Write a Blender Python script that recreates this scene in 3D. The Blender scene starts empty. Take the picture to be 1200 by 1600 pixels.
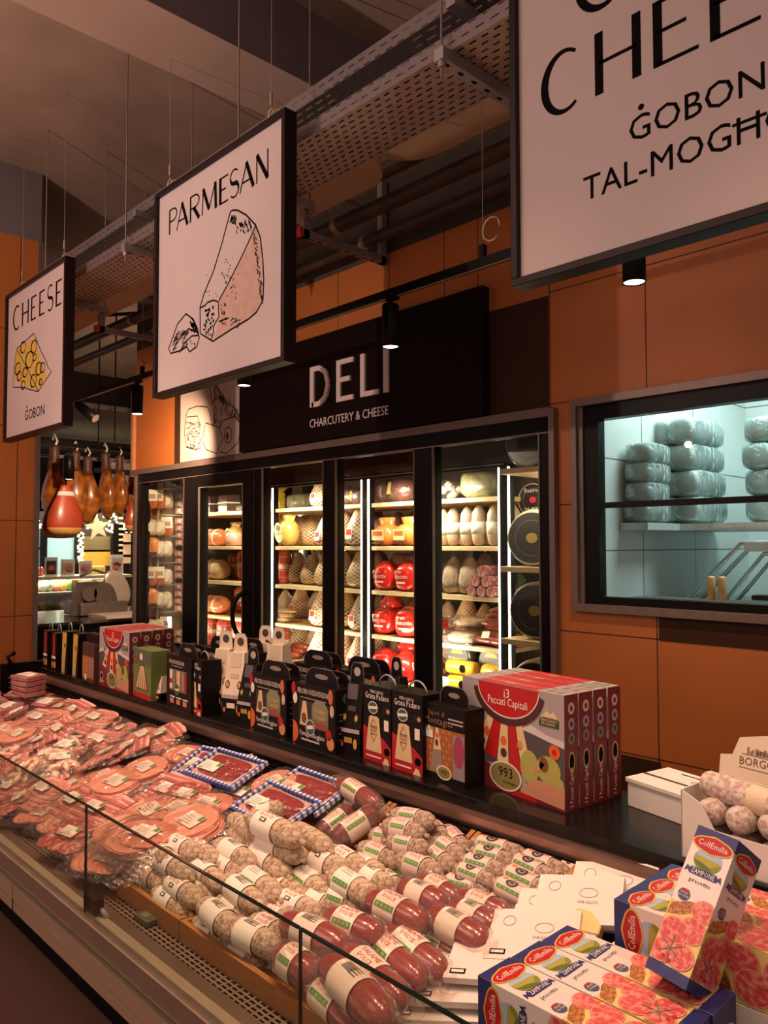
import bpy, math, random
from mathutils import Vector as V, Matrix as M
rnd = random.Random(7)
sc = bpy.context.scene
col = sc.collection
# ------------------------------------------------------------------ camera
EYE, FPX = 1.58, 1220.0
_yw, _pt, _rl = [math.radians(a) for a in (43.7, 2.4, -0.1)]
_F = V((-math.cos(_yw)*math.cos(_pt), math.sin(_yw)*math.cos(_pt), math.sin(_pt)))
_R0 = V((math.sin(_yw), math.cos(_yw), 0)); _U0 = _R0.cross(_F)
_R = _R0*math.cos(_rl)+_U0*math.sin(_rl); _U = -_R0*math.sin(_rl)+_U0*math.cos(_rl)
cd = bpy.data.cameras.new('camera'); cam = bpy.data.objects.new('camera', cd); col.objects.link(cam)
mw = M((_R, _U, -_F)).transposed().to_4x4(); mw.translation = (0, 0, EYE); cam.matrix_world = mw
cd.sensor_fit = 'VERTICAL'; cd.sensor_height = 24; cd.lens = 24*FPX/1600; cd.clip_start = .02
sc.camera = cam
def P(px, py, x=None, y=None, z=None):
    """world point where the sight line of a photo pixel meets a plane of the shop"""
    d = _R*((px-600)/FPX)-_U*((py-800)/FPX)+_F
    t = x/d.x if x is not None else y/d.y if y is not None else (z-EYE)/d.z
    return d*t+V((0, 0, EYE))
# ------------------------------------------------------------------ light and exposure
sc.view_settings.view_transform = 'Standard'; sc.view_settings.look = 'None'
sc.view_settings.gamma = 1; sc.view_settings.use_curve_mapping = False
sc.view_settings.exposure = 0.1
w = bpy.data.worlds.new('shop_ambient'); sc.world = w; w.use_nodes = True
w.node_tree.nodes['Background'].inputs[0].default_value = (1, .68, .57, 1)
w.node_tree.nodes['Background'].inputs[1].default_value = .44
sc.cycles.max_bounces = 8; sc.cycles.transparent_max_bounces = 24
sc.cycles.caustics_reflective = False; sc.cycles.caustics_refractive = False
sc.cycles.sample_clamp_indirect = 3
def light(name, kind, loc, power, color, size=.1, target=None, cone=100, blend=.6, size_y=None, parent=None):
    l = bpy.data.lights.new(name, kind); l.energy = power; l.color = color
    o = bpy.data.objects.new(name, l); col.objects.link(o); o.location = loc
    if kind == 'SPOT':
        l.spot_size = math.radians(cone); l.spot_blend = blend; l.shadow_soft_size = size
    elif kind == 'AREA':
        l.size = size
        if size_y: l.shape = 'RECTANGLE'; l.size_y = size_y
    else: l.shadow_soft_size = size
    if target is not None:
        o.rotation_euler = (V(target)-V(loc)).to_track_quat('-Z', 'Y').to_euler()
    if parent: o.parent = parent
    return o
WARM = (1, .62, .43)
for i, x in enumerate((-4.3, -3.3, -2.3, -1.4, -.5)):
    light('case_spot', 'SPOT', (x, .95, 3.55), 140, WARM, .12, (x, 1.2, .7), 68, .85)
light('shop_ceiling_light', 'AREA', (-3.0, -1.6, 4.0), 44, (1, .64, .5), 2.5, (-3, 1.2, 1.2), size_y=1.5)
light('ceiling_fill', 'SPOT', (-3.6, -1.3, 2.6), 210, (1, .72, .6), .03, (-4.4, 2.2, 4.3), 118, .9)  # added unseen fill lamp, aimed up to brighten the ceiling
light('aisle_light', 'AREA', (-8.6, 4.6, 3.1), 75, (1, .8, .62), 1.6, (-9.2, 4.3, 0))
light('far_shop_light', 'AREA', (-11.2, 5.2, 2.75), 95, (1, .86, .68), 1.2, (-11.9, 5.2, .8))
light('cold_room_light', 'AREA', (-1.2, 4.0, 2.95), 50, (.84, 1, .985), 1.2, (-1.2, 4.2, 0), size_y=.8)
# ------------------------------------------------------------------ materials
def s2l(c): return c/12.92 if c <= .04045 else ((c+.055)/1.055)**2.4
def hexc(h): h = h.lstrip('#'); return tuple(s2l(int(h[i:i+2], 16)/255) for i in (0, 2, 4))+(1,)
_mc = {}
def mk(name, c, rough=.5, metal=0, var=.1, scale=25, bump=0, bscale=90, c2=None, lo=.4, hi=.6, emit=0, coat=0, stretch=None, detail=4, spec=None):
    if name in _mc: return _mc[name]
    m = bpy.data.materials.new(name); m.use_nodes = True; nt = m.node_tree; n = nt.nodes; L = nt.links
    b = n['Principled BSDF']; b.inputs['Roughness'].default_value = rough; b.inputs['Metallic'].default_value = metal
    if spec is not None: b.inputs['Specular IOR Level'].default_value = spec
    if coat: b.inputs['Coat Weight'].default_value = coat; b.inputs['Coat Roughness'].default_value = .12
    a = hexc(c); m.diffuse_color = a
    tc = n.new('ShaderNodeTexCoord'); src = tc.outputs['Object']
    if stretch:
        mp = n.new('ShaderNodeMapping'); mp.inputs['Scale'].default_value = stretch; L.new(src, mp.inputs[0]); src = mp.outputs[0]
    if var or c2:
        no = n.new('ShaderNodeTexNoise'); no.inputs['Scale'].default_value = scale; no.inputs['Detail'].default_value = detail
        L.new(src, no.inputs['Vector'])
        r = n.new('ShaderNodeValToRGB'); L.new(no.outputs['Fac'], r.inputs[0])
        r.color_ramp.elements[0].position = lo if c2 else .3; r.color_ramp.elements[1].position = hi if c2 else .7
        r.color_ramp.elements[0].color = a if c2 else tuple(v*(1-var) for v in a[:3])+(1,)
        r.color_ramp.elements[1].color = hexc(c2) if c2 else tuple(min(1, v*(1+var)) for v in a[:3])+(1,)
        L.new(r.outputs[0], b.inputs['Base Color'])
        if emit: L.new(r.outputs[0], b.inputs['Emission Color'])
    else:
        b.inputs['Base Color'].default_value = a
        if emit: b.inputs['Emission Color'].default_value = a
    if emit: b.inputs['Emission Strength'].default_value = emit
    if bump:
        nb = n.new('ShaderNodeTexNoise'); nb.inputs['Scale'].default_value = bscale; L.new(src, nb.inputs['Vector'])
        bp = n.new('ShaderNodeBump'); bp.inputs['Strength'].default_value = bump; bp.inputs['Distance'].default_value = .004
        L.new(nb.outputs['Fac'], bp.inputs['Height']); L.new(bp.outputs[0], b.inputs['Normal'])
    _mc[name] = m
    return m
def ink(c, rough=.45):                                             # printed colour
    return mk('print_'+c.strip('#'), c, rough, var=.03, scale=60)
def glow(name, c, s): return mk(name, c, .4, var=0, emit=s)
def clear(name, tint, refl=.12, rough=.03, bump=0, bscale=30, milk=0, milkc='#ffffff', streak=False):
    if name in _mc: return _mc[name]
    m = bpy.data.materials.new(name); m.use_nodes = True; nt = m.node_tree; n = nt.nodes; L = nt.links
    n.remove(n['Principled BSDF']); out = n['Material Output']
    tr = n.new('ShaderNodeBsdfTransparent'); tr.inputs[0].default_value = hexc(tint)
    gl = n.new('ShaderNodeBsdfGlossy'); gl.inputs['Roughness'].default_value = rough
    fr = n.new('ShaderNodeLayerWeight'); fr.inputs[0].default_value = .5
    pw_ = n.new('ShaderNodeMath'); pw_.operation = 'POWER'; pw_.inputs[1].default_value = 4; L.new(fr.outputs['Facing'], pw_.inputs[0])
    mx = n.new('ShaderNodeMixShader'); ma = n.new('ShaderNodeMath'); ma.operation = 'MULTIPLY_ADD'
    L.new(pw_.outputs[0], ma.inputs[0]); ma.inputs[1].default_value = .45; ma.inputs[2].default_value = refl
    ma.use_clamp = True
    L.new(ma.outputs[0], mx.inputs[0]); L.new(tr.outputs[0], mx.inputs[1]); L.new(gl.outputs[0], mx.inputs[2])
    last = mx
    if milk:
        df = n.new('ShaderNodeBsdfDiffuse'); df.inputs[0].default_value = hexc(milkc)
        m2 = n.new('ShaderNodeMixShader'); m2.inputs[0].default_value = milk
        if streak:
            tc = n.new('ShaderNodeTexCoord'); mp = n.new('ShaderNodeMapping'); mp.inputs['Scale'].default_value = (9, 44, 9); mp.inputs['Rotation'].default_value = (.5, 0, .3)
            ns = n.new('ShaderNodeTexNoise'); ns.inputs['Scale'].default_value = 1; ns.inputs['Distortion'].default_value = .8
            cr = n.new('ShaderNodeValToRGB'); cr.color_ramp.elements[0].position = .52; cr.color_ramp.elements[1].position = .66
            cr.color_ramp.elements[0].color = (.14, .14, .14, 1); cr.color_ramp.elements[1].color = (.55, .55, .55, 1)
            L.new(tc.outputs['Object'], mp.inputs[0]); L.new(mp.outputs[0], ns.inputs['Vector']); L.new(ns.outputs['Fac'], cr.inputs[0]); L.new(cr.outputs[0], m2.inputs[0])
        L.new(mx.outputs[0], m2.inputs[1]); L.new(df.outputs[0], m2.inputs[2]); last = m2
    if bump:
        tc = n.new('ShaderNodeTexCoord'); nb = n.new('ShaderNodeTexNoise'); nb.inputs['Scale'].default_value = bscale
        nb.inputs['Distortion'].default_value = 1.2
        L.new(tc.outputs['Object'], nb.inputs['Vector'])
        bp = n.new('ShaderNodeBump'); bp.inputs['Strength'].default_value = bump; bp.inputs['Distance'].default_value = .02
        L.new(nb.outputs['Fac'], bp.inputs['Height']); L.new(bp.outputs[0], gl.inputs['Normal'])
    L.new(last.outputs[0], out.inputs[0]); _mc[name] = m
    return m
def perf(name, c, bw, rh, mort, offset=.5, swap='XY', holec=None, metal=.6, rough=.45):
    """sheet with punched slots: the slots really let the light through"""
    if name in _mc: return _mc[name]
    m = mk(name, c, rough, metal, var=.08); nt = m.node_tree; n = nt.nodes; L = nt.links; b = n['Principled BSDF']
    tc = n.new('ShaderNodeTexCoord'); sp = n.new('ShaderNodeSeparateXYZ'); cb = n.new('ShaderNodeCombineXYZ')
    L.new(tc.outputs['Object'], sp.inputs[0]); L.new(sp.outputs[swap[0]], cb.inputs[0]); L.new(sp.outputs[swap[1]], cb.inputs[1])
    br = n.new('ShaderNodeTexBrick'); br.offset = offset; br.inputs['Scale'].default_value = 1
    br.inputs['Brick Width'].default_value = bw; br.inputs['Row Height'].default_value = rh
    br.inputs['Mortar Size'].default_value = mort; br.inputs['Mortar Smooth'].default_value = 0
    L.new(cb.outputs[0], br.inputs['Vector'])
    L.new(br.outputs['Fac'], b.inputs['Alpha'])
    return m
def gingham(name, c, n_):
    if name in _mc: return _mc[name]
    m = mk(name, c, .5, var=0); nt = m.node_tree; n = nt.nodes; L = nt.links; b = n['Principled BSDF']
    tc = n.new('ShaderNodeTexCoord'); sp = n.new('ShaderNodeSeparateXYZ'); L.new(tc.outputs['Object'], sp.inputs[0])
    outs = []
    for ax in 'XY':
        mu = n.new('ShaderNodeMath'); mu.operation = 'MULTIPLY'; mu.inputs[1].default_value = n_; L.new(sp.outputs[ax], mu.inputs[0])
        fr = n.new('ShaderNodeMath'); fr.operation = 'FRACT'; L.new(mu.outputs[0], fr.inputs[0])
        lt = n.new('ShaderNodeMath'); lt.operation = 'LESS_THAN'; lt.inputs[1].default_value = .5; L.new(fr.outputs[0], lt.inputs[0])
        outs.append(lt)
    ad = n.new('ShaderNodeMath'); ad.operation = 'ADD'; L.new(outs[0].outputs[0], ad.inputs[0]); L.new(outs[1].outputs[0], ad.inputs[1])
    hf = n.new('ShaderNodeMath'); hf.operation = 'MULTIPLY'; hf.inputs[1].default_value = .5; L.new(ad.outputs[0], hf.inputs[0])
    r = n.new('ShaderNodeValToRGB'); L.new(hf.outputs[0], r.inputs[0])
    r.color_ramp.elements[0].color = hexc('#e6e6ea'); r.color_ramp.elements[1].color = hexc(c)
    e = r.color_ramp.elements.new(.5); e.color = hexc('#5d6fae')
    L.new(r.outputs[0], b.inputs['Base Color'])
    return m
def netmat(name, base, net, scale=55, base2=None):
    """net stocking: two families of diagonal cords over the meat"""
    if name in _mc: return _mc[name]
    m = mk(name, base, .5, var=.25, scale=14, c2=base2, coat=.3); nt = m.node_tree; n = nt.nodes; L = nt.links; b = n['Principled BSDF']
    src = b.inputs['Base Color'].links[0].from_socket
    tc = n.new('ShaderNodeTexCoord'); sp = n.new('ShaderNodeSeparateXYZ'); L.new(tc.outputs['Object'], sp.inputs[0])
    at = n.new('ShaderNodeMath'); at.operation = 'ARCTAN2'; L.new(sp.outputs['X'], at.inputs[0]); L.new(sp.outputs['Y'], at.inputs[1])
    sc1 = n.new('ShaderNodeMath'); sc1.operation = 'MULTIPLY'; sc1.inputs[1].default_value = 2.2; L.new(at.outputs[0], sc1.inputs[0])
    sc2 = n.new('ShaderNodeMath'); sc2.operation = 'MULTIPLY'; sc2.inputs[1].default_value = scale; L.new(sp.outputs['Z'], sc2.inputs[0])
    lts = []
    for op in ('ADD', 'SUBTRACT'):
        a = n.new('ShaderNodeMath'); a.operation = op; L.new(sc1.outputs[0], a.inputs[0]); L.new(sc2.outputs[0], a.inputs[1])
        fr = n.new('ShaderNodeMath'); fr.operation = 'FRACT'; L.new(a.outputs[0], fr.inputs[0])
        lt = n.new('ShaderNodeMath'); lt.operation = 'LESS_THAN'; lt.inputs[1].default_value = .2; L.new(fr.outputs[0], lt.inputs[0]); lts.append(lt)
    mxm = n.new('ShaderNodeMath'); mxm.operation = 'MAXIMUM'; L.new(lts[0].outputs[0], mxm.inputs[0]); L.new(lts[1].outputs[0], mxm.inputs[1])
    mx = n.new('ShaderNodeMix'); mx.data_type = 'RGBA'; L.new(mxm.outputs[0], mx.inputs[0]); L.new(src, mx.inputs[6]); mx.inputs[7].default_value = hexc(net)
    L.new(mx.outputs[2], b.inputs['Base Color'])
    return m
BLACK = mk('black_lacquer', '#120e0e', .35, var=.15, spec=.12)
BLACKM = mk('black_metal', '#0e0b0b', .4, .0, var=.1, spec=.15)
DARK = mk('dark_brown_panel', '#3c2519', .6, var=.06, scale=5, spec=.15)
ORANGE = mk('ochre_wall_panel', '#b4662c', .55, var=.07, scale=3, bump=.05, bscale=200)
ORANGE_D = mk('panel_joint', '#4a2a16', .7)
BULK = mk('dark_bulkhead_paint', '#4a4038', .75, var=.15, scale=4)
CEIL = mk('slab_concrete', '#a68e7d', .8, var=.14, scale=2.2, bump=.25, bscale=14)
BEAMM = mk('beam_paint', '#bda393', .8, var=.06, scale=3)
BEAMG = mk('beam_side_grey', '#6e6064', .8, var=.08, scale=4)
GALV = mk('galvanised_steel', '#a39a9a', .45, .65, var=.12, scale=12)
GREYP = mk('grey_tray_side', '#8a8080', .5, .5, var=.1)
STEEL = mk('brushed_steel', '#a8977f', .36, .4, var=.12, scale=8, stretch=(1, 30, 30))
STEELD = mk('dark_case_steel', '#6e5d4e', .4, .4, var=.2, scale=6)
BRONZE = mk('bronze_strip', '#a98578', .3, .8, var=.12, scale=8)
TRIMM = mk('mauve_metal_trim', '#77635b', .4, .3, var=.08)
GRANITE = mk('black_granite', '#12100e', .2, var=.3, scale=220, spec=.35)
RUBBER = mk('black_louvre', '#191310', .35, .2, var=.2)
CARPET = mk('brown_carpet', '#785247', .95, var=.28, scale=260, bump=.6, bscale=300)
WOOD = mk('tray_wood', '#a9713c', .5, var=.2, scale=10, stretch=(2, 30, 30), bump=.05)
PINE = mk('pale_shelf_wood', '#d9b98a', .5, var=.1, scale=8, stretch=(2, 20, 20))
WHITEP = mk('white_sign_panel', '#c2b0ae', .45, var=.02, scale=3)
INKK = mk('ink_black', '#0d0909', .7, var=.05, spec=.05)
SIGNBLK = mk('sign_board_black', '#1a0d0b', .5, var=.08, scale=6, spec=.08)
LETTER = mk('pale_letter', '#e3d0ca', .45, var=.03)
GLASS = clear('window_glass', '#f2f6f4', .012, .01)
GLASSF = clear('fridge_glass', '#eef2ee', .012, .01)
CASEGL = clear('case_glass', '#f4f6f2', .012, .01)
GLASSEDGE = mk('dark_glass_edge', '#12211c', .15, var=.1, coat=.5)
FILM = clear('clear_film', '#fbf6f2', .06, .16, bump=.6, bscale=34, milk=.03, milkc='#e8d8d0')
FILMC = clear('cold_room_film', '#dff0ee', .08, .2, bump=1.0, bscale=22, milk=.3, milkc='#d6ecea', streak=True)
LED = glow('white_led_strip', '#fff1d6', 9)
LENS = glow('lamp_lens', '#fff0e2', 7)
PAPER = mk('white_paper_label', '#ebe0d0', .6, var=.03, scale=40)
CARD = mk('white_carton', '#ded6cc', .6, var=.03, scale=10)
KRAFT = mk('cream_carton', '#dfcdb4', .6, var=.04, scale=10)
# ------------------------------------------------------------------ mesh building
def frame(o, u, v):
    u = V(u).normalized(); v = V(v).normalized(); w_ = u.cross(v)
    m = M((u, v, w_)).transposed().to_4x4(); m.translation = V(o); return m
FY = lambda y, x0=0, z0=0: frame((x0, y, z0), (1, 0, 0), (0, 0, 1))     # a face looking towards -Y
FX = lambda x, y0=0, z0=0: frame((x, y0, z0), (0, 1, 0), (0, 0, 1))     # a face looking towards +X
FZ = lambda z, x0=0, y0=0: frame((x0, y0, z), (1, 0, 0), (0, 1, 0))     # a face looking up
_tx = {}
def glyphs(s, res=2):
    if (s, res) in _tx: return _tx[(s, res)]
    c = bpy.data.curves.new('t', 'FONT'); c.body = s; c.size = 1; c.resolution_u = res
    o = bpy.data.objects.new('t', c); me = bpy.data.meshes.new_from_object(o)
    vs = [tuple(v.co[:2]) for v in me.vertices]; fs = [tuple(p.vertices) for p in me.polygons]
    bpy.data.objects.remove(o); bpy.data.curves.remove(c); bpy.data.meshes.remove(me)
    _tx[(s, res)] = (vs, fs); return vs, fs
_hv = glyphs('H')[0]; CAP = max(v[1] for v in _hv)-min(v[1] for v in _hv)
class MB:
    def __init__(s): s.v = []; s.f = []; s.mi = []; s.sm = []; s.mats = []
    def mid(s, m):
        if m not in s.mats: s.mats.append(m)
        return s.mats.index(m)
    def add(s, vs, fs, m, smooth=False):
        b = len(s.v); s.v += [tuple(v) for v in vs]; k = s.mid(m)
        for f in fs: s.f.append(tuple(i+b for i in f)); s.mi.append(k); s.sm.append(smooth)
    def bx(s, x0, x1, y0, y1, z0, z1, m, T=None):
        vs = [V((x, y, z)) for z in (z0, z1) for y in (y0, y1) for x in (x0, x1)]
        if T is not None: vs = [T @ v for v in vs]
        s.add(vs, [(0, 2, 3, 1), (4, 5, 7, 6), (0, 1, 5, 4), (2, 6, 7, 3), (0, 4, 6, 2), (1, 3, 7, 5)], m)
    def cyl(s, a, b, r, m, n=12, r2=None, smooth=True):
        a = V(a); b = V(b); r2 = r if r2 is None else r2; d = (b-a).normalized()
        t = d.orthogonal().normalized(); q = d.cross(t); vs = []
        for c, rr in ((a, r), (b, r2)):
            for i in range(n):
                g = 2*math.pi*i/n; vs.append(c+t*(rr*math.cos(g))+q*(rr*math.sin(g)))
        s.add(vs, [(i, (i+1) % n, n+(i+1) % n, n+i) for i in range(n)], m, smooth)
        s.add(vs[:n], [tuple(range(n-1, -1, -1))], m); s.add(vs[n:], [tuple(range(n))], m)
    def tube(s, pts, r, m, n=8, closed=False):
        pts = [V(p) for p in pts]; k = len(pts); vs = []; prev = None
        for i, p in enumerate(pts):
            d = (pts[(i+1) % k]-pts[i-1]) if closed else (pts[min(i+1, k-1)]-pts[max(i-1, 0)])
            d.normalize()
            t = d.orthogonal() if prev is None else prev-d*prev.dot(d)
            if t.length < 1e-6: t = d.orthogonal()
            t.normalize(); prev = t; q = d.cross(t)
            for j in range(n):
                g = 2*math.pi*j/n; vs.append(p+t*(r*math.cos(g))+q*(r*math.sin(g)))
        fs = []
        for i in range(k if closed else k-1):
            a = i*n; b = ((i+1) % k)*n
            fs += [(a+j, a+(j+1) % n, b+(j+1) % n, b+j) for j in range(n)]
        if not closed: fs += [tuple(range(n-1, -1, -1)), tuple(range((k-1)*n, k*n))]
        s.add(vs, fs, m, True)
    def lathe(s, prof, m, n=20, T=None, sq=1.0, jig=0, rg=rnd, ax='Z'):
        """prof = [(radius, height)], closed at both ends; sq flattens the second radius"""
        vs = []; k = len(prof)
        for r, h in prof:
            for i in range(n):
                g = 2*math.pi*i/n; rr = r*(1+(rg.uniform(-jig, jig) if jig else 0))
                p = V((rr*math.cos(g), rr*sq*math.sin(g), h))
                if ax == 'X': p = V((p.z, p.x, p.y))
                vs.append(T @ p if T is not None else p)
        fs = [(a*n+i, a*n+(i+1) % n, (a+1)*n+(i+1) % n, (a+1)*n+i) for a in range(k-1) for i in range(n)]
        fs += [tuple(range(n-1, -1, -1)), tuple(range((k-1)*n, k*n))]
        s.add(vs, fs, m, True)
    def prism(s, pts, F, d0, d1, m):
        n = len(pts); vs = [F @ V((a, b, d)) for d in (d0, d1) for a, b in pts]
        s.add(vs, [tuple(range(n-1, -1, -1)), tuple(range(n, 2*n))]+[(i, (i+1) % n, n+(i+1) % n, n+i) for i in range(n)], m)
    def poly(s, pts, F, m, off=.0006):
        s.add([F @ V((a, b, off)) for a, b in pts], [tuple(range(len(pts)))], m)
    def rect(s, F, u0, v0, u1, v1, m, off=.0006): s.poly([(u0, v0), (u1, v0), (u1, v1), (u0, v1)], F, m, off)
    def ell(s, F, cu, cv, ru, rv, m, off=.0006, n=20, a0=0, a1=360, rot=0):
        full = a1-a0 >= 360; pts = []; cr, sr = math.cos(rot), math.sin(rot)
        for i in range(n if full else n+1):
            g = math.radians(a0+(a1-a0)*i/n); a, b = ru*math.cos(g), rv*math.sin(g)
            pts.append((cu+a*cr-b*sr, cv+a*sr+b*cr))
        s.poly(pts, F, m, off)
    def ring(s, F, cu, cv, ru, rv, wd, m, off=.0008, n=24, a0=0, a1=360):
        s.line(F, [(cu+ru*math.cos(math.radians(a0+(a1-a0)*i/n)), cv+rv*math.sin(math.radians(a0+(a1-a0)*i/n))) for i in range(n+1)], wd, m, off)
    def line(s, F, pts, wd, m, off=.0008):
        pts = [V((a, b)) for a, b in pts]; n = len(pts); vs = []
        ws = wd if isinstance(wd, (list, tuple)) else [wd]*n
        for i, p in enumerate(pts):
            d = pts[min(i+1, n-1)]-pts[max(i-1, 0)]
            if d.length < 1e-9: d = V((1, 0))
            d.normalize(); q = V((-d.y, d.x))*(ws[i]/2)
            vs += [F @ V((*(p+q), off)), F @ V((*(p-q), off))]
        s.add(vs, [(2*i, 2*i+1, 2*i+3, 2*i+2) for i in range(n-1)], m)
    def text(s, F, t, u, v, h, m, off=.0009, align='C', maxw=None, rot=0, ext=0, res=2, fn=None):
        """lettering with cap height h, baseline at v"""
        vs, fs = glyphs(t, res)
        if not vs: return
        k = h/CAP; x0 = min(a for a, b in vs); x1 = max(a for a, b in vs); kx = k
        if maxw and (x1-x0)*k > maxw: kx = maxw/(x1-x0)
        sh = {'C': -(x0+x1)/2, 'L': -x0, 'R': -x1}[align]; cr, sr = math.cos(rot), math.sin(rot); out = []
        for a, b in vs:
            a = (a+sh)*kx; b *= k
            q = (u+a*cr-b*sr, v+a*sr+b*cr)
            if fn: q = fn(*q)
            out.append(q)
        if ext:
            n = len(out); V2 = [F @ V((a, b, d)) for d in (off, off+ext) for a, b in out]
            ed = {}
            for f in fs:
                for i in range(len(f)):
                    e = (f[i], f[(i+1) % len(f)]); ed[e] = 1
            side = [(a, b, b+n, a+n) for a, b in ed if (b, a) not in ed]
            s.add(V2, [tuple(i+n for i in f) for f in fs]+side, m)
        else: s.add([F @ V((a, b, off)) for a, b in out], fs, m)
    def obj(s, name, parent=None, bevel=0, seg=2):
        me = bpy.data.meshes.new(name); me.from_pydata(s.v, [], s.f)
        for m in s.mats: me.materials.append(m)
        me.polygons.foreach_set('material_index', s.mi); me.polygons.foreach_set('use_smooth', s.sm); me.update()
        o = bpy.data.objects.new(name, me); col.objects.link(o)
        if parent is not None: o.parent = parent
        if bevel:
            b = o.modifiers.new('edge', 'BEVEL'); b.width = bevel; b.segments = seg; b.limit_method = 'ANGLE'
        return o
_labels = {}
def tag(o, label, cat, group=None):
    o['label'] = label; o['category'] = cat
    if group: o['group'] = group
    _labels.setdefault(label, []).append(o.name)
    return o
def thing(name, label, cat, loc=(0, 0, 0), rotz=0, group=None):
    o = bpy.data.objects.new(name, None); col.objects.link(o); o.empty_display_size = .05
    o.location = loc; o.rotation_euler = (0, 0, rotz)
    return tag(o, label, cat, group)
def struct(o): o['kind'] = 'structure'; return o
def dup(root, label, group=None, loc=None, rot=None, scale=None, mat=None):
    def cp(o, par):
        c = o.copy(); col.objects.link(c)
        if par is not None: c.parent = par
        for ch in kids.get(o, ()): cp(ch, c)
        return c
    kids = {}
    for o in root.children_recursive: kids.setdefault(o.parent, []).append(o)
    c = cp(root, None)
    tag(c, label, root['category'], group or root.get('group'))
    if mat is not None: c.matrix_world = mat
    else:
        if loc is not None: c.location = loc
        if rot is not None: c.rotation_euler = rot
        if scale is not None: c.scale = scale
    return c
class Kit:
    """first use places the prototype itself, later uses place copies"""
    def __init__(s, fn): s.fn = fn; s.o = None
    def put(s, label, group=None, loc=(0, 0, 0), rot=(0, 0, 0), scale=(1, 1, 1)):
        if s.o is None:
            s.o = s.fn(); o = s.o; tag(o, label, o['category'], group or o.get('group'))
            o.location = loc; o.rotation_euler = rot; o.scale = scale; return o
        return dup(s.o, label, group, loc, rot, scale)
ORD = ['first', 'second', 'third', 'fourth', 'fifth', 'sixth', 'seventh', 'eighth', 'ninth', 'tenth', 'eleventh', 'twelfth', 'thirteenth', 'fourteenth', 'fifteenth', 'sixteenth']
W = 3.2                                                            # the back wall's face
# ================================================================== SETTING
def box_obj(name, x0, x1, y0, y1, z0, z1, m, bevel=0):
    b = MB(); b.bx(x0, x1, y0, y1, z0, z1, m); return b.obj(name, bevel=bevel)
struct(box_obj('floor', -14, 2.5, -1.3, 8, -.1, 0, CARPET))
struct(box_obj('ceiling', -14, 2.5, -.6, 8, 4.28, 4.45, CEIL))
b = MB(); b.bx(-3.43, -3.035, -.6, 8, 3.9, 4.28, BEAMM)
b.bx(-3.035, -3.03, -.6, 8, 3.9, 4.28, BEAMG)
struct(b.obj('trim_1')); 
# back wall: openings for the fridge front and the cold room window
FX0, FX1, FZ1 = -6.48, -2.16, 2.2
WX0, WX1, WZ0, WZ1 = -2.045, .35, 1.27, 2.262
b = MB()
T_ = .12
def wall(x0, x1, z0, z1, m=ORANGE): b.bx(x0, x1, W, W+T_, z0, z1, m)
wall(-6.56, FX0, 0, 2.25); wall(FX1, WX0, 0, 2.262); wall(WX0, 1.2, 0, WZ0); wall(WX1, 1.2, WZ0, WZ1)
wall(-6.56, -2.16, 2.25, 3.32); wall(-2.16, 1.2, 2.262, 3.32)
wall(-6.56, 1.2, 3.32, 4.28, BULK)
wf = FY(W)
for x in (-4.95, -3.77, -3.30, -2.86, -2.62): b.rect(wf, x-.003, 2.8, x+.003, 3.32, ORANGE_D)
for x, z0, z1 in ((-2.172, 2.26, 3.32), (-1.67, 2.262, 2.95), (-1.64, 0, 1.27), (-.7, 0, 1.27), (-.7, 2.262, 2.95)): b.rect(wf, x-.003, z0, x+.003, z1, ORANGE_D)
for x0, x1, z in ((-2.16, 1.2, .655), (-2.172, 1.2, 2.815), (-2.16, -2.045, 1.77), (-2.16, -1.63, 1.17), (-2.2, -2.045, 2.262)): b.rect(wf, x0, z-.003, x1, z+.003, ORANGE_D)
b.rect(wf, -2.545, 2.25, -2.177, 2.8, DARK, .003); b.rect(wf, -5.86, 2.25, -5.72, 2.86, DARK, .003)
b.rect(wf, -1.66, 2.93, 1.2, 3.32, DARK, .003); b.rect(wf, -1.63, 1.165, 1.2, 1.265, DARK, .003); b.rect(wf, -2.16, .1, -1.63, .645, DARK, .003)
b.bx(-6.60, -6.56, W-.03, W+.16, 2.19, 2.95, mk('wall_end_strip', '#b07a50', .5))
b.bx(-6.6, -2.155, W-.035, W, 2.2, 2.245, TRIMM)
struct(b.obj('wall_back'))
# pillar on the left
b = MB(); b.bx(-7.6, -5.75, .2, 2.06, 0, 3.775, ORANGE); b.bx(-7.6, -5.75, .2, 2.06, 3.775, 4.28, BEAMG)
pf = FX(-5.75)
for y in (1.34, 1.92): b.rect(pf, y-.003, 0, y+.003, 3.775, ORANGE_D)
for z in (.42, 1.085, 1.755, 2.42, 3.1): b.rect(pf, .2, z-.003, 2.06, z+.003, ORANGE_D)
b.bx(-5.79, -5.74, 2.04, 2.075, 0, 3.775, TRIMM)
struct(b.obj('wall_left'))
# fridge room behind the glass
b = MB(); RB = mk('fridge_room_lining', '#6b5443', .6, var=.12, scale=3)
b.bx(-6.56, FX1, 4.5, 4.6, 0, 2.7, RB); b.bx(-6.6, -6.5, W+T_, 4.5, 0, 2.7, RB); b.bx(-2.14, -2.06, W+T_, 4.5, 0, 2.7, RB)
b.bx(-6.6, -2.06, W+T_, 4.6, 2.7, 2.75, RB); b.bx(-6.6, -2.06, W+T_, 4.6, .0, .12, mk('fridge_floor', '#2a211c', .5))
struct(b.obj('wall_1'))
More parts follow.
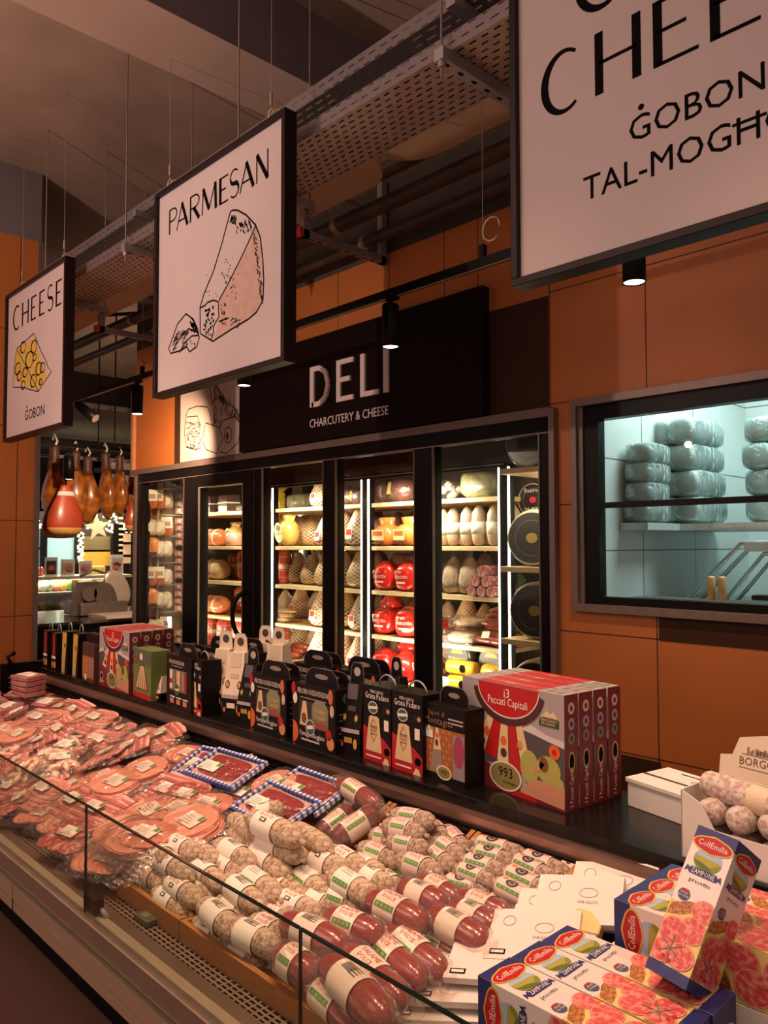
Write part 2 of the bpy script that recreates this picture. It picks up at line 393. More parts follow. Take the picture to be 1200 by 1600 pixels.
# cold room behind the window
TILE = mk('cold_room_tile', '#c8d4d3', .25, var=.03, scale=4); TJ = mk('tile_joint', '#5c6a6a', .6)
b = MB(); b.bx(-2.04, 1.2, 5.1, 5.2, .4, 3.0, TILE); b.bx(-2.06, -1.99, W+T_, 5.1, .4, 3.0, TILE); b.bx(1.15, 1.25, W+T_, 5.1, .4, 3.0, TILE)
b.bx(-2.1, 1.2, W+T_, 5.2, 3.0, 3.05, TILE); b.bx(-2.1, 1.2, W+T_, 5.2, .35, .4, TILE)
cf = FY(5.1); cx = FX(-1.99)
for x in (-1.5, -.9, -.3, .3): b.rect(cf, x-.003, .4, x+.003, 3, TJ)
for z in (1.1, 1.55, 2.0, 2.45): b.rect(cf, -2, z-.003, 1.2, z+.003, TJ); b.rect(cx, W+T_, z-.003, 5.1, z+.003, TJ)
for y in (3.75, 4.35): b.rect(cx, y-.003, .4, y+.003, 3, TJ)
struct(b.obj('wall_right'))
# far end of the shop
b = MB(); DK = mk('dark_far_wall', '#2b211b', .7, var=.2)
b.bx(-12.2, -12, 2, 7.5, 0, 4.28, DK)
ff = FX(-12)
def far(px0, py0, px1, py1, m, off=.004, bm=None):
    p = P(px0, py0, x=-12); q = P(px1, py1, x=-12); (bm or b).rect(ff, p.y, q.z, q.y, p.z, m, off)
far(124, 838, 172, 862, mk('olive_paint', '#77694a', .6)); far(124, 859, 172, 884, mk('yellow_paint', '#d9a83e', .6))
b.bx(-12.2, -6.0, 7.4, 7.5, 0, 4.28, DK)
struct(b.obj('wall_far'))
w1 = MB()
wp = P(58, 824, x=-11.95); wq = P(122, 884, x=-11.95)
BLUEL = mk('lit_blue_room', '#8fbcc4', .5, var=.05, scale=2, emit=.34)
w1.rect(FX(-11.95), wp.y-.6, wq.z-.2, wq.y, wp.z, BLUEL, .002)
struct(w1.obj('window_2'))
w1 = MB()
for px in (68, 121): q = P(px, 824, x=-11.94); w1.bx(-11.95, -11.9, q.y-.045, q.y+.045, .9, q.z+.06, BLACKM)
q = P(58, 824, x=-11.94); w1.bx(-11.95, -11.9, q.y-.8, q.y+.7, q.z, q.z+.06, BLACKM)
q = P(62, 857, x=-11.94); w1.bx(-11.95, -11.92, q.y-.5, q.y+.05, q.z-.015, q.z+.015, BLACKM)
struct(w1.obj('window_3'))
# ------------------------------------------------------------------ fridge front: frame, panes, door
fr = MB()
Y0, Y1 = W-.02, W+.06
fr.bx(FX0, FX1, Y0, Y1, 2.125, 2.2, BLACK); fr.bx(FX0, FX1, Y0, Y1, .12, .36, BLACK)
POST = [(-6.48, -6.39), (-5.66, -5.565), (-4.67, -4.58), (-3.885, -3.775), (-3.07, -2.94), (-2.22, -2.16)]
for a, c in POST: fr.bx(a, c, Y0+.0012, Y1-.001, .125, 2.195, BLACK)
fr.bx(FX0-.03, FX0, Y0-.02, Y1, .1, 2.2, TRIMM); fr.bx(FX1, FX1+.03, Y0-.02, Y1, .1, 2.235, TRIMM)
fr.bx(FX0, FX1, Y0-.006, Y0, 2.12, 2.127, TRIMM)
for a, c in POST[1:]: fr.bx(a-.012, a-.004, Y0-.004, Y0+.01, .36, 2.125, STEELD); fr.bx(c+.002, c+.01, Y0-.004, Y0+.01, .36, 2.125, STEELD)
f_ = fr.obj('window_1'); struct(f_)
for i, (a, c) in enumerate(((-6.39, -5.66), (-4.58, -3.885), (-3.775, -3.07), (-2.94, -2.22))):
    g = MB(); g.bx(a, c, W+.01, W+.018, .36, 2.125, GLASSF); g.obj('pane', f_)
dr = MB(); DX0, DX1 = -5.56, -4.675
for a, c in ((DX0, -5.42), (-4.80, DX1)): dr.bx(a, c, Y0-.009, Y1-.001, .361, 2.121, BLACK)
dr.bx(-5.42, -4.80, Y0-.01, Y1, 2.03, 2.122, BLACK); dr.bx(-5.42, -4.80, Y0-.01, Y1, .36, .5, BLACK)
for a in (-5.42, -4.806): dr.bx(a, a+.006, Y0-.014, Y0, .5, 2.03, STEEL)
dr.bx(-5.42, -4.80, Y0-.014, Y0, 2.026, 2.032, STEEL)
d_ = struct(dr.obj('door_1'))
g = MB(); g.bx(-5.42, -4.80, W+.01, W+.018, .5, 2.03, GLASSF); g.obj('pane', d_)
hb = MB(); pts = []
for i in range(13):
    a = math.pi*i/12; pts.append((-4.76-.06*math.sin(a), W-.03-.07*math.sin(a), 1.075-.165*math.cos(a)))
hb.tube(pts, .017, BLACKM, 10); hb.obj('door_handle', d_)
# ------------------------------------------------------------------ cold room window
b = MB()
b.bx(WX0-.0, WX1+.05, W-.03, W, WZ1-.035, WZ1, TRIMM); b.bx(WX0, WX1+.05, W-.03, W, WZ0, WZ0+.035, TRIMM); b.bx(WX0+.001, WX0+.03, W-.029, W, WZ0+.001, WZ1-.001, TRIMM)
b.bx(WX0+.03, WX0+.055, W-.01, W+.05, WZ0+.035, WZ1-.035, STEELD)
IX0, IZ0, IZ1 = WX0+.055, WZ0+.035, WZ1-.035
b.bx(IX0, WX1, W, W+.06, IZ1-.07, IZ1, BLACK); b.bx(IX0, WX1, W, W+.06, IZ0, IZ0+.035, BLACK); b.bx(IX0+.001, IX0+.075, W+.0012, W+.058, IZ0+.001, IZ1-.001, BLACK)
zm = P(932, 790, y=W).z; b.bx(IX0+.05, WX1, W+.003, W+.04, zm-.013, zm+.013, BLACK)
b.bx(WX1-.06, WX1-.001, W+.0012, W+.058, IZ0+.001, IZ1-.001, BLACK)
f4 = struct(b.obj('window_4'))
g = MB(); g.bx(IX0+.06, WX1-.05, W+.02, W+.028, IZ0+.03, IZ1-.06, GLASS); g.obj('pane', f4)
# ================================================================== CEILING SERVICES
TRAYP = perf('punched_tray_sheet', '#b89d92', .05, .03, .0115)
TRAYS = perf('punched_tray_flange', '#857b7d', .06, .03, .0125, swap='XZ')
b = MB(); TX0, TX1 = -5.7, .4
b.add([(TX0, 1.885, 3.2), (TX1, 1.885, 3.2), (TX1, 2.19, 3.2), (TX0, 2.19, 3.2)], [(0, 1, 2, 3)], TRAYP)
ct = tag(bpy.data.objects.new('cable_tray', None), 'perforated steel cable tray on cross struts behind the hanging signs', 'cable tray'); col.objects.link(ct)
b.obj('tray_sheet', ct)
b = MB()
for y in (1.885, 2.19): b.add([(TX0, y, 3.2), (TX1, y, 3.2), (TX1, y, 3.26), (TX0, y, 3.26)], [(0, 1, 2, 3)], TRAYS)
b.obj('flange', ct)
for i, x in enumerate((-1.665, -2.86, -3.95, -5.1)):
    s_ = MB(); y1 = 2.27
    s_.bx(x-.02, x+.02, 1.84, y1, 3.155, 3.197, GALV)
    for k in range(6): s_.ell(frame((x, 1.88+k*.07, 3.155), (0, 1, 0), (1, 0, 0)), 0, 0, .014, .007, INKK, .0008, 10)
    o = s_.obj('cross_strut', ct)
    r_ = MB()
    for y in (1.855, 2.25): r_.cyl((x, y, 3.1), (x, y, 4.28), .004, GREYP, 8); r_.cyl((x, y, 3.135), (x, y, 3.155), .014, GALV, 6)
    r_.obj('threaded_rod', o)
b = MB(); BLUC = mk('blue_cable', '#3a4f94', .5); REDC = mk('red_cable', '#8e3530', .5)
for k in range(9):
    y = 1.905+.033*k; b.tube([(x*.5, y+.006*math.sin(x*1.7+y*9), 3.219) for x in range(-11, 1)], .0155, (INKK, INKK, BLUC, INKK, REDC, INKK, INKK, BLUC, INKK)[k], 6)
b.obj('cable', ct)
b = MB()                                                           # second tray: above and in front
ct2 = tag(bpy.data.objects.new('upper_cable_tray', None), 'narrow grey cable tray hung above the wide perforated tray', 'cable tray'); col.objects.link(ct2)
TRY2 = perf('punched_grey_sheet', '#8f8687', .07, .035, .013)
b.add([(TX0, 1.95, 3.4), (TX1, 1.95, 3.4), (TX1, 2.1, 3.4), (TX0, 2.1, 3.4)], [(0, 1, 2, 3)], TRY2)
for y in (1.95, 2.1): b.add([(TX0, y, 3.4), (TX1, y, 3.4), (TX1, y, 3.46), (TX0, y, 3.46)], [(0, 1, 2, 3)], TRAYS)
b.obj('tray_sheet', ct2)
for x in (-1.665, -3.95):
    s_ = MB(); s_.bx(x-.02, x+.02, 1.9, 2.14, 3.365, 3.397, GALV); s_.obj('strut', ct2)
# beige rafts with rounded ends
BEIGE = mk('beige_raft_paint', '#c7ac8d', .7, var=.05, scale=3)
def raft(name, x0, x1, y0, y1, z, label, round_right, round_left):
    b = MB(); pts = []; r = (y1-y0)*.42
    def arc(cx, cy, a0, a1): return [(cx+r*math.cos(math.radians(a0+(a1-a0)*i/8)), cy+r*math.sin(math.radians(a0+(a1-a0)*i/8))) for i in range(9)]
    pts += [(x0, y0), (x1, y0)] if not round_right else [(x0, y0)]+arc(x1-r, y0+r, -90, 0)
    pts += arc(x1-r, y1-r, 0, 90) if round_right else [(x1, y1)]
    pts += arc(x0+r, y1-r, 90, 180) if round_left else [(x0, y1)]
    b.prism(pts, FZ(z), 0, .07, BEIGE)
    return tag(b.obj(name), label, 'ceiling panel')
raft('ceiling_raft', -7.6, -2.68, 2.22, 2.66, 3.40, 'beige ceiling raft with a rounded right end behind the cable tray', True, False)
raft('ceiling_raft', -2.70, .6, 2.20, 2.74, 3.46, 'beige ceiling raft at the upper right with a curved left corner', False, True)
PIPE = mk('dark_pipe_wrap', '#4f4238', .5, .2, var=.2, scale=8)
for y, z, r, lb in ((2.84, 3.40, .042, 'thick dark lagged pipe running in the middle of the bracket'), (3.05, 3.36, .035, 'dark pipe running closest to the orange wall'), (2.72, 3.50, .04, 'dark pipe running half hidden above the beige raft')):
    b = MB(); b.cyl((-8.2, y, z), (1, y, z), r, PIPE, 14)
    for x in (-3.35, -5.9): b.cyl((x-.02, y, z), (x+.02, y, z), r+.006, STEEL, 14)
    tag(b.obj('service_pipe'), lb, 'pipe')
for x, nm in ((-3.32, 'steel pipe bracket with red end cap right of the framed parmesan board'), (-5.9, 'steel pipe bracket over the gap beside the orange pillar')):
    b = MB(); t = thing('pipe_bracket', nm, 'bracket', (x, 0, 0))
    b.bx(-.02, .02, 2.55, 3.19, 3.25, 3.29, GALV)
    for k in range(9): b.rect(frame((0, 2.6+k*.065, 3.25), (0, 1, 0), (1, 0, 0)), 0, -.006, .045, .006, INKK)
    b.obj('rail', t)
    b = MB(); b.bx(-.02, .02, 3.14, 3.18, 3.25, 3.75, GALV); b.bx(-.02, .02, 2.56, 2.6, 3.25, 3.75, GALV); b.bx(-.02, .02, 2.56, 3.18, 3.55, 3.59, GALV); b.obj('post', t)
    b = MB(); b.bx(-.025, .025, 2.53, 2.552, 3.245, 3.295, mk('red_cap', '#c4342a', .5)); b.obj('end_cap', t)['label'] = 'red plastic end cap'
# vertical pipes and rods on the slab
for px, py, z, r, lb in ((283, 128, 4.28, .045, 'grey vertical drain pipe dropping from the ceiling behind the beam'), (362, 165, 4.28, .03, 'slim grey vertical pipe dropping just right of the drain pipe')):
    p = P(px, py, y=3.6 if r > .04 else 3.9); b = MB(); b.cyl((p.x, p.y, 3.32), (p.x, p.y, 4.28), r, GREYP, 14); b.cyl((p.x, p.y, 4.0), (p.x, p.y, 4.04), r+.008, GREYP, 14)
    tag(b.obj('drain_pipe'), lb, 'pipe')
b = MB(); p = P(70, 335, y=3.2); q = P(165, 368, y=3.2); b.cyl((-8.6, 2.9, 3.98), (-6.3, 4.6, 3.98), .02, BLACKM, 8)
for t_ in (.15, .8): b.cyl((-8.6+2.3*t_, 2.9+1.7*t_, 3.98), (-8.6+2.3*t_, 2.9+1.7*t_, 4.272), .007, BLACKM, 6)
tag(b.obj('conduit'), 'thin dark conduit under the slab above the orange pillar', 'conduit')
# track with spot lamps
TY, TZ = 2.5, 2.745
b = MB(); tr = tag(bpy.data.objects.new('light_track', None), 'long black lighting track in front of the orange wall', 'light track'); col.objects.link(tr)
b.bx(-7.0, .9, TY-.018, TY+.018, TZ-.018, TZ+.018, BLACKM); b.bx(-7.0, .9, TY-.006, TY+.006, TZ-.0195, TZ-.018, STEEL); b.obj('rail', tr)
for x in (-2.02, -5.04):
    h_ = MB(); h_.bx(x-.012, x+.012, TY-.012, TY+.012, TZ+.018, TZ+.075, BLACKM); h_.cyl((x, TY, TZ+.1), (x, TY, 4.28), .0015, GALV, 5)
    h_.tube([(x+.045+.045*math.cos(a*.55), TY, TZ+.13+.05*math.sin(a*.55)) for a in range(11)], .005, STEEL, 6); h_.obj('hanger', tr)
def spot_lamp(x, label, y=TY, z=TZ, r=.04, h=.2, power=25, tgt=None, rot=None, cone=70, lens=None):
    t = thing('spot_lamp', label, 'spot lamp', (x, y, z), 0, 'track spot lamps')
    b = MB(); b.cyl((0, 0, -.022), (0, 0, -.05), .012, BLACKM, 10); b.bx(-.02, .045, -.014, .014, -.034, -.018, BLACKM); b.obj('mount', t)
    b = MB(); b.lathe([(r*.9, -.05), (r, -.056), (r, -.05-h), (r*.93, -.05-h), (r*.9, -.04-h)], BLACKM, 20); bd = b.obj('housing', t)
    b = MB(); b.ell(frame((0, 0, -.046-h), (1, 0, 0), (0, -1, 0)), 0, 0, r*.89, r*.89, lens or LENS, .0, 20); b.obj('lens', bd)
    if power:
        l = light('lamp_bulb', 'SPOT', (0, 0, -.052-h), power, (1, .66, .42), .03, (0, 0, -2), cone, .7, parent=t)
        if tgt: l.rotation_euler = (V(tgt)-V((x, y, z-h))).to_track_quat('-Z', 'Y').to_euler()
    return t
spot_lamp(-2.57, 'black cylinder spot lamp hanging over the black shop board', power=20)
spot_lamp(-1.345, 'black cylinder spot lamp peeking out below the right white sign', power=60, cone=105)
spot_lamp(-3.78, 'black spot lamp whose lit lens shows below the framed parmesan board', power=14)
spot_lamp(-5.11, 'black spot lamp lighting the orange panel left of the parmesan board', power=270, tgt=(-6.1, 3.2, 2.3), cone=100)
sl = spot_lamp(-6.2, 'brown tilted spot lamp high in the gap right of the small left sign', power=0, lens=GALV)
sl.rotation_euler = (0, math.radians(-55), .5); sl.location = (-6.2, TY, TZ-.02)
# ================================================================== HANGING SIGNS
def sign(x0, x1, z0, z1, label, cables):
    t = thing('hanging_sign', label, 'sign', ((x0+x1)/2, 1.77, z1), 0, 'framed product signs hung from the ceiling')
    b = MB(); y0, y1, k = -.02, .04, .022; hx = (x1-x0)/2; H = z0-z1
    FRM = mk('dark_sign_frame', '#1e1211', .4, 0, spec=.2)
    b.bx(-hx, hx, y0, y1, -k, 0, FRM); b.bx(-hx, hx, y0, y1, H, H+k, FRM); b.bx(-hx, -hx+k, y0, y1, H+k, -k, FRM); b.bx(hx-k, hx, y0, y1, H+k, -k, FRM)
    b.bx(-hx+k, hx-k, .034, .039, H+k, -k, FRM)
    b.obj('sign_frame', t, bevel=.002)
    for c in cables:
        b = MB(); cx = c-(x0+x1)/2
        b.cyl((cx, .01, .05), (cx, .01, 4.28-z1), .0016, GALV, 5); b.cyl((cx, .01, .07), (cx, .01, .12), .006, STEEL, 8)
        b.tube([(cx+.02*math.cos(a*.63), .01, .028+.026*math.sin(a*.63)) for a in range(11)], .0035, STEEL, 6)
        b.tube([(cx+.045*math.cos(a*.7)+.02, .01, .02+.018*math.sin(a*.7)) for a in range(9)], .003, STEEL, 6); b.obj('hanging_cable', t)
    p = MB(); p.bx(-hx+k, hx-k, -.003, .0, H+k, -k, WHITEP)
    F = M.Translation((-(x0+x1)/2, -.003, -z1)) @ FY(0)
    return t, p, F
S = lambda px, py: (lambda q: (q.x, q.z))(P(px, py, y=1.767))
def deco(p, F, ch, x, z, w, h, thin, thick):
    """tall poster capitals with one heavy stroke"""
    L = lambda pts, wd: p.line(F, [(x+a*w, z+c*h) for a, c in pts], wd, INKK)
    arc = lambda cx, cy, rx, ry, a0, a1, n=18: [(cx+rx*math.cos(math.radians(a0+(a1-a0)*i/n)), cy+ry*math.sin(math.radians(a0+(a1-a0)*i/n))) for i in range(n+1)]
    if ch == 'C':
        pts = arc(.52, .5, .5, .5, 55, 305, 24); L(pts, [thin+(thick-thin)*max(0, math.sin(math.pi*i/24))**2 for i in range(25)])
    elif ch == 'H': L([(.08, 0), (.08, 1)], thick); L([(.92, 0), (.92, 1)], thick); L([(.08, .5), (.92, .5)], thin)
    elif ch == 'E': L([(.12, 0), (.12, 1)], thick); L([(.1, 1-.5*thin/h), (1, 1-.5*thin/h)], thin); L([(.1, .52), (.75, .52)], thin); L([(.1, .5*thin/h), (1, .5*thin/h)], thin)
    elif ch == 'S':
        pts = arc(.5, .74, .4, .26, 40, 240, 12)+arc(.5, .26, .42, .26, 60, -140, 12)
        n = len(pts); L(pts, [thin+(thick-thin)*max(0, 1-abs(i-n/2)/5) for i in range(n)])
    elif ch == 'P': L([(.1, 0), (.1, 1)], thin*1.5); L([(.1, .98)]+arc(.5, .74, .42, .24, 90, -90, 10)+[(.1, .5)], thin)
    elif ch == 'A': L([(0, 0), (.5, 1)], thin); L([(.46, 1), (.98, 0)], thick); L([(.17, .32), (.84, .32)], thin)
    elif ch == 'R': L([(.1, 0), (.1, 1)], thin*1.5); L([(.1, .98)]+arc(.5, .74, .42, .24, 90, -90, 10)+[(.1, .5)], thin); L([(.42, .5), (.95, 0)], thick)
    elif ch == 'M': L([(.05, 0), (.1, 1)], thin); L([(.1, 1), (.5, .1)], thick); L([(.5, .1), (.9, 1)], thin); L([(.9, 1), (.95, 0)], thick)
    elif ch == 'N': L([(.08, 0), (.08, 1)], thin); L([(.08, 1), (.92, 0)], thick); L([(.92, 0), (.92, 1)], thin)
    elif ch == 'G':
        pts = arc(.52, .5, .5, .5, 50, 330, 24); L(pts, [thin+(thick-thin)*max(0, math.sin(math.pi*i/24))**2 for i in range(25)]); L([(.6, .42), (.97, .42), (.97, .2)], thin)
    elif ch == 'O':
        pts = arc(.5, .5, .48, .5, 0, 360, 28); L(pts, [thin+(thick-thin)*abs(math.cos(2*math.pi*i/28)) for i in range(29)])
    elif ch == 'T': L([(.5, 0), (.5, 1)], thick); L([(0, .985), (1, .985)], thin)
def draw(p, F, pts, wd=.006): p.line(F, [S(*q) for q in pts], wd, INKK)
def Zm(ox, oy, k): return lambda pts: [(ox+a*k, oy+c*k) for a, c in pts]
# parmesan
t, p, F = sign(-3.425, -2.38, 2.277, 3.262, 'square white sign reading PARMESAN with a wedge drawing, middle of three', (-3.33, -2.51))
for ch, x, w_ in (('P', -3.31, .08), ('A', -3.235, .10), ('R', -3.12, .09), ('M', -3.015, .125), ('E', -2.87, .07), ('S', -2.79, .075), ('A', -2.71, .10), ('N', -2.595, .09)):
    deco(p, F, ch, x, 3.035, w_, .118, .008, .02)
z6 = Zm(240, 300, .1875)
PEACH = mk('sign_peach_tint', '#bd9a8c', .5); 
p.poly([S(*q) for q in z6([(545, 910), (640, 740), (720, 570), (850, 290), (880, 420), (900, 640), (905, 880), (860, 1000), (700, 1120), (560, 1210), (500, 1240), (540, 1080)])], F, PEACH, .0004)
for q in ([(640, 165), (660, 152), (700, 152), (770, 190), (850, 275), (890, 380), (910, 560), (918, 720), (912, 900), (860, 1000), (790, 1060), (640, 1150), (495, 1245), (440, 1210), (390, 1180), (388, 960), (420, 850), (500, 660), (570, 430), (640, 165)],
          [(850, 280), (800, 400), (720, 570), (640, 730), (545, 905)], [(392, 965), (430, 945), (450, 920), (500, 902), (540, 915), (545, 1040), (500, 1120), (500, 1170), (480, 1235)],
          [(545, 1080), (625, 1050)], [(270, 1015), (200, 1100), (165, 1200), (125, 1310), (145, 1345), (230, 1320), (275, 1290)], [(270, 1015), (330, 1060), (370, 1150), (380, 1220), (360, 1290), (300, 1332), (275, 1290), (275, 1240), (320, 1200), (375, 1195)], [(165, 1310), (215, 1230), (290, 1140), (360, 1165)]):
    draw(p, F, z6(q), .0075)
r2 = random.Random(3)
def hatch(n, x0, x1, y0, y1, L, ang, wd=.005):
    for _ in range(n):
        a, c = r2.uniform(x0, x1), r2.uniform(y0, y1); l = L*r2.uniform(.5, 1.2); g = math.radians(ang+r2.uniform(-12, 12))
        draw(p, F, z6([(a, c), (a+l*math.cos(g), c+l*math.sin(g))]), wd)
hatch(26, 640, 690, 190, 240, 35, 95); hatch(30, 690, 820, 230, 320, 30, 70)
for k in range(34): hatch(1, 825+k*1.9, 850+k*1.6, 340+k*17, 350+k*17, 32, 60)
hatch(26, 415, 500, 930, 1130, 22, 80, .011); hatch(18, 560, 720, 640, 900, 22, 110); hatch(14, 560, 600, 900, 1100, 25, 70); hatch(14, 660, 730, 1040, 1120, 25, 140)
hatch(22, 190, 300, 1150, 1300, 70, 130); hatch(14, 290, 350, 1040, 1150, 40, 60, .009); hatch(10, 430, 530, 600, 900, 12, 90); hatch(8, 590, 660, 540, 680, 12, 120)
hatch(8, 300, 350, 1230, 1290, 16, 80); hatch(8, 410, 480, 1130, 1190, 14, 60, .01)
p.obj('sign_panel', t)
# small swiss cheese sign
t, p, F = sign(-5.53, -4.505, 2.27, 3.262, 'white sign with a yellow holed cheese drawing, farthest left of the three', (-5.3, -4.6))
for ch, x, w_ in (('C', -5.41, .13), ('H', -5.25, .12), ('E', -5.09, .09), ('E', -4.95, .09), ('S', -4.82, .10), ('E', -4.685, .09)): deco(p, F, ch, x, 3.0, w_, .155, .011, .021)
zc = Zm(0, 400, .1874)
YEL = mk('sign_yellow_tint', '#c7a64c', .5)
p.poly([S(*q) for q in zc([(145, 775), (285, 680), (390, 1010), (320, 1125)])], F, YEL, .0004); p.poly([S(*q) for q in zc([(140, 785), (310, 1120), (200, 1080), (120, 1030), (115, 930)])], F, YEL, .0004)
for q in ([(140, 775), (283, 645), (300, 690), (345, 800), (390, 890), (400, 930), (432, 960), (320, 1130), (250, 1115), (200, 1095), (110, 1095), (115, 940), (140, 775)], [(145, 785), (230, 940), (320, 1130)]): draw(p, F, zc(q), .007)
for a, c, r in ((195, 760, 24), (285, 755, 26), (247, 865, 34), (290, 845, 14), (325, 940, 26), (357, 930, 20), (150, 940, 26), (163, 1000, 20), (210, 970, 20), (280, 1040, 26), (340, 1050, 12), (195, 1075, 18)):
    u, v = S(a*.1874, 400+c*.1874); k = .0018*r
    p.ring(F, u, v, k, k*.85, .008, INKK, n=12); p.ring(F, u-.3*k, v, k*.8, k*.8, .012, INKK, .0009, 8, 90, 270)
p.text(F, 'GOBON', -5.0, 2.375, .064, INKK, maxw=.33); p.ell(F, -5.135, 2.458, .009, .009, INKK)
p.obj('sign_panel', t)
# right sign
t, p, F = sign(-1.315, -.28, 2.30, 3.285, 'large white sign cut by the right edge, lettered about goat cheese', (-1.2, -.4))
for ch, x, w_ in (('C', -1.21, .125), ('H', -1.05, .125), ('E', -.893, .115), ('E', -.753, .115), ('S', -.60, .12), ('E', -.45, .115)): deco(p, F, ch, x, 2.742, w_, .165, .0095, .024)
for ch, x, w_ in (('G', -1.10, .14), ('O', -.93, .15), ('A', -.75, .14), ('T', -.60, .12)): deco(p, F, ch, x, 2.972, w_, .165, .0095, .024)
p.text(F, 'GOBON', -.795, 2.582, .062, INKK, maxw=.325); p.ell(F, -.925, 2.662, .008, .008, INKK)
p.text(F, 'TAL-MOGHOZ', -1.09, 2.477, .062, INKK, align='L', maxw=.58); p.rect(F, -.705, 2.522, -.63, 2.529, INKK, .001)
p.obj('sign_panel', t)
# DELI board and drawing board
b = MB(); t = thing('shop_board', 'long black board lettered DELI above the lit fridges', 'sign', (0, 0, 0))
b.bx(-4.81, -2.545, W-.06, W, 2.25, 2.93, SIGNBLK); b.obj('board', t, bevel=.003)
DF = FY(W-.06); b = MB()
_so = [0]
def stem(pts, wd=.035):
    for (a, c), (d, e) in zip(pts, pts[1:]):
        dv = V((d-a, e-c)).normalized(); q = V((-dv.y, dv.x))*wd/2; ex = dv*wd*.0
        b.prism([(a-q.x, c-q.y), (d-q.x, e-q.y), (d+q.x, e+q.y), (a+q.x, c+q.y)], DF, .002, .016+.0004*_so[0], LETTER); _so[0] = (_so[0]+1) % 6
z0, z1 = 2.467, 2.728
stem([(-3.945, z0), (-3.945, z1)], .038); stem([(-3.945, z1-.015), (-3.87, z1-.015), (-3.81, z1-.05), (-3.785, z1-.13), (-3.81, z0+.05), (-3.87, z0+.015), (-3.945, z0+.015)], .032)
stem([(-3.68, z0), (-3.68, z1)], .038); [stem([(-3.68, v), (-3.54, v)], .03) for v in (z1-.015, z0+.015)]; stem([(-3.68, z0+.135), (-3.57, z0+.135)], .03)
stem([(-3.455, z0), (-3.455, z1)], .038); stem([(-3.455, z0+.015), (-3.32, z0+.015)], .03); stem([(-3.255, z0), (-3.255, z1)], .038)
b.text(DF, 'CHARCUTERY & CHEESE', -3.61, 2.338, .053, LETTER, .002, maxw=.735, ext=.004)
b.obj('lettering', t)['label'] = 'raised pale lettering'
b = MB(); ILL = mk('illustration_board', '#bba79c', .6, var=.03)
b.bx(-5.715, -4.812, W-.03, W, 2.25, 2.95, ILL); IF = FY(W-.03)
zi = Zm(200, 440, .35)
Q = lambda pts: [(lambda q: (q.x, q.z))(P(a, c, y=W-.03)) for a, c in zi(pts)]
BRW = mk('drawing_brown_ink', '#3a221c', .6)
for q in ([(258, 600), (270, 570), (310, 556), (355, 560), (368, 590), (375, 640)], [(258, 600), (252, 680), (262, 740), (310, 752), (325, 700)], [(345, 640), (330, 710), (350, 750), (395, 768), (425, 700), (405, 650), (345, 630)], [(262, 605), (310, 600), (325, 650)],
          [(365, 455), (372, 520), (388, 560), (380, 640)], [(365, 455), (400, 470), (430, 530), (470, 560), (500, 600), (508, 650), (490, 720), (440, 768), (410, 760)], [(425, 620), (480, 600), (505, 640)], [(425, 620), (410, 660)]): b.line(IF, Q(q), .009, BRW)
b.ring(IF, *Q([(447, 685)])[0], .05, .06, .01, BRW); b.ell(IF, *Q([(443, 690)])[0], .018, .03, BRW)
for _ in range(150):
    a, c = r2.uniform(258, 320), r2.uniform(625, 745); b.line(IF, Q([(a, c), (a+r2.uniform(3, 8), c+r2.uniform(-2, 4))]), .006, BRW)
for _ in range(70):
    k = r2.random(); a, c = 375+k*115+r2.uniform(-14, 16), 465+k*130+r2.uniform(-18, 22); b.line(IF, Q([(a, c), (a+r2.uniform(-8, 6), c+r2.uniform(10, 30))]), .008, BRW)
for _ in range(30): a, c = r2.uniform(380, 420), r2.uniform(500, 640); b.line(IF, Q([(a, c), (a+r2.uniform(-4, 4), c+r2.uniform(8, 20))]), .007, BRW)
tag(b.obj('drawing_board'), 'pinkish board with a ham and cheese line drawing left of the black board', 'picture')
# ================================================================== FRIDGE SHELVING AND GOODS
SZ = [1.86, 1.57, 1.275, .98, .69]; SY0, SY1 = 3.58, 4.0
t = thing('shelving_unit', 'black shelving with pale wooden shelves and lit posts inside the fridges', 'shelving', (0, 0, .12))
BAYS = [('leftmost', -6.40, -5.66), ('door', -5.66, -5.03), ('second', -4.97, -3.93), ('third', -3.87, -2.76)]
for n_, x0, x1 in BAYS:
    for z in SZ: 
        b = MB(); b.bx(x0, x1, SY0, SY1+.1, z-.12-.028, z-.12, PINE); b.obj('shelf', t, bevel=.004)
for x in (-5.0, -3.90, -2.73):
    b = MB(); b.bx(x-.03, x+.03, SY0-.03, SY0+.03, 0, 1.92, BLACK); p_ = b.obj('post', t)
    for s_ in (-1, 1):
        b = MB(); b.bx(x+s_*.034-.004, x+s_*.034+.004, SY0-.036, SY0-.024, .45, 1.90, LED); b.obj('led_strip', p_)
b = MB(); b.bx(-5.0, -2.73, SY0-.03, SY0+.03, 1.90, 1.93, BLACK); b.bx(-5.0, -2.73, SY0-.034, SY0-.03, 1.915, 1.921, STEEL); b.obj('top_rail', t)
for x in (-5.62, -5.3, -4.45, -3.4):
    b = MB(); b.bx(x-.04, x+.04, SY1+.13, SY1+.2, 0, 2.0, BLACK); b.obj('back_upright', t)
b = MB(); b.bx(-5.36, -5.33, SY1+.11, SY1+.13, .5, 1.84, LED); b.bx(-4.80, -4.775, SY1+.11, SY1+.13, .4, 1.84, LED); b.obj('led_strip', t)
FL = (1, .86, .64)
b = MB(); b.bx(-5.0, -2.7, SY0-.02, SY0+.0, 1.93, 2.66, mk('fridge_header', '#4a3628', .5, var=.1, spec=.2)); b.bx(-6.45, -5.0, SY0+.05, SY0+.07, 2.03, 2.66, mk('fridge_header', '#4a3628')); b.obj('header_panel', t)
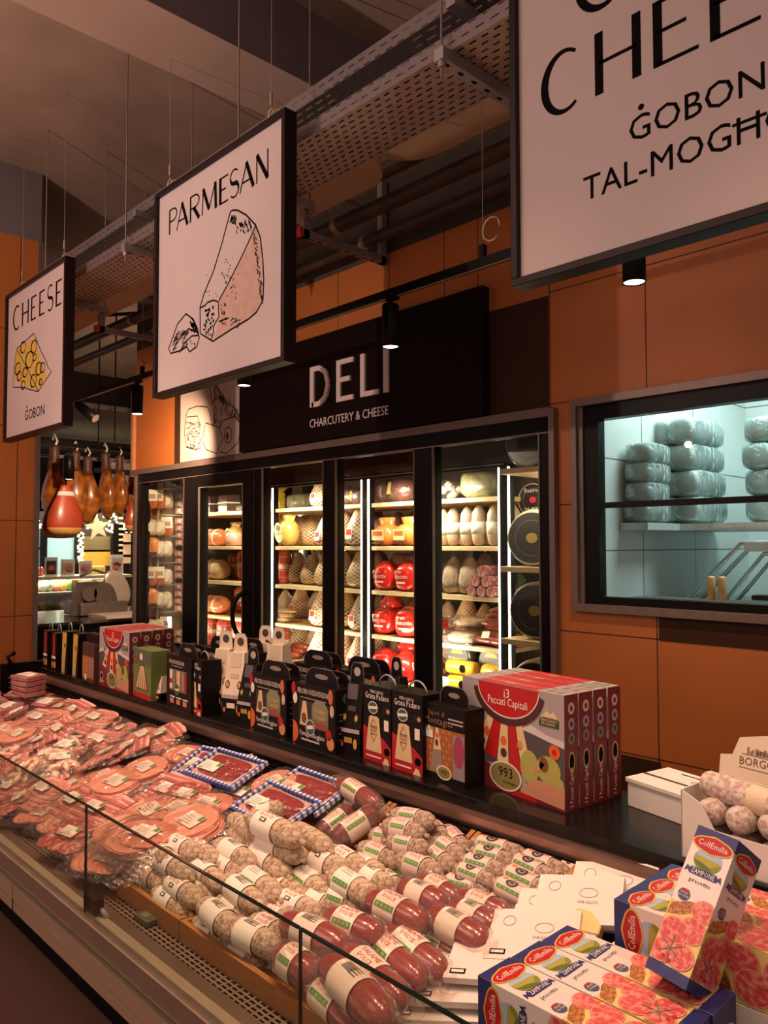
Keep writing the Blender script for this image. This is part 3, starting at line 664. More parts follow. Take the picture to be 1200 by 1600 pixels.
for x, pw in ((-6.1, 4), (-5.3, 9), (-4.45, 11), (-3.35, 13)):
    light('fridge_light', 'AREA', (x, 3.44, 1.9), pw, FL, .6, (x, 3.95, 1.35), size_y=.08)
    light('fridge_light', 'AREA', (x, 3.40, .9), pw*.7, FL, .6, (x, 4.0, .95), size_y=.08)
light('fridge_light', 'AREA', (-2.42, 3.36, 1.93), 3, FL, .3, (-2.45, 3.7, 1.2), size_y=.05)
t = thing('corner_shelving', 'short pale wood shelves by the right end of the fridges', 'shelving', (0, 0, 0))
CZ = [1.995, 1.46, 1.07, .66]
for z in CZ: b = MB(); b.bx(-2.66, -2.16, 3.42, 3.95, z-.03, z, PINE); b.obj('shelf', t, bevel=.003)
b = MB(); b.bx(-2.66, -2.63, 3.9, 3.95, .12, 2.2, BLACK); b.bx(-2.2, -2.16, 3.9, 3.95, .12, 2.2, BLACK); b.obj('upright', t)
b = MB(); b.bx(-2.60, -2.588, 3.7, 3.71, .4, 1.96, LED); b.obj('led_strip', t)
def lumpy(b, rx, ry, rz, m, pw=2.6, n=16, k=12, jig=.02, rg=rnd):
    """rounded block resting on z=0"""
    vs = []; sg = lambda v, e: math.copysign(abs(v)**e, v); e = 2/pw
    for i in range(k+1):
        ph = -math.pi/2+math.pi*i/k
        for j in range(n):
            th = 2*math.pi*j/n; q = 1+rg.uniform(-jig, jig)
            vs.append((rx*q*sg(math.cos(ph), e)*sg(math.cos(th), e), ry*q*sg(math.cos(ph), e)*sg(math.sin(th), e), rz+rz*q*sg(math.sin(ph), e)))
    b.add(vs, [(i*n+j, i*n+(j+1) % n, (i+1)*n+(j+1) % n, (i+1)*n+j) for i in range(k) for j in range(n)], m, True)
def simple(name, cat, fn):
    def f():
        b = MB(); fn(b); o = b.obj(name); o['category'] = cat; return o
    return Kit(f)
def parts(name, cat, *ps):
    def f():
        o = bpy.data.objects.new(name, None); col.objects.link(o); o.empty_display_size = .05; o['category'] = cat
        for pn, fn in ps: b = MB(); fn(b); b.obj(pn, o)
        return o
    return Kit(f)
HAMNET = netmat('netted_ham', '#b89372', '#d9cbb2', 34, '#8c4636'); HAMNET2 = netmat('dark_netted_ham', '#5f3226', '#cdb992', 36, '#a06f48'); WNET = netmat('white_netted_salami', '#b39a84', '#cfc2aa', 70, '#8e6656')
ham_prof = [(.015, .275), (.035, .265), (.052, .23), (.078, .175), (.102, .12), (.112, .075), (.098, .025), (.05, .0)][::-1]
def wrap_knot(b): b.lathe([(.02, .28), (.028, .30), (.02, .32), (.035, .34), (.02, .345)], FILM, 10)
K = {}
K['netham'] = parts('netted_ham', 'ham', ('meat', lambda b: b.lathe(ham_prof, HAMNET, 20, jig=.02)), ('paper_label', lambda b: (b.rect(frame((-.035, -.111, .05), (1, 0, 0), (0, .12, 1)), 0, 0, .07, .075, PAPER, .004), b.rect(frame((-.035, -.111, .05), (1, 0, 0), (0, .12, 1)), .008, .03, .062, .07, ink('#c23a2c'), .005))), ('string_tie', lambda b: b.cyl((0, 0, .285), (.01, 0, .335), .012, PAPER, 8)))
K['darkham'] = parts('netted_ham', 'ham', ('meat', lambda b: b.lathe(ham_prof, HAMNET2, 20, jig=.02)), ('string_tie', lambda b: b.cyl((0, 0, .285), (-.01, .01, .33), .012, PAPER, 8)))
REDBAG = mk('red_foil_bag', '#c8201a', .3, var=.2, scale=9, bump=.5, bscale=14, coat=.6)
def redbag_front(b):
    F = frame((0, -.078, .015), (1, 0, 0), (0, -.05, 1))
    b.text(F, 'gran', -.02, .105, .026, PAPER, .012, res=1); b.text(F, 'biscotto', .012, .070, .03, PAPER, .012, maxw=.115, res=1)
    b.line(F, [(-.035, .045), (.045, .045)], .012, PAPER, .012)
K['redbag'] = parts('ham_bag', 'packed ham', ('bag', lambda b: (lumpy(b, .088, .085, .09, REDBAG, 3.2, 18, 12, .025), lumpy(b, .06, .05, .10, REDBAG, 3, 10, 8, .05))), ('lettering', redbag_front))
K['redhead'] = simple('ham_bag', 'packed ham', lambda b: (lumpy(b, .088, .07, .035, REDBAG, 3.2, 16, 8, .04), lumpy(b, .06, .06, .05, REDBAG, 3, 10, 8, .08)))
ORB = mk('orange_foil_bag', '#d8813c', .3, var=.25, scale=12, bump=.6, bscale=16, coat=.6)
K['orangebag'] = parts('ham_bag', 'packed ham', ('bag', lambda b: (lumpy(b, .095, .085, .075, ORB, 2.6, 18, 12, .03), b.lathe([(.075, .11), (.06, .15), (.078, .19), (.05, .195)], ORB, 14, sq=.4, jig=.25))), ('label', lambda b: (b.rect(frame((-.055, -.088, .04), (1, 0, 0), (0, -.02, 1)), 0, 0, .11, .07, ink('#e9c08a'), .006), b.rect(frame((-.055, -.088, .04), (1, 0, 0), (0, -.02, 1)), .01, .03, .1, .06, ink('#b8552c'), .0075), b.rect(frame((-.055, -.088, .015), (1, 0, 0), (0, -.02, 1)), 0, 0, .11, .015, ink('#5b2a1c'), .006))))
PKM = mk('pink_mortadella', '#d99a86', .35, var=.12, scale=30, coat=.7)
ORM = mk('orange_mortadella', '#d87848', .3, var=.15, scale=16, coat=.8); TANM = mk('tan_netted_roast', '#c69a70', .35, var=.2, scale=22, coat=.6, bump=.3, bscale=40)
def logx(m, L=.30, r=.075): return lambda b: b.lathe([(r*.4, -L/2), (r*.85, -L/2+.02), (r, -L/2+.06), (r, L/2-.06), (r*.85, L/2-.02), (r*.4, L/2)], m, 18, M.Translation((0, 0, r)), ax='X')
def bands(c, n=2, L=.30, r=.077, wd=.03): return lambda b: [b.lathe([(r, -wd/2+o), (r, wd/2+o)], c, 18, M.Translation((0, 0, r-.002)), ax='X') for o in ([-.06, .06] if n == 2 else [0])]
K['mortadella'] = parts('mortadella', 'sausage', ('meat', logx(ORM)), ('printed_band', bands(ink('#e9d6c4'))))
K['roast'] = parts('netted_roast', 'roast', ('meat', logx(TANM, .28, .08)), ('string', bands(ink('#efe2cc'), 2, .28, .082, .008)))
K['smallmort'] = simple('mortadella_half', 'sausage', lambda b: b.lathe([(.03, 0), (.065, .01), (.072, .05), (.068, .10), (.03, .115)], PKM, 18))
PLAID = mk('red_sausage_skin', '#b03a30', .3, var=.12, scale=10, coat=.7)
def plaid_lines(b):
    for k in range(6):
        a = -math.pi/2+(k-2.5)*.42; x, y = .0705*math.cos(a), .0705*math.sin(a); b.tube([(x, y, .03), (x*1.005, y*1.005, .22)], .0018, ink('#e7a890'), 4)
    for z in (.05, .10, .15, .2): b.lathe([(.0712, z-.0015), (.0712, z+.0015)], ink('#e7a890'), 20)
K['plaid'] = parts('plaid_sausage', 'sausage', ('casing', lambda b: b.lathe([(.03, 0), (.06, .008), (.07, .04), (.07, .22), (.055, .245), (.02, .26)], PLAID, 20)), ('printed_lines', plaid_lines), ('label', lambda b: b.lathe([(.0716, .11), (.0716, .145)], ink('#d8b8a0'), 20)))
YB = mk('yellow_foil_bag', '#d9b45c', .3, var=.22, scale=12, bump=.6, bscale=18, coat=.6)
def yb_label(b):
    F = frame((0, -.078, .03), (1, 0, 0), (0, -.12, 1)); b.ell(F, 0, .07, .055, .075, ink('#efe0b4'), .004); b.text(F, 'PLEIN DOR', 0, .055, .018, ink('#6b5426'), .006, maxw=.09, res=1); b.ell(F, 0, .105, .03, .02, ink('#8c7a52'), .006)
K['yellowbag'] = parts('ham_bag', 'packed ham', ('bag', lambda b: (lumpy(b, .085, .075, .10, YB, 2.3, 16, 12, .03), b.lathe([(.07, .16), (.055, .19), (.08, .23), (.05, .236)], YB, 14, sq=.45, jig=.28))), ('label', yb_label))
WHS = mk('white_moulded_salami', '#b5a38c', .6, var=.1, scale=40, c2='#946e5a', lo=.5, hi=.75)
K['whitesal'] = parts('white_salami', 'salami', ('casing', lambda b: b.lathe([(.012, 0), (.035, .015), (.045, .07), (.046, .14), (.04, .20), (.02, .235), (.008, .25)], WNET, 16, jig=.02)), ('paper_band', lambda b: b.lathe([(.0475, .075), (.0478, .145)], PAPER, 16)))
K['cacc'] = parts('netted_bag', 'salami', ('salami', lambda b: b.lathe([(.03, 0), (.07, .02), (.08, .08), (.07, .16), (.03, .22), (.012, .24)], WHS, 18, jig=.03)), ('net_bag', lambda b: b.lathe([(.05, .0), (.082, .06), (.076, .16), (.03, .235), (.014, .26), (.03, .30)], FILM, 14, jig=.05)))
PLOG = mk('pink_marbled_log', '#b05a5e', .3, var=.1, c2='#e0b0a4', scale=40, lo=.45, hi=.6, coat=.7)
K['log'] = simple('wrapped_salami_log', 'salami', lambda b: b.cyl((0, -.10, .034), (0, .10, .034), .033, PLOG, 16))
CHA = mk('charcoal_cheese_wax', '#3d3b3a', .35, var=.2, coat=.4)
def amst(b):
    b.lathe([(.105, -.03), (.11, -.02), (.11, .04), (.10, .05)], CHA, 28, M.Translation((0, 0, .11)) @ M.Rotation(math.pi/2, 4, 'X'))
def amst_label(b):
    F = FY(-.056, 0, .11); b.ell(F, 0, .0, .095, .095, ink('#5a5957'), .004, 28); b.ell(F, 0, .03, .05, .03, ink('#d49a52'), .0055, 16, 0, 180); b.text(F, 'Old Amsterdam', 0, -.01, .020, ink('#d8cba6'), .006, maxw=.15, res=1)
K['amst'] = parts('cheese_wheel_half', 'cheese', ('wheel', amst), ('label', amst_label))
YLW = mk('yellow_cheese_wax', '#e2b035', .35, var=.08, coat=.4)
def ylog(b): b.lathe([(.03, -.105), (.042, -.10), (.045, -.06), (.045, .06), (.042, .10), (.03, .105)], YLW, 18, M.Translation((0, 0, .045)), ax='X')
K['ylog'] = parts('yellow_cheese_log', 'cheese', ('cheese', ylog), ('label', lambda b: b.ell(FY(-.046, 0, .045), .03, 0, .022, .025, INKK, .002, 16)))
DKW = mk('dark_cheese_rind', '#2f2a26', .3, var=.3, scale=8, coat=.7); RIM = mk('pale_cheese_rind', '#c7b58e', .45, var=.1, coat=.3)
def wheel(r, th, face, ringc, txt=None, dot=None):
    T = M.Translation((0, 0, r)) @ M.Rotation(math.pi/2, 4, 'X')
    def body(b): b.lathe([(r*.86, -th/2), (r, -th/2+.025), (r, th/2-.025), (r*.9, th/2-.003)], RIM if ringc else face, 32, T)
    def fc(b):
        F = FY(-th/2-.002, 0, r); b.ell(F, 0, 0, r*.9, r*.9, face, .004, 32); b.ring(F, 0, 0, r*.9, r*.9, .006, ink('#b5a686'), .0052, 32); b.ring(F, 0, 0, r*.62, r*.62, .002, ink('#8a7f6c'), .0052, 28)
        if txt:
            b.text(F, txt, 0, r*.42, r*.24, PAPER, .006, maxw=r*1.2, res=1); b.text(F, txt, 0, -r*.42, r*.24, PAPER, .006, maxw=r*1.2, res=1, rot=math.pi)
        if dot: b.ell(F, 0, 0, r*.22, r*.18, dot, .0056, 14)
    return ('wheel', body), ('label', fc)
K['whdark'] = parts('cheese_wheel', 'cheese', *wheel(.155, .13, DKW, True, None, ink('#a88a4a')))
K['whgrey'] = parts('cheese_wheel', 'cheese', *wheel(.14, .13, mk('grey_wheel_label', '#6d7068', .3, var=.3, scale=10, coat=.7), True))
K['whbas'] = parts('cheese_wheel', 'cheese', *wheel(.155, .16, mk('brown_black_label', '#2c1d1a', .3, coat=.5), True, 'Basiron', ink('#7a3a2e')))
K['whred'] = parts('cheese_wheel', 'cheese', *wheel(.11, .12, mk('red_black_label', '#2a1a1a', .3, coat=.5), False, 'Basiron', ink('#c8303a')))
CLR = mk('pale_vacuum_meat', '#cdbba4', .25, var=.15, scale=14, coat=.9, c2='#9a6a58', lo=.5, hi=.8)
K['clear'] = parts('vacuum_pack', 'packed meat', ('meat', lambda b: lumpy(b, .12, .09, .035, CLR, 3, 18, 8, .05)), ('clear_bag', lambda b: b.bx(-.14, .14, -.1, .1, .0, .078, FILM)))
DRK = mk('dark_vacuum_meat', '#5d2c28', .25, var=.3, scale=12, coat=1, bump=.3, bscale=20)
K['dark'] = parts('vacuum_pack', 'packed meat', ('meat', lambda b: lumpy(b, .11, .08, .08, DRK, 2.3, 18, 10, .05)), ('label', lambda b: b.rect(frame((-.05, -.09, .05), (1, 0, 0), (0, .2, 1)), 0, 0, .03, .08, ink('#c9a23a'), .006)), ('clear_bag', lambda b: lumpy(b, .125, .09, .085, FILM, 2.5, 14, 8, .08)))
K['darkpack'] = parts('tray_pack', 'packed meat', ('meat', lambda b: b.bx(-.07, .07, -.06, .06, .008, .07, DRK)), ('tray', lambda b: b.bx(-.078, .078, -.066, .066, 0, .012, PAPER)), ('cover', lambda b: b.bx(-.077, .077, -.065, .065, .013, .074, FILM)))
PKP = mk('pink_bacon_pack', '#a85f60', .3, var=.1, c2='#dcb2a0', scale=22, lo=.45, hi=.6, coat=.8, stretch=(1, 1, 4))
K['pinkpack'] = parts('bacon_pack', 'packed meat', ('meat', lambda b: b.bx(-.07, .07, -.09, .09, .004, .062, PKP)), ('film', lambda b: b.bx(-.076, .076, -.095, .095, 0, .068, FILM)), ('label', lambda b: b.ell(FY(-.0955, 0, .034), 0, 0, .03, .02, ink('#c7a294'), .003, 16)))
CHZ = mk('pale_marbled_cheese', '#b8ab86', .4, var=.2, scale=12, c2='#8b8a62', lo=.45, hi=.6, coat=.4)
K['marbled'] = parts('cheese_block', 'cheese', ('cheese', lambda b: lumpy(b, .15, .11, .085, CHZ, 3.5, 18, 10, .03)), ('wrap', lambda b: lumpy(b, .158, .12, .09, FILM, 3, 14, 8, .06)))
K['bagged'] = parts('bagged_bits', 'packed meat', ('contents', lambda b: [lumpy(b, .03, .03, .02+.02*(i % 4), CLR, 2.2, 8, 6, .1) if i == 0 else b.lathe([(.01, 0), (.03, .02), (.01, .045)], CLR, 8, M.Translation(((i % 4-1.5)*.045, (i//4-1)*.05, .01+.03*(i % 3)))) for i in range(12)]), ('bag', lambda b: lumpy(b, .115, .085, .065, FILM, 2.4, 14, 8, .12)))
OIL = mk('olive_oil_yellow', '#c8a52c', .2, var=.2, coat=.8)
K['yjar'] = parts('gift_jar', 'jar', ('jar', lambda b: b.lathe([(.05, 0), (.055, .01), (.055, .09), (.04, .11)], OIL, 18)), ('paper_cover', lambda b: b.lathe([(.058, .10), (.045, .125), (.085, .165), (.06, .17)], mk('yellow_paper', '#d8a43a', .5), 14, jig=.12)))
K['flatfish'] = parts('flat_pack', 'packed meat', ('meat', lambda b: [b.lathe([(.02, -.15), (.045, -.1), (.05, .05), (.02, .15)], mk('tan_flat_meat', '#c08f58', .35, var=.25, scale=20, coat=.6), 12, M.Translation((.01*i, .02*i-.03, .02+.033*i)), sq=.4, ax='X') for i in range(3)]), ('clear_bag', lambda b: b.bx(-.17, .17, -.08, .08, 0, .11, FILM)))
K['redmeat'] = parts('cured_meat_pack', 'packed meat', ('meat', lambda b: [b.lathe([(.02, -.11), (.04, -.07), (.042, .06), (.02, .11)], mk('dark_red_cured', '#8f3c2c', .35, var=.3, scale=18, coat=.7), 12, M.Translation((.02*i-.03, .03*i-.04, .035+.03*i)), sq=.7, ax='X') for i in range(3)]), ('white_label', lambda b: b.rect(frame((-.03, -.1, .05), (1, 0, .1), (0, .3, 1)), 0, 0, .06, .04, PAPER, .004)))
K['nohook'] = parts('hanging_pack', 'packed meat', ('meat', lambda b: lumpy(b, .055, .03, .075, mk('orange_pack_meat', '#b8683e', .3, var=.3, scale=16, coat=.8), 2.8, 14, 8, .04)), ('header_card', lambda b: (b.bx(-.05, .05, -.034, -.032, .07, .17, PAPER), b.rect(FY(-.034, -.05, .07), .015, .02, .085, .06, ink('#b08c78'), .002))))
K['nocard'] = parts('hanging_pack', 'packed meat', ('meat', lambda b: lumpy(b, .05, .03, .075, CLR, 2.8, 14, 8, .04)), ('round_label', lambda b: b.ell(FY(-.034, 0, .08), 0, 0, .032, .045, PAPER, .002, 18)))
K['noorange'] = parts('hanging_pack', 'packed meat', ('pack', lambda b: lumpy(b, .06, .03, .09, ORB, 2.8, 14, 8, .04)), ('dark_strip', lambda b: b.bx(-.055, .055, -.034, -.03, .02, .05, ink('#3a1a14'))))
DESC = dict(netham='netted ham with red label', darkham='dark ham in diamond net', redbag='red foil ham pack with white lettering', redhead='crumpled red foil pack', orangebag='orange foil ham pack with tied top',
    mortadella='orange mortadella log with printed bands', roast='tan netted roast', smallmort='small pink mortadella half', plaid='upright red plaid sausage', yellowbag='yellow foil ham bag with oval label', whitesal='upright white salami with paper band',
    cacc='pale salami in net bag', log='pink marbled salami log', amst='charcoal half cheese wheel with gold lettering', ylog='yellow wax cheese log with dark dot', clear='flat clear vacuum pack of pale meat', dark='dark cured ham in clear wrap',
    darkpack='dark red meat tray pack', pinkpack='pink bacon pack', marbled='large pale marbled cheese block', bagged='clear bag of small cured bits', yjar='yellow gift jar with frilled paper top', flatfish='flat tan cured meats in clear bag', redmeat='cured meat pack, white label')
SHN = ['top', 'second', 'third', 'fourth', 'lowest']
GRP = {}
def goods(bay, sh, items):
    """items: (kind, px, dy, rotz, scale, dz)"""
    for i, it in enumerate(items):
        k, px = it[0], it[1]; dy = it[2] if len(it) > 2 else .12; rz = it[3] if len(it) > 3 else 0; s_ = it[4] if len(it) > 4 else 1; dz = it[5] if len(it) > 5 else 0
        p = P(px, 900, y=SY0+dy)
        K[k].put(f'{DESC[k]}, {ORD[i]} on {SHN[sh]} shelf of {bay}', DESC[k]+' in the fridges', (p.x, p.y, SZ[sh]+dz), (0, 0, rz+rnd.uniform(-.08, .08)), (s_,)*3)
D_ = 'door bay'
goods(D_, 0, [('darkpack', 330), ('darkpack', 357), ('darkpack', 330, .12, 0, 1, .077), ('darkpack', 357, .12, 0, 1, .077), ('clear', 377, .24, 1.4, 1)])
goods(D_, 1, [('bagged', 333, .32, 0, 1, .02), ('mortadella', 336, .12, 0, 1), ('yellowbag', 368, .22, 0, .9), ('smallmort', 366, .08, 0, 1.1)])
goods(D_, 2, [('cacc', 333, .34, 0, .8), ('roast', 338, .12, 0, 1.1), ('plaid', 368, .3, 0, .95), ('plaid', 384, .22, 0, 1.05)])
goods(D_, 3, [('redmeat', 333, .33, 0, 1), ('mortadella', 338, .1, 0, 1.05), ('plaid', 378, .3, 0, .9)])
goods(D_, 4, [('plaid', 330), ('plaid', 352), ('plaid', 376)])
L_ = 'bay left of door'
for sh, n in ((0, 3), (1, 4), (2, 4), (3, 4), (4, 2)):
    goods(L_, sh, [('pinkpack', 292+(.0 if j % 2 else .5), .06, .2, .95, j*.065) for j in range(n)])
for r, z in enumerate((1.90, 1.66, 1.47, 1.22, 1.02, .78, .56)):
    for j, px in enumerate((237, 249, 261)):
        k = ('nohook', 'nohook', 'nocard') if r in (0, 3, 6) else ('noorange', 'nocard', 'nocard') if r in (2, 4) else ('nocard', 'nocard', 'nohook')
        kk = k[j]; p = P(px, 900, x=-6.40+.02*j)
        K[kk].put(f'{dict(nohook="hanging meat pack with white card", nocard="hanging pale pack with oval label", noorange="hanging orange foil pack")[kk]}, {ORD[j]} across in {ORD[r]} row left of door', 'packs hanging at the left end of the fridges', (p.x, p.y, z), (0, 0, .75+rnd.uniform(-.2, .2)))
b = MB()
for z in (2.09, 1.85, 1.66, 1.42, 1.22, .98, .76): b.cyl((-6.44, 3.36, z), (-6.44, 3.62, z), .006, STEEL, 6)
for y in (3.36, 3.62): b.cyl((-6.44, y, .12), (-6.44, y, 2.15), .012, STEEL, 8)
tag(b.obj('hanging_rack'), 'steel wire rack carrying hanging packs at the left end of the fridges', 'rack')
B2 = 'bay right of door'
goods(B2, 0, [('dark', 414, .14, 0, .75), ('yjar', 433, .1, 0, 1.15), ('marbled', 470, .34, 0, .8)])
goods(B2, 1, [('yellowbag', 413), ('yellowbag', 451, .08, 0, 1.05), ('yellowbag', 440, .28, 0, 1, .05), ('darkham', 476, .25, 0, .9)])
goods(B2, 2, [('plaid', 414, .1, 0, 1.05), ('plaid', 441, .1, 0, 1.05), ('darkham', 466, .2, 0, .9)])
goods(B2, 3, [('smallmort', 416, .28, 0, 1.2), ('flatfish', 440, .1, 0, 1.0)])
goods(B2, 4, [('plaid', 414), ('plaid', 439), ('redmeat', 466, .2)])
B3 = 'middle fridge bay'
goods(B3, 0, [('netham', 502, .1, 0, .8), ('dark', 543, .12, 0, .85), ('dark', 562, .1, 0, .75)])
goods(B3, 1, [('darkham', 488, .26, 0, .9), ('netham', 511, .1, 0, .85), ('netham', 538, .1, 0, .92), ('netham', 563, .08, 0, .98)])
goods(B3, 2, [('darkham', 488, .14, 0, .85), ('darkham', 510, .1, 0, .85), ('darkham', 540, .12, 0, .95), ('darkham', 564, .1, 0, .95)])
goods(B3, 3, [('netham', 506, .1, 0, .98), ('darkham', 540, .14, 0, 1), ('netham', 566, .1, 0, .9)])
goods(B3, 4, [('netham', 502, .1, 0, .98), ('netham', 537, .15, 0, .98), ('netham', 563, .08, 0, .95)])
B4 = 'red packs bay'
goods(B4, 0, [('dark', 602, .12, 0, 1), ('dark', 630, .1, 0, 1.05), ('netham', 592, .3, 0, .7)])
goods(B4, 1, [('cacc', 590, .3, 0, .9), ('cacc', 604, .34, 0, .9), ('orangebag', 605, .1), ('orangebag', 640, .1)])
goods(B4, 2, [('darkham', 587, .2, 0, .95), ('redbag', 606, .08), ('redbag', 641, .08), ('smallmort', 630, .3, 0, 1.1, .12), ('smallmort', 652, .3, 0, 1.1, .12)])
goods(B4, 3, [('cacc', 595, .3, 0, .95), ('redbag', 605, .1), ('redbag', 640, .08, .2), ('redhead', 612, .14, 0, .9, .17)])
goods(B4, 4, [('netham', 587, .25, 0, .95), ('redbag', 603, .06), ('redbag', 636, .08), ('redhead', 640, .18, 0, 1, .17), ('redbag', 668, .12)])
B5 = 'rightmost fridge bay'
goods(B5, 0, [('bagged', 706, .1, 0, 1), ('marbled', 760, .14, 0, 1)])
goods(B5, 1, [('whitesal', 694, .1, 0, .95), ('whitesal', 709), ('whitesal', 731, .1), ('whitesal', 749, .1, 0, 1.02), ('whitesal', 773, .1), ('whitesal', 788, .16), ('whitesal', 803, .1, 0, .98)])
goods(B5, 2, [('mortadella', 692, .3, 1.3, .8), ('cacc', 710, .1, 0, .95), ('cacc', 736, .1, 0, .95), ('log', 752, .08), ('log', 768, .08), ('log', 784, .08), ('log', 760, .08, 0, 1, .058), ('log', 776, .08, 0, 1, .058), ('log', 768, .08, 0, 1, .116)])
goods(B5, 3, [('redhead', 690, .3), ('clear', 728, .1, 0, 1), ('clear', 738, .2, .2, .9, .085), ('redmeat', 776, .12), ('redmeat', 803, .1), ('redmeat', 790, .2, .5, 1, .1)])
goods(B5, 4, [('ylog', 722, .08, 0, 1), ('ylog', 722, .1, 0, 1, .092), ('ylog', 776, .08, 0, 1), ('ylog', 777, .1, 0, 1, .092), ('amst', 723, .26, 0, 1, .06), ('amst', 776, .26, 0, 1, .06)])
for bay, pxs, ks in ((B2, (420, 446, 470), ('darkham', 'cacc', 'netham')), (B3, (494, 522, 548, 568), ('netham', 'darkham', 'netham', 'cacc')), (B4, (596, 622, 648), ('darkham', 'cacc', 'netham')), (B5, (700, 730, 758), ('cacc', 'netham', 'cacc'))):
    for sh in range(1, 5):
        for i, px in enumerate(pxs):
            k = ks[(i+sh) % len(ks)]; p = P(px, 900, y=3.97)
            K[k].put(f'{DESC[k]}, {ORD[i]} behind on {SHN[sh]} shelf of {bay}', DESC[k]+' in the fridges', (p.x, 3.97, SZ[sh]), (0, 0, rnd.uniform(-.3, .3)), (.9,)*3)
cs = dict(whgrey='grey labelled cheese wheel on the top corner shelf, upper right of the fridges', whred='small red and black cheese wheel standing under the top corner shelf')
def corner(k, px, y, z, label, rz=0, s_=1):
    p = P(px, 900, y=y); K[k].put(label, 'cheese wheels on the corner shelves', (p.x, y, z), (0, 0, rz), (s_,)*3)
corner('whgrey', 834, 3.56, CZ[0], 'grey faced cheese wheel on the top corner shelf, upper right of the fridges', .25)
corner('whred', 842, 3.82, 1.735, 'small red and black cheese wheel under the top corner shelf', .1, .95)
b = MB(); b.bx(-2.6, -2.17, 3.68, 3.95, 1.7, 1.733, PINE); tag(b.obj('bracket_shelf'), 'short pale wood shelf holding the small red cheese wheel', 'shelf')
corner('whdark', 840, 3.54, CZ[1], 'dark faced cheese wheel on the second corner shelf', .2)
corner('whdark', 843, 3.54, CZ[2], 'dark faced cheese wheel on the third corner shelf', .2)
corner('whbas', 845, 3.54, CZ[3], 'brown labelled cheese wheel on the lowest corner shelf, above the red gift boxes', .15)
p = P(857, 900, y=3.66); K['smallmort'].put('small wrapped cheese on top of the third corner shelf, behind the dark wheel', 'small cheeses in the corner', (p.x, 3.8, CZ[2]), (0, 0, 0), (1, 1, 2.6))
KCB = simple('crumpled_bag', 'bag', lambda b: b.lathe([(.12, 0), (.1, .012), (.05, .03), (.02, .06), (.035, .085), (.01, .09)], FILM, 12, jig=.25))
for px, lb in ((545, 'crumpled clear bag on top of the fridge shelving, left one'), (622, 'crumpled clear bag on top of the fridge shelving, right one')): p = P(px, 740, y=SY0-.045); KCB.put(lb, None, (p.x, SY0+.0, 2.052), (0, 0, px), (1, .35, 1))
b = MB(); p = P(688, 1070, y=3.5); b.bx(-.05, .05, -.002, .002, 0, .1, KRAFT); b.bx(-.05, .05, -.002, .03, 0, .003, KRAFT); o = b.obj('price_card'); o.location = (p.x, 3.52, .69); tag(o, 'blank cream card standing below the yellow cheese logs', 'card')
b = MB(); p = P(808, 890, y=3.6); GRN = mk('dark_green_herb', '#3d4a2c', .6, var=.3)
for i in range(16): g = i*.39; b.tube([(0, 0, .06), (.03*math.cos(g), .01, .06+.05*math.sin(g)), (.05*math.cos(g+.2), .0, .06+.085*math.sin(g+.2))], .004, GRN, 5)
b.cyl((0, 0, 0), (0, 0, .06), .01, GRN, 6); o = b.obj('herb_bundle'); o.location = (p.x, 3.62, SZ[2]); tag(o, 'small green herb bundle beside the stacked pink logs', 'herbs')
# ================================================================== COLD ROOM CONTENTS
t = thing('wire_shelf', 'white steel shelf carrying the wrapped meat blocks in the cold room', 'shelf', (0, 0, 0))
zs = 1.695; ys = P(994, 800, x=-1.915).y+.11; WST = mk('white_steel', '#bfcac8', .35, .3)
b = MB(); b.bx(-1.985, .9, 3.85, 4.6, zs-.045, zs-.01, WST); b.bx(-1.985, -1.84, ys-.14, 3.85, zs-.045, zs-.01, WST); b.obj('shelf_board', t)
b = MB()
for x in (-1.62, .2): b.bx(x-.03, x+.03, 4.6, 4.66, .4, 2.3, mk('grey_post', '#7d8a8a', .4, .4))
b.obj('upright', t)
MEATW = mk('wrapped_meat', '#6f6460', .3, var=.3, scale=7, coat=.6, c2='#93989a', lo=.4, hi=.62)
def loaf(L, wd, h):
    return parts('wrapped_meat_block', 'wrapped meat', ('meat', lambda b: b.lathe([(.5, -L/2), (.97, -L/2+.012), (1, -L/2+.05), (1, L/2-.05), (.97, L/2-.012), (.5, L/2)], MEATW, 22, M.Translation((0, 0, h/2)) @ M.Diagonal((wd/2*1.1, 1, h/2*1.1, 1)) @ M.Rotation(math.pi/2, 4, 'X'), jig=.03)),
        ('plastic_wrap', lambda b: lumpy(b, wd/2+.012, L/2+.02, h/2+.004, FILMC, 5, 26, 16, .014)))
KL = loaf(.36, .135, .132)
xa = -1.955
for c in range(6):
    for r in range(4):
        x = P((1034, 1070, 1160, 1196, 1235, 1275)[c], 800, y=3.9).x; yy = 4.07+(.0 if c < 2 else .22)+rnd.uniform(-.015, .015)
        if c == 0 and r == 3: x += .0
        KL.put(f'wrapped meat block, {ORD[r]} layer up, {ORD[c]} column right of narrow stack', 'wrapped meat blocks on the cold room shelf', (x+rnd.uniform(-.008, .008), yy, zs-.004+r*.135), (0, 0, rnd.uniform(-.04, .04)))
KS = loaf(.22, .125, .094); xs = -1.915; ys = P(994, 800, x=xs).y+.11
for r in range(4):
    KS.put(f'wrapped meat block in narrow left stack, {ORD[r]} from below', 'wrapped meat blocks in the narrow left stack', (xs+.003*r, ys, zs-.006+r*.097), (0, 0, rnd.uniform(-.05, .05)))
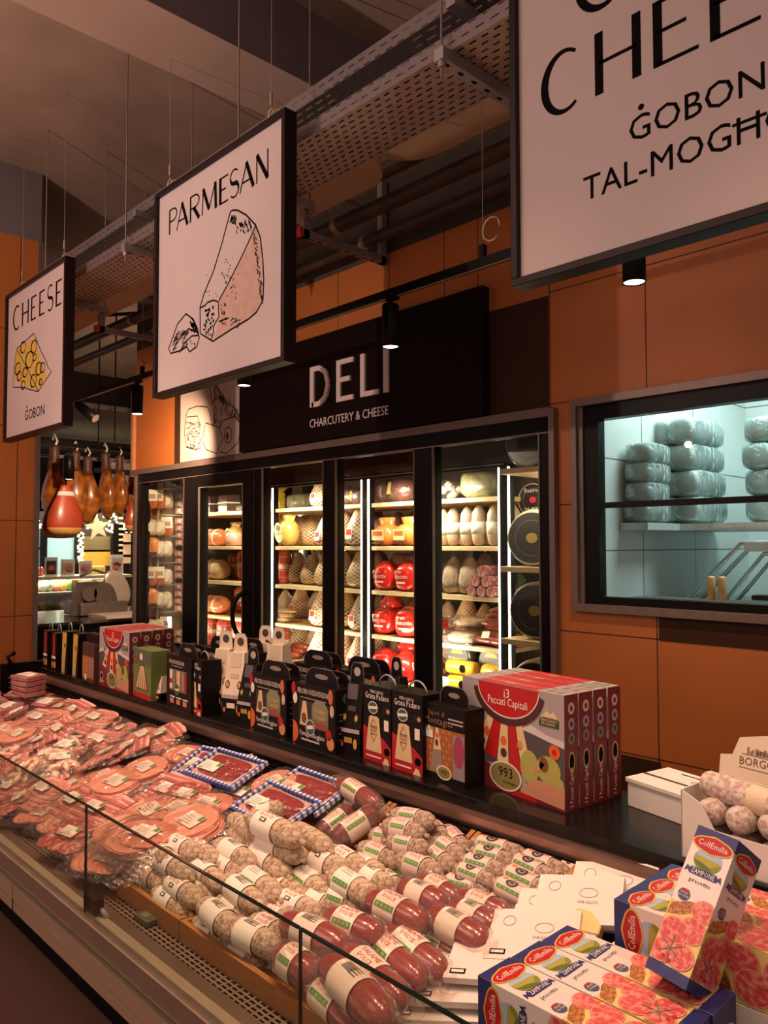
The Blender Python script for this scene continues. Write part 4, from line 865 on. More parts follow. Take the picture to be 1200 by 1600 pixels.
# work table and slicing machine in the cold room
b = MB(); b.bx(-1.95, 1, 3.5, 4.5, 1.26, 1.29, WST); tag(b.obj('work_table'), 'white steel table top along the cold room window', 'table')
t = thing('slicing_machine', 'steel machine with slanting arms behind the cold room window', 'machine', (0, 0, 0)); AL = mk('pale_aluminium', '#aebbb9', .3, .7)
b = MB(); a0 = P(1078, 940, y=3.75); a1 = P(1165, 848, y=3.75); c1 = P(1215, 848, y=3.75)
for dy in (0, .16):
    b.tube([(a0.x, 3.7+dy, 1.30), (a1.x, 3.7+dy, a1.z), (c1.x+.3, 3.7+dy, c1.z)], .012, AL, 8); b.tube([(a0.x+.18, 3.7+dy, 1.30), (a1.x+.1, 3.7+dy, a1.z-.05), (c1.x+.3, 3.7+dy, c1.z-.05)], .01, AL, 8)
b.obj('arm', t); b = MB(); b.bx(a1.x+.02, c1.x+.3, 3.68, 3.88, a1.z-.04, a1.z+.0, AL); b.obj('top_plate', t)
b = MB(); b.bx(a0.x-.02, c1.x+.3, 3.66, 3.9, 1.292, 1.31, AL); b.obj('base', t)
TAN = mk('tan_plastic_handle', '#c79a5e', .5)
b = MB(); 
for px in (1114, 1131): q = P(px, 900, y=3.62); b.lathe([(.012, 0), (.018, .01), (.018, .13), (.012, .14)], TAN, 12, M.Translation((q.x, 3.6, 1.292)))
tag(b.obj('tongs'), 'pair of tan wooden handles standing by the cold room window', 'tongs')
b = MB()
for k in range(22): b.bx(-1.93+k*.04, -1.925+k*.04, 3.52, 3.64, 1.292, 1.325, AL)
for y in (3.52, 3.64): b.bx(-1.93, -1.08, y-.003, y+.003, 1.318, 1.325, AL)
tag(b.obj('wire_rack'), 'low wire rack on the cold room table along the window sill', 'rack')
b = MB(); q = P(1175, 938, y=3.8); b.bx(q.x-.06, q.x+.03, 3.95, 4.05, 1.292, 1.33, BLACKM); b.cyl((q.x+.05, 4, 1.292), (q.x+.05, 4, 1.335), .025, AL, 12); tag(b.obj('tape_dispenser'), 'small black and steel device on the cold room table, far right', 'dispenser')
# ================================================================== BACK LEFT: SLICER COUNTER, HAMS, FAR SHOP
t = thing('prep_counter', 'black counter with a pale worktop in the gap left of the fridges', 'counter', (0, 0, 0))
b = MB(); b.bx(-7.9, -6.75, 2.2, 4.9, 0, .90, BLACK); b.obj('body', t)
b = MB(); b.bx(-8.0, -6.7, 2.15, 4.9, .90, .925, mk('black_worktop', '#211c1a', .15, coat=.5)); b.obj('worktop', t)
b = MB(); b.bx(-7.1, -6.72, 3.02, 4.6, .925, .95, mk('pale_board', '#dcc9b8', .4)); b.bx(-7.1, -6.72, 3.55, 3.75, .9255, .9515, mk('yellow_tape', '#d9b23a', .5)); tag(b.obj('cutting_board'), 'long pale cutting board at the front of the dark counter', 'board')
t = thing('meat_slicer', 'grey steel meat slicer with a round pale blade guard on the dark counter', 'slicer', (-7.3, 0, .93))
SL = mk('slicer_metal', '#8d8079', .35, .6, var=.15); y0 = P(105, 900, x=-7.3).y; y1 = P(186, 900, x=-7.3).y
b = MB(); b.bx(-.2, .2, y0+.05, y1, 0, .12, SL); b.lathe([(.19, 0), (.2, .02), (.17, .22), (.08, .27)], SL, 18, M.Translation((0, y1-.2, 0))); b.obj('base', t, bevel=.015)
b = MB(); b.bx(.1, .14, y0, y0+.30, .0, .33, clear('slicer_guard', '#c4b8ae', .1, .1, milk=.35, milkc='#8d8079')); b.bx(-.1, .1, y0+.12, y0+.34, .1, .3, SL); b.obj('carriage', t)
b = MB(); T = M.Translation((.12, y0+.43, .24)) @ M.Rotation(.5, 4, 'X') @ M.Rotation(math.pi/2, 4, 'Y')
b.lathe([(.1, -.012), (.18, -.01), (.19, 0), (.18, .01), (.12, .015)], mk('pale_blade', '#d8c8bd', .3, .3), 28, T, sq=.62); b.obj('blade', t)
b = MB(); b.cyl((.14, y0+.28, .2), (.18, y0+.28, .2), .10, SL, 24, smooth=False); b.cyl((.14, y0+.14, .2), (.18, y0+.14, .2), .07, SL, 24, smooth=False); b.obj('hand_wheel', t)
b = MB(); b.tube([(.1, y0+.08, .36), (.12, y0+.2, .42), (.1, y0+.42, .35)], .012, SL, 8); b.obj('handle', t)
# ham rails and hams
b = MB(); b.bx(-7.23, -7.19, 2.3, 4.2, 2.485, 2.52, BLACKM); b.bx(-7.6, -7.56, 2.3, 4.4, 2.42, 2.45, GREYP)
for y in (2.5, 3.3, 4.1): b.cyl((-7.21, y, 2.52), (-7.21, y, 4.28), .008, BLACKM, 6); b.cyl((-7.58, y, 2.45), (-7.58, y, 4.28), .008, BLACKM, 6)
tag(b.obj('ham_rail'), 'black ceiling rail from which the cured hams hang', 'rail')
CUR = mk('cured_ham_rind', '#7d3f1a', .3, var=.25, scale=14, c2='#c07a2c', lo=.38, hi=.66, coat=.6, bump=.3, bscale=16)
HOOF = mk('ham_shank', '#5a3626', .5, var=.3, scale=20)
KH = parts('cured_ham', 'ham', ('meat', lambda b: b.lathe([(.01, -.56), (.05, -.53), (.095, -.44), (.115, -.36), (.105, -.28), (.07, -.18), (.05, -.12)], CUR, 20, sq=.65, jig=.03)),
    ('shank', lambda b: b.lathe([(.05, -.125), (.036, -.06), (.034, 0), (.04, .03), (.02, .05)], HOOF, 14)), ('tag', lambda b: b.rect(FX(.078, -.03, -.37), 0, 0, .055, .06, PAPER, .004)), ('rope', lambda b: b.tube([(0, 0, .03), (.02, .01, .08), (0, 0, .13), (-.02, 0, .09)], .009, PAPER, 6)))
hl = ['leftmost brown cured ham, hanging highest beside the orange pillar', 'brown cured ham hanging just right behind the big red ham', 'slim brown cured ham in the middle of the hanging row', 'widest brown cured ham, right of the middle, with a square tag', 'brown cured ham second from the right in the hanging row', 'rightmost brown cured ham half behind the wall end']
for i, (px, top, s_, rz) in enumerate(((85, 702, 1.22, .3), (118, 710, 1.1, 1.2), (137, 718, 1.06, .9), (165, 712, 1.08, 0), (187, 716, .98, .2), (209, 722, 1.0, .5))):
    q = P(px, top, x=-7.2); KH.put(hl[i], 'cured hams hanging from the rail', (-7.2, q.y, q.z-.02), (rnd.uniform(-.06, .06), 0, rz), (s_, s_, s_*.98))
RH = mk('red_ham_meat', '#b0482a', .35, var=.18, scale=8, coat=.5)
KR = parts('red_ham', 'ham', ('meat', lambda b: b.lathe([(.06, -.50), (.13, -.49), (.172, -.45), (.188, -.39), (.175, -.29), (.13, -.18), (.085, -.1), (.06, -.03), (.045, 0)], RH, 24, sq=.45)), ('fat_rim', lambda b: b.lathe([(.132, -.495), (.172, -.462), (.181, -.44), (.183, -.43)], mk('ham_fat', '#d9a55c', .4), 24, sq=.46)),
    ('paper_collar', lambda b: b.lathe([(.094, -.11), (.077, -.065)], PAPER, 24, sq=.47)), ('string', lambda b: b.cyl((0, 0, -.01), (0, 0, .32), .012, mk('dark_net', '#231d1c', .6), 8)))
q = P(103, 758, x=-6.95); KR.put('big red ham with a white paper collar hanging in front of the brown hams', None, (-6.95, q.y, q.z), (0, 0, 1.57), (.86, .86, .88))
q = P(96, 765, x=-7.1); KR.put('second red ham peeking out behind the big one with the collar', None, (-7.12, q.y, q.z), (0, 0, 1.57), (.86, .86, .88))
q = P(219, 765, x=-6.95); KR.put('red ham half hidden by the left end of the fridges', None, (-6.95, q.y, q.z), (0, 0, 1.57), (.8, .8, .8))
q = P(108, 708, x=-6.8); o = spot_lamp(-6.8, 'dark spot lamp hanging in front of the brown hams', q.y, q.z+.02, .045, .2, 0)
# far boards and sign behind the hams
b = MB(); q0 = P(62, 705, x=-9.5); q1 = P(110, 800, x=-9.5); b.bx(-9.55, -9.5, q0.y-.8, q1.y+.5, q1.z, q0.z, SIGNBLK); b.text(FX(-9.5), 'EAT', P(64.5, 795, x=-9.5).y, P(70, 795, x=-9.5).z, .10, LETTER, .004, align='L')
tag(b.obj('far_sign'), 'far dark board with large pale capitals behind the leftmost ham', 'sign')
b = MB(); q0 = P(146, 714, x=-9.5); q1 = P(212, 790, x=-9.5); b.bx(-9.55, -9.5, q0.y, q1.y+.2, q1.z, q0.z, mk('pale_far_panel', '#b79d92', .6))
qm = P(150, 735, x=-9.5).z; b.bx(-9.5, -9.48, q0.y, q1.y+.2, qm-.03, qm+.03, BLACKM)
tag(b.obj('far_panel'), 'pale far panel with a dark rail behind the right hand hams', 'panel')
b = MB(); q0 = P(120, 788, x=-9.6); q1 = P(214, 800, x=-9.6); b.bx(-9.65, -9.6, q0.y-1, q1.y+.3, q1.z-.02, q0.z, BLACKM); tag(b.obj('far_beam'), 'dark horizontal beam below the pale far panel', 'beam')
# string lights and star
b = MB(); sg = random.Random(5); STL = glow('fairy_light', '#ffdf9a', 6)
def bulb(px, py): q = P(px, py, x=-11.85); b.lathe([(.006, -.016), (.017, -.008), (.017, .008), (.006, .016)], STL, 6, M.Translation(q))
for i in range(46): bulb(58+sg.random()*150, 818+7*math.sin(i*.4)+sg.uniform(-7, 7))
for i in range(34): bulb(126+sg.uniform(-4, 4), 826+i*1.7)
for i in range(30): bulb(158+sg.random()*48, 798+sg.uniform(0, 34))
tag(b.obj('string_lights'), 'warm fairy lights strung across the far end of the shop', 'string lights')['kind'] = 'stuff'
b = MB(); q = P(152, 824, x=-11.7); st = []
for i in range(10): g = math.pi/2+i*math.pi/5+.15; r = .2 if i % 2 == 0 else .085; st.append((r*math.cos(g), r*math.sin(g)))
b.prism(st, M.Translation(q) @ FX(0), -.02, .02, mk('pale_star', '#c7b08c', .4, .3)); tag(b.obj('star_ornament'), 'pale five pointed star hanging among the fairy lights', 'ornament')
# shutters
b = MB(); q0 = P(178, 818, x=-11.8); q1 = P(189, 876, x=-11.8)
b.bx(-11.85, -11.8, q0.y, P(192, 876, x=-11.8).y, q1.z, q0.z, BLACKM)
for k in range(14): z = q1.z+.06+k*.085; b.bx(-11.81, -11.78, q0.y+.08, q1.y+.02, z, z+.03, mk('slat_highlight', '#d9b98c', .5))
tag(b.obj('shutter'), 'black louvred shutter at the far end right of the yellow wall', 'shutter')
b = MB(); q0 = P(192, 834, x=-11.9); q1 = P(204, 880, x=-11.9); b.bx(-11.95, -11.9, q0.y, q1.y, q1.z, q0.z, glow('lit_shelf_back', '#d8a878', .8))
for k in range(5): z = q1.z+.1+k*.2; b.bx(-11.91, -11.7, q0.y, q1.y, z, z+.04, BLACKM)
tag(b.obj('lit_shelf'), 'small lit shelf behind the far shutter', 'shelf')
# far food display
t = thing('far_display', 'far white refrigerated display counter behind the slicer', 'display counter', (0, 0, 0))
DX = -11.0; zt = P(100, 905, x=DX).z; zb = P(100, 957, x=DX).z; ya = P(52, 900, x=DX).y; yb = P(206, 900, x=DX).y; zm_ = P(100, 927, x=DX).z
WHD = mk('far_white_case', '#d8cabb', .5)
b = MB(); b.bx(DX-.7, DX-.6, ya, yb, 0, zt, WHD); b.bx(DX-.6, DX, ya, yb, 0, zb+.02, WHD); b.bx(DX-.6, DX-.05, ya, yb, zm_-.015, zm_+.015, WHD); b.bx(DX-.7, DX, ya, yb, zt, zt+.04, WHD); b.obj('case_body', t)
b = MB(); b.bx(DX-.004, DX, ya, yb, zb+.02, zt, clear('far_case_glass', '#eef4f0', .05)); b.obj('case_glass', t)
light('far_case_light', 'AREA', (DX-.3, (ya+yb)/2, zt-.02), 26, (1, .9, .75), .3, ((DX-.3), (ya+yb)/2, 0), size_y=yb-ya-.1)
fc = ['#b84a2c', '#6f8f3e', '#d8c9a0', '#c98a4a', '#8fa07a', '#d9a13a', '#9a3c34', '#dcd2c4', '#a8b8a4']
fnm = {'#b84a2c': 'red', '#6f8f3e': 'green', '#d8c9a0': 'cream', '#c98a4a': 'tan', '#8fa07a': 'sage', '#d9a13a': 'yellow', '#9a3c34': 'dark red', '#dcd2c4': 'white', '#a8b8a4': 'grey green'}
for r, z in enumerate((zb+.02, zm_+.015)):
    n = 14
    for i in range(n):
        c = fc[(i*5+r*3) % 9]; y = ya+.12+(yb-ya-.2)*i/(n-1)
        b = MB(); lumpy(b, .1, .07, .05+.02*((i*7) % 3), mk('food_'+c[1:], c, .5, var=.3, scale=20), 2.4, 10, 6, .08)
        o = b.obj('food_dish'); o.location = (DX-.28, y, z)
        tag(o, f'{fnm[c]} food in far display, {ORD[i]} from pillar on {"lower" if r == 0 else "upper"} level', 'food', 'dishes in the far display')
pcs = ((84, 878, 20, 31, '#4a2a26', 'dark food poster standing on the far display'), (110, 880, 22, 27, '#cfae98', 'pale rounded food poster standing left of the slicer'), (138, 878, 20, 24, '#d8a090', 'pinkish food poster standing above the slicer'), (187, 878, 20, 32, '#d6b79c', 'pale food poster standing right of the slicer'))
for px, py, wpx, hpx, c, lb in pcs:
    q = P(px-wpx/2, py+hpx, x=DX+.05); r_ = P(px+wpx/2, py, x=DX+.05); b = MB(); z0 = zt+.04
    b.bx(DX-.06, DX-.04, q.y, r_.y, z0, z0+r_.z-q.z, PAPER); F = FX(DX-.04); b.rect(F, q.y+.02, z0+.03, r_.y-.02, z0+(r_.z-q.z)-.05, ink(c), .003)
    for k in range(6): b.ell(F, q.y+.06+rnd.random()*(r_.y-q.y-.12), z0+.08+rnd.random()*(r_.z-q.z-.2), .04, .03, ink(('#b8553c', '#7a3426', '#c98a5a')[k % 3]), .004+.0004*k, 10)
    tag(b.obj('poster'), lb, 'poster')
for i in range(10):
    px = 152+i*2.6 if i < 7 else 60+(i-7)*5; q = P(px, 890, x=DX-.2); b = MB(); b.lathe([(.03, 0), (.035, .01), (.035, .1), (.025, .13)], mk('jar_%d' % (i % 2 if i < 7 else 2), ('#b8902c', '#8f8a2e', '#a8402a')[i % 2 if i < 7 else 2], .3, coat=.6), 10)
    o = b.obj('jar'); o.location = (DX-.35, q.y, zt+.04); tag(o, f'{"yellow" if i < 7 else "red"} jar on far display, {ORD[i if i < 7 else i-7]} {"from left by yellow wall" if i < 7 else "beside orange pillar"}', 'jar', 'jars on the far display')
# dark services seen through the gap
b = MB(); b.bx(-10.4, -7.9, 2.4, 6.6, 3.0, 3.05, mk('far_tray_grey', '#6d6460', .6)); tag(b.obj('far_cable_tray'), 'far grey cable tray above the hanging hams', 'cable tray')
b = MB(); b.bx(-10.5, -10.4, 2, 7, 2.72, 2.84, BLACKM); tag(b.obj('far_duct'), 'dark far beam across the gap over the hams', 'beam')
# ================================================================== SERVICE CASE
CX0, CX1 = -4.56, .6
t = thing('display_case', 'long refrigerated serve-over case with a low front glass', 'display case', (0, 0, 0))
b = MB(); b.bx(CX0, CX1, 1.18, 1.22, 0, .45, mk('dark_plinth', '#1a120e', .7, spec=.1)); b.bx(CX0, CX1, 1.22, 1.9, 0, .40, BLACK); b.obj('plinth', t)
b = MB(); b.bx(CX0, CX1, .875, 1.5, .455, .468, BLACK)
b.bx(CX0, CX1, .852, .876, .578, .624, mk('grey_rail_face', '#7d6c5c', .4, .3)); b.bx(CX0, CX1, .85, .8525, .6215, .6245, STEEL)
b.bx(CX0, CX1, .876, .90, .56, .623, STEEL)
b.bx(CX0, CX1, .862, .89, .556, .578, BLACK); b.bx(CX0, CX1, .855, .862, .572, .578, STEEL); b.bx(CX0, CX1, .858, .864, .562, .567, STEEL)
b.bx(CX0, CX1, .85, .90, .512, .556, STEEL); b.bx(CX0, CX1, .857, .9, .47, .512, STEEL); b.bx(CX0, CX1, .853, .857, .505, .513, STEEL)
for x in (-2.52, -1.05): b.bx(x-.0015, x+.0015, .8495, .852, .47, .556, BLACK)
b.obj('front_rail', t)
b = MB(); b.bx(CX0, CX1, .9, .955, .585, .60, STEELD); b.bx(CX0, CX1, .9, .97, .47, .56, BLACK); b.obj('inner_ledge', t)
GRL = perf('air_grille_wire', '#a8947e', .023, .0125, .003, 0, metal=.8)
b = MB(); b.add([(CX0, .955, .6), (CX1, .955, .6), (CX1, 1.02, .6), (CX0, 1.02, .6)], [(0, 1, 2, 3)], GRL); b.obj('air_grille', t)
b = MB(); b.bx(CX0, CX1, .955, 1.02, .5, .51, BLACK); b.obj('grille_well', t)
def SURF(y): return .60 if y < 1.2 else .60+.43*(y-1.2)
b = MB(); prof = [(1.02, .45), (1.02, .598), (1.2, .598), (1.625, .775), (1.625, .45)]
b.prism(prof, frame((0, 0, 0), (0, 1, 0), (0, 0, 1)), CX0, CX1, STEELD); b.obj('bed', t)
b = MB(); b.bx(CX0, CX1, 1.622, 1.64, .70, .82, BRONZE); b.obj('back_panel', t)
b = MB()
for k, (y, z) in enumerate(((1.585, .812), (1.592, .822), (1.60, .832))): b.bx(CX0, CX1, y, 1.65, z, z+.006, RUBBER)
b.bx(CX0, CX1, 1.61, 1.65, .81, .845, BLACK); b.obj('louvre', t)
b = MB(); b.bx(CX0, CX1, 1.605, 1.66, .845, .868, BRONZE); b.bx(CX0, CX1, 1.598, 1.606, .842, .848, RUBBER); b.obj('bronze_strip', t)
b = MB(); b.bx(CX0+.02, CX1, 1.64, 1.99, .868, .90, GRANITE); b.bx(CX0+.02, CX1, 1.66, 1.94, .4, .868, BLACK); b.obj('back_shelf', t, bevel=.003)
b = MB(); b.bx(CX0-.02, CX0+.02, 1.45, 1.96, .40, .93, BLACK); b.bx(CX0-.02, CX0, .875, 1.45, .4, .62, STEELD); b.obj('end_panel', t)
b = MB(); b.bx(CX0-.008, CX0, .88, 1.45, .62, .93, CASEGL); b.obj('end_glass', t)
b = MB(); b.tube([(CX0+.03, 1.5, .93), (CX0+.03, 1.48, .97), (CX0+.03, 1.52, .99)], .012, BLACKM, 6); b.obj('glass_clamp', t)
XJ = [CX0, -3.02, -2.045, -1.13, -.2, CX1]
for a, c in zip(XJ, XJ[1:]):
    b = MB(); b.bx(a+.002, c-.002, .868, .874, .60, .897, CASEGL); g = b.obj('front_glass', t)
    b = MB(); b.bx(a+.002, c-.002, .8675, .8745, .8972, .9005, GLASSEDGE); b.bx(a+.001, a+.003, .8675, .8745, .60, .897, GLASSEDGE); b.obj('glass_edge', g)
for x in (-2.045, -.2):
    b = MB(); b.bx(x-.02, x+.05, .876, .90, .63, .665, BLACKM); b.tube([(x+.02, .89, .65), (x+.07, .90, .625), (x+.07, .90, .60)], .008, GREYP, 6); b.obj('glass_clamp', t)
b = MB(); q = P(228, 1438, z=.605); b.bx(-.035, .035, -.018, .018, 0, .016, mk('grey_green_plastic', '#4c5247', .4)); b.rect(FZ(.016), -.018, -.01, .01, .01, mk('lcd_green', '#6b7a50', .2), .0008); o = b.obj('thermometer', bevel=.003); o.location = (q.x, .985, .601); o.rotation_euler = (0, 0, .05)
tag(o, 'small digital thermometer lying on the wire air grille', 'thermometer')
# ------------------------------------------------------------------ wooden trays
def board_tray(name, label, x0, x1, y0, y1, front, zt_=.05):
    t = thing(name, label, 'tray', (x0, y0, SURF(y0)), 0)
    lx, ly = x1-x0, y1-y0; dz = SURF(y1)-SURF(y0); sl = dz/ly
    def sb(b, xa, xb, ya, yb, h0, h1):
        vs = [(x, y, y*sl+h) for h in (h0, h1) for y in (ya, yb) for x in (xa, xb)]
        b.add(vs, [(0, 2, 3, 1), (4, 5, 7, 6), (0, 1, 5, 4), (2, 6, 7, 3), (0, 4, 6, 2), (1, 3, 7, 5)], WOOD)
    b = MB(); sb(b, 0, lx, 0, ly, .002, .01); b.obj('bottom', t)
    for nm, a in (('front_board', (0, lx, 0, .014)), ('back_board', (0, lx, ly-.014, ly)), ('side_board', (0, .014, .014, ly-.014)), ('side_board', (lx-.014, lx, .014, ly-.014))):
        b = MB(); sb(b, *a, .01, zt_); b.obj(nm, t)
    return t
board_tray('wooden_tray', 'wooden tray at the front left holding plain grey salami', -2.13, -1.785, .998, 1.2, True, .05)
board_tray('wooden_tray', 'wooden tray at the front holding white salami and red salami', -1.78, -1.0, .998, 1.2, True, .05)
board_tray('wooden_tray', 'wooden tray at the back holding dark red wrapped salami', -1.945, -1.64, 1.23, 1.618, False, .064)
board_tray('wooden_tray', 'wooden tray at the back holding tied grey salami with red labels', -1.635, -1.33, 1.23, 1.618, False, .064)
board_tray('wooden_tray', 'wooden tray at the back right holding thin salami with round black logos', -1.325, -1.02, 1.23, 1.618, False, .064)
def PS(px, py, h=0):
    y = 1.2
    for _ in range(30): q = P(px, py, z=SURF(y)+h); y = .5*y+.5*q.y
    return P(px, py, z=SURF(y)+h)
# ------------------------------------------------------------------ salami
SKIN1 = mk('grey_salami_mould', '#8a6a50', .7, c2='#c6b094', lo=.34, hi=.58, scale=1, stretch=(19, 3.4, 3.4), bump=.7, bscale=1.2)
SKIN2 = mk('pinkish_salami_mould', '#83614f', .7, c2='#b8a48f', lo=.36, hi=.6, scale=1, stretch=(19, 3.4, 3.4), bump=.7, bscale=1.2)
SKINR = mk('red_salami_skin', '#852722', .28, c2='#a34a40', lo=.45, hi=.7, scale=6, stretch=(9, 1.6, 1.6), coat=.8)
SKIND = mk('dark_salami_skin', '#6b2a28', .32, c2='#86423e', lo=.45, hi=.7, scale=6, stretch=(9, 1.6, 1.6), coat=.7)
REDI = ink('#c2504c'); GRNI = ink('#5f8f45'); INKD = ink('#3c3533'); ORI = ink('#e8862c'); LBL2 = mk('pinkish_paper_label', '#ddc3b8', .6, var=.03)
def sal(kind, skin, x0, x1, lbl, seed, wrap=False, thin=False):
    rg = random.Random(seed)
    prof = [(.10, -.5), (.42, -.475), (.72, -.43), (.92, -.35), (1, -.22), (1.02, 0), (1, .22), (.93, .35), (.74, .43), (.44, .475), (.1, .5)]
    def casing(b):
        n, k = 16, len(prof); vs = []; ph = rg.uniform(0, 6)
        for i, (r, h) in enumerate(prof):
            for j in range(n):
                g = 2*math.pi*j/n; q = r*(1+rg.uniform(-.03, .03)*(0 if wrap else 1)+.04*math.sin(2*g+ph+h*4))
                vs.append((h, q*math.cos(g)+.16*h*h, q*math.sin(g)))
        b.add(vs, [(i*n+j, i*n+(j+1) % n, (i+1)*n+(j+1) % n, (i+1)*n+j) for i in range(k-1) for j in range(n)]+[tuple(range(n-1, -1, -1)), tuple(range((k-1)*n, k*n))], skin, True)
    ROLL = math.radians(rg.uniform(92, 112))
    def onto(b, draw_, r):
        f = MB(); draw_(f); k = len(b.v)
        for i, m in enumerate(f.mats): b.mid(m)
        for v in f.v: a = ROLL-v[1]; rr = r+v[2]; b.v.append((v[0], -rr*math.cos(a)*-1 if False else rr*math.cos(a)*-1*-1, rr*math.sin(a)))
        for fc, mi in zip(f.f, f.mi): b.f.append(tuple(i+k for i in fc)); b.mi.append(b.mid(f.mats[mi])); b.sm.append(False)
    def band(b):
        n = 20; vs = []
        for h in (x0, x1):
            for j in range(n+1): g = 2*math.pi*j/n; vs.append((h, 1.085*math.cos(g), 1.085*math.sin(g)))
        b.add(vs, [(j, j+1, n+2+j, n+1+j) for j in range(n)], LBL2 if kind in 'FE' else PAPER, True)
        I = M.Identity(4); L = x1-x0
        def dr(f):
            c = (x0+x1)/2
            if kind in 'ABFRD':                                         # red lettering
                if kind != 'B': f.text(I, 'SALAME', c, .12, .32, REDI, .02, maxw=L*.8, res=1); f.text(I, 'DOLCE', c, -.3, .26, REDI, .02, maxw=L*.6, res=1)
            if kind == 'A': [f.rect(I, c-L*.14, -.78, c+L*.14, -.46, INKD, .025), f.rect(I, c-L*.08, -.70, c+L*.08, -.54, PAPER, .03)]
            if kind in 'B':
                for k in range(9):
                    for q_ in range(3): f.rect(I, c-L*.3+k*.016, -.1+.2*q_, c-L*.3+k*.016+.006, .1+.2*q_, INKD, .02)
                for k in range(4): f.rect(I, c+L*.0, -.1+k*.18, c+L*.33, -.05+k*.18, INKD, .02)
            if kind in 'GRFED':
                f.rect(I, x0+L*.06, -.95, x1-L*.06, -.62, GRNI, .02); f.text(I, 'negozio', c, -.88, .16, PAPER, .03, maxw=L*.6, res=1) if False else None
                for k in range(4): f.ell(I, x0+L*(.2+.2*k), -.78, L*.06, .1, ink('#89b060'), .025, 8)
            if kind == 'G':
                for k in range(3): f.rect(I, x0+L*.15, .0+k*.22, x1-L*(.2+.1*k), .05+k*.22, ink('#a89a90'), .02)
            if kind == 'E':
                [f.ell(I, c+L*.17*math.cos(g), .36*math.sin(g), L*.05, .13, INKD, .025, 8) for g in [2*math.pi*i/14 for i in range(14)]]; f.ell(I, c, 0, L*.1, .15, INKD, .025, 10); f.ell(I, c-L*.34, .3, L*.09, .2, ORI, .03, 12); f.text(I, 'SALAMI', c+L*.28, .1, .2, REDI, .02, maxw=L*.25, res=1)
        onto(b, dr, 1.09)
    ps = [('casing', casing), ('paper_label', band)]
    if wrap:
        def wr(b):
            n = 14; vs = []; pf = [(.5, -.66), (.9, -.6), (.62, -.53), (1.0, -.45), (1.14, -.3), (1.13, 0), (1.14, .3), (1.0, .45), (.66, .53), (1.0, .6), (.6, .67)]
            for r, h in pf:
                for j in range(n): g = 2*math.pi*j/n; q = r*(1+rg.uniform(-.07, .07)); vs.append((h, q*math.cos(g)*1.02, q*math.sin(g)*(1 if abs(h) < .5 else .5)))
            b.add(vs, [(i*n+j, i*n+(j+1) % n, (i+1)*n+(j+1) % n, (i+1)*n+j) for i in range(len(pf)-1) for j in range(n)], FILM, True)
        ps.append(('plastic_wrap', wr))
    else:
        TW = mk('twine', '#c7b190', .7)
        def kn(b):
            b.lathe([(.1, .49), (.2, .51), (.12, .53), (.26, .56), (.16, .59)], skin, 8, ax='X', jig=.2); b.lathe([(.16, -.58), (.24, -.55), (.12, -.52), (.1, -.49)], skin, 8, ax='X', jig=.2)
            b.lathe([(.2, .512), (.2, .528)], TW, 8, ax='X')
        ps.append(('tied_end', kn))
    return parts('salami', 'salami', *ps)
SK = {'A': [sal('A', SKIN1, -.26, .12, 0, s) for s in (1, 2)], 'B': [sal('B', SKIN1, -.22, .16, 0, s) for s in (3, 4)], 'G': [sal('G', SKIN1, -.25, .12, 0, s) for s in (5, 6)],
      'F': [sal('F', SKIN2, -.2, .16, 0, s) for s in (7, 8)], 'E': [sal('E', SKIN2, -.3, .16, 0, s) for s in (9, 10)], 'R': [sal('R', SKINR, -.22, .14, 0, s, True) for s in (11, 12)],
      'D': [sal('D', SKIND, -.24, .2, 0, s, True) for s in (13, 14)], 'N': [sal('N', SKIN1, -.02, -.0, 0, s) for s in (15,)], 'Q': [sal('B', SKINR, -.2, .14, 0, s, True) for s in (17,)]}
SDES = {'A': 'grey salami with red lettering', 'B': 'grey salami with barcode label', 'G': 'grey salami with green label', 'F': 'tied salami with pinkish label', 'E': 'thin salami with black logo', 'R': 'red wrapped salami, coloured label', 'D': 'dark red wrapped salami', 'N': 'bare unlabelled tan salami', 'Q': 'red wrapped salami, barcode label'}
def salamis(zone, ox, oy, k, rad, lst):
    cnt = {}
    for it in lst:
        kd, x0, y0, x1, y1, lay = it[:6]; r = it[6] if len(it) > 6 else rad
        h = r+.006+lay*r*1.35
        a = PS(ox+x0*k, oy+y0*k, h); c = PS(ox+x1*k, oy+y1*k, h); d = c-a; L = d.length+.012; mid = (a+c)/2
        X = d.normalized(); Y = V((0, 0, 1)).cross(X).normalized(); Zz = X.cross(Y)
        kits = SK[kd]; i = cnt.get(kd, 0); cnt[kd] = i+1
        q = kits[i % len(kits)]
        mt = M((X, Y, Zz)).transposed().to_4x4(); mt.translation = mid
        lb = f'{SDES[kd]}, {ORD[i]} such from left, {zone}'
        o = q.put(lb, SDES[kd], mid, mt.to_euler(), (L, r, r))
    return cnt
salamis('front left wooden tray', 180, 1260, 1/3, .028, sorted([
 ('G', 75, 345, 195, 410, .2, .022), ('A', 112, 272, 245, 385, .9), ('A', 180, 225, 350, 330, 2.2), ('A', 190, 400, 345, 500, .4), ('A', 240, 340, 395, 450, 1.3), ('B', 345, 340, 460, 440, 1.0), ('B', 185, 180, 250, 270, 2.4), ('A', 255, 160, 390, 230, 2.8), ('A', 320, 165, 475, 260, 2.6), ('B', 330, 235, 512, 385, 1.9), ('B', 440, 370, 525, 445, .3)], key=lambda i: i[1]))
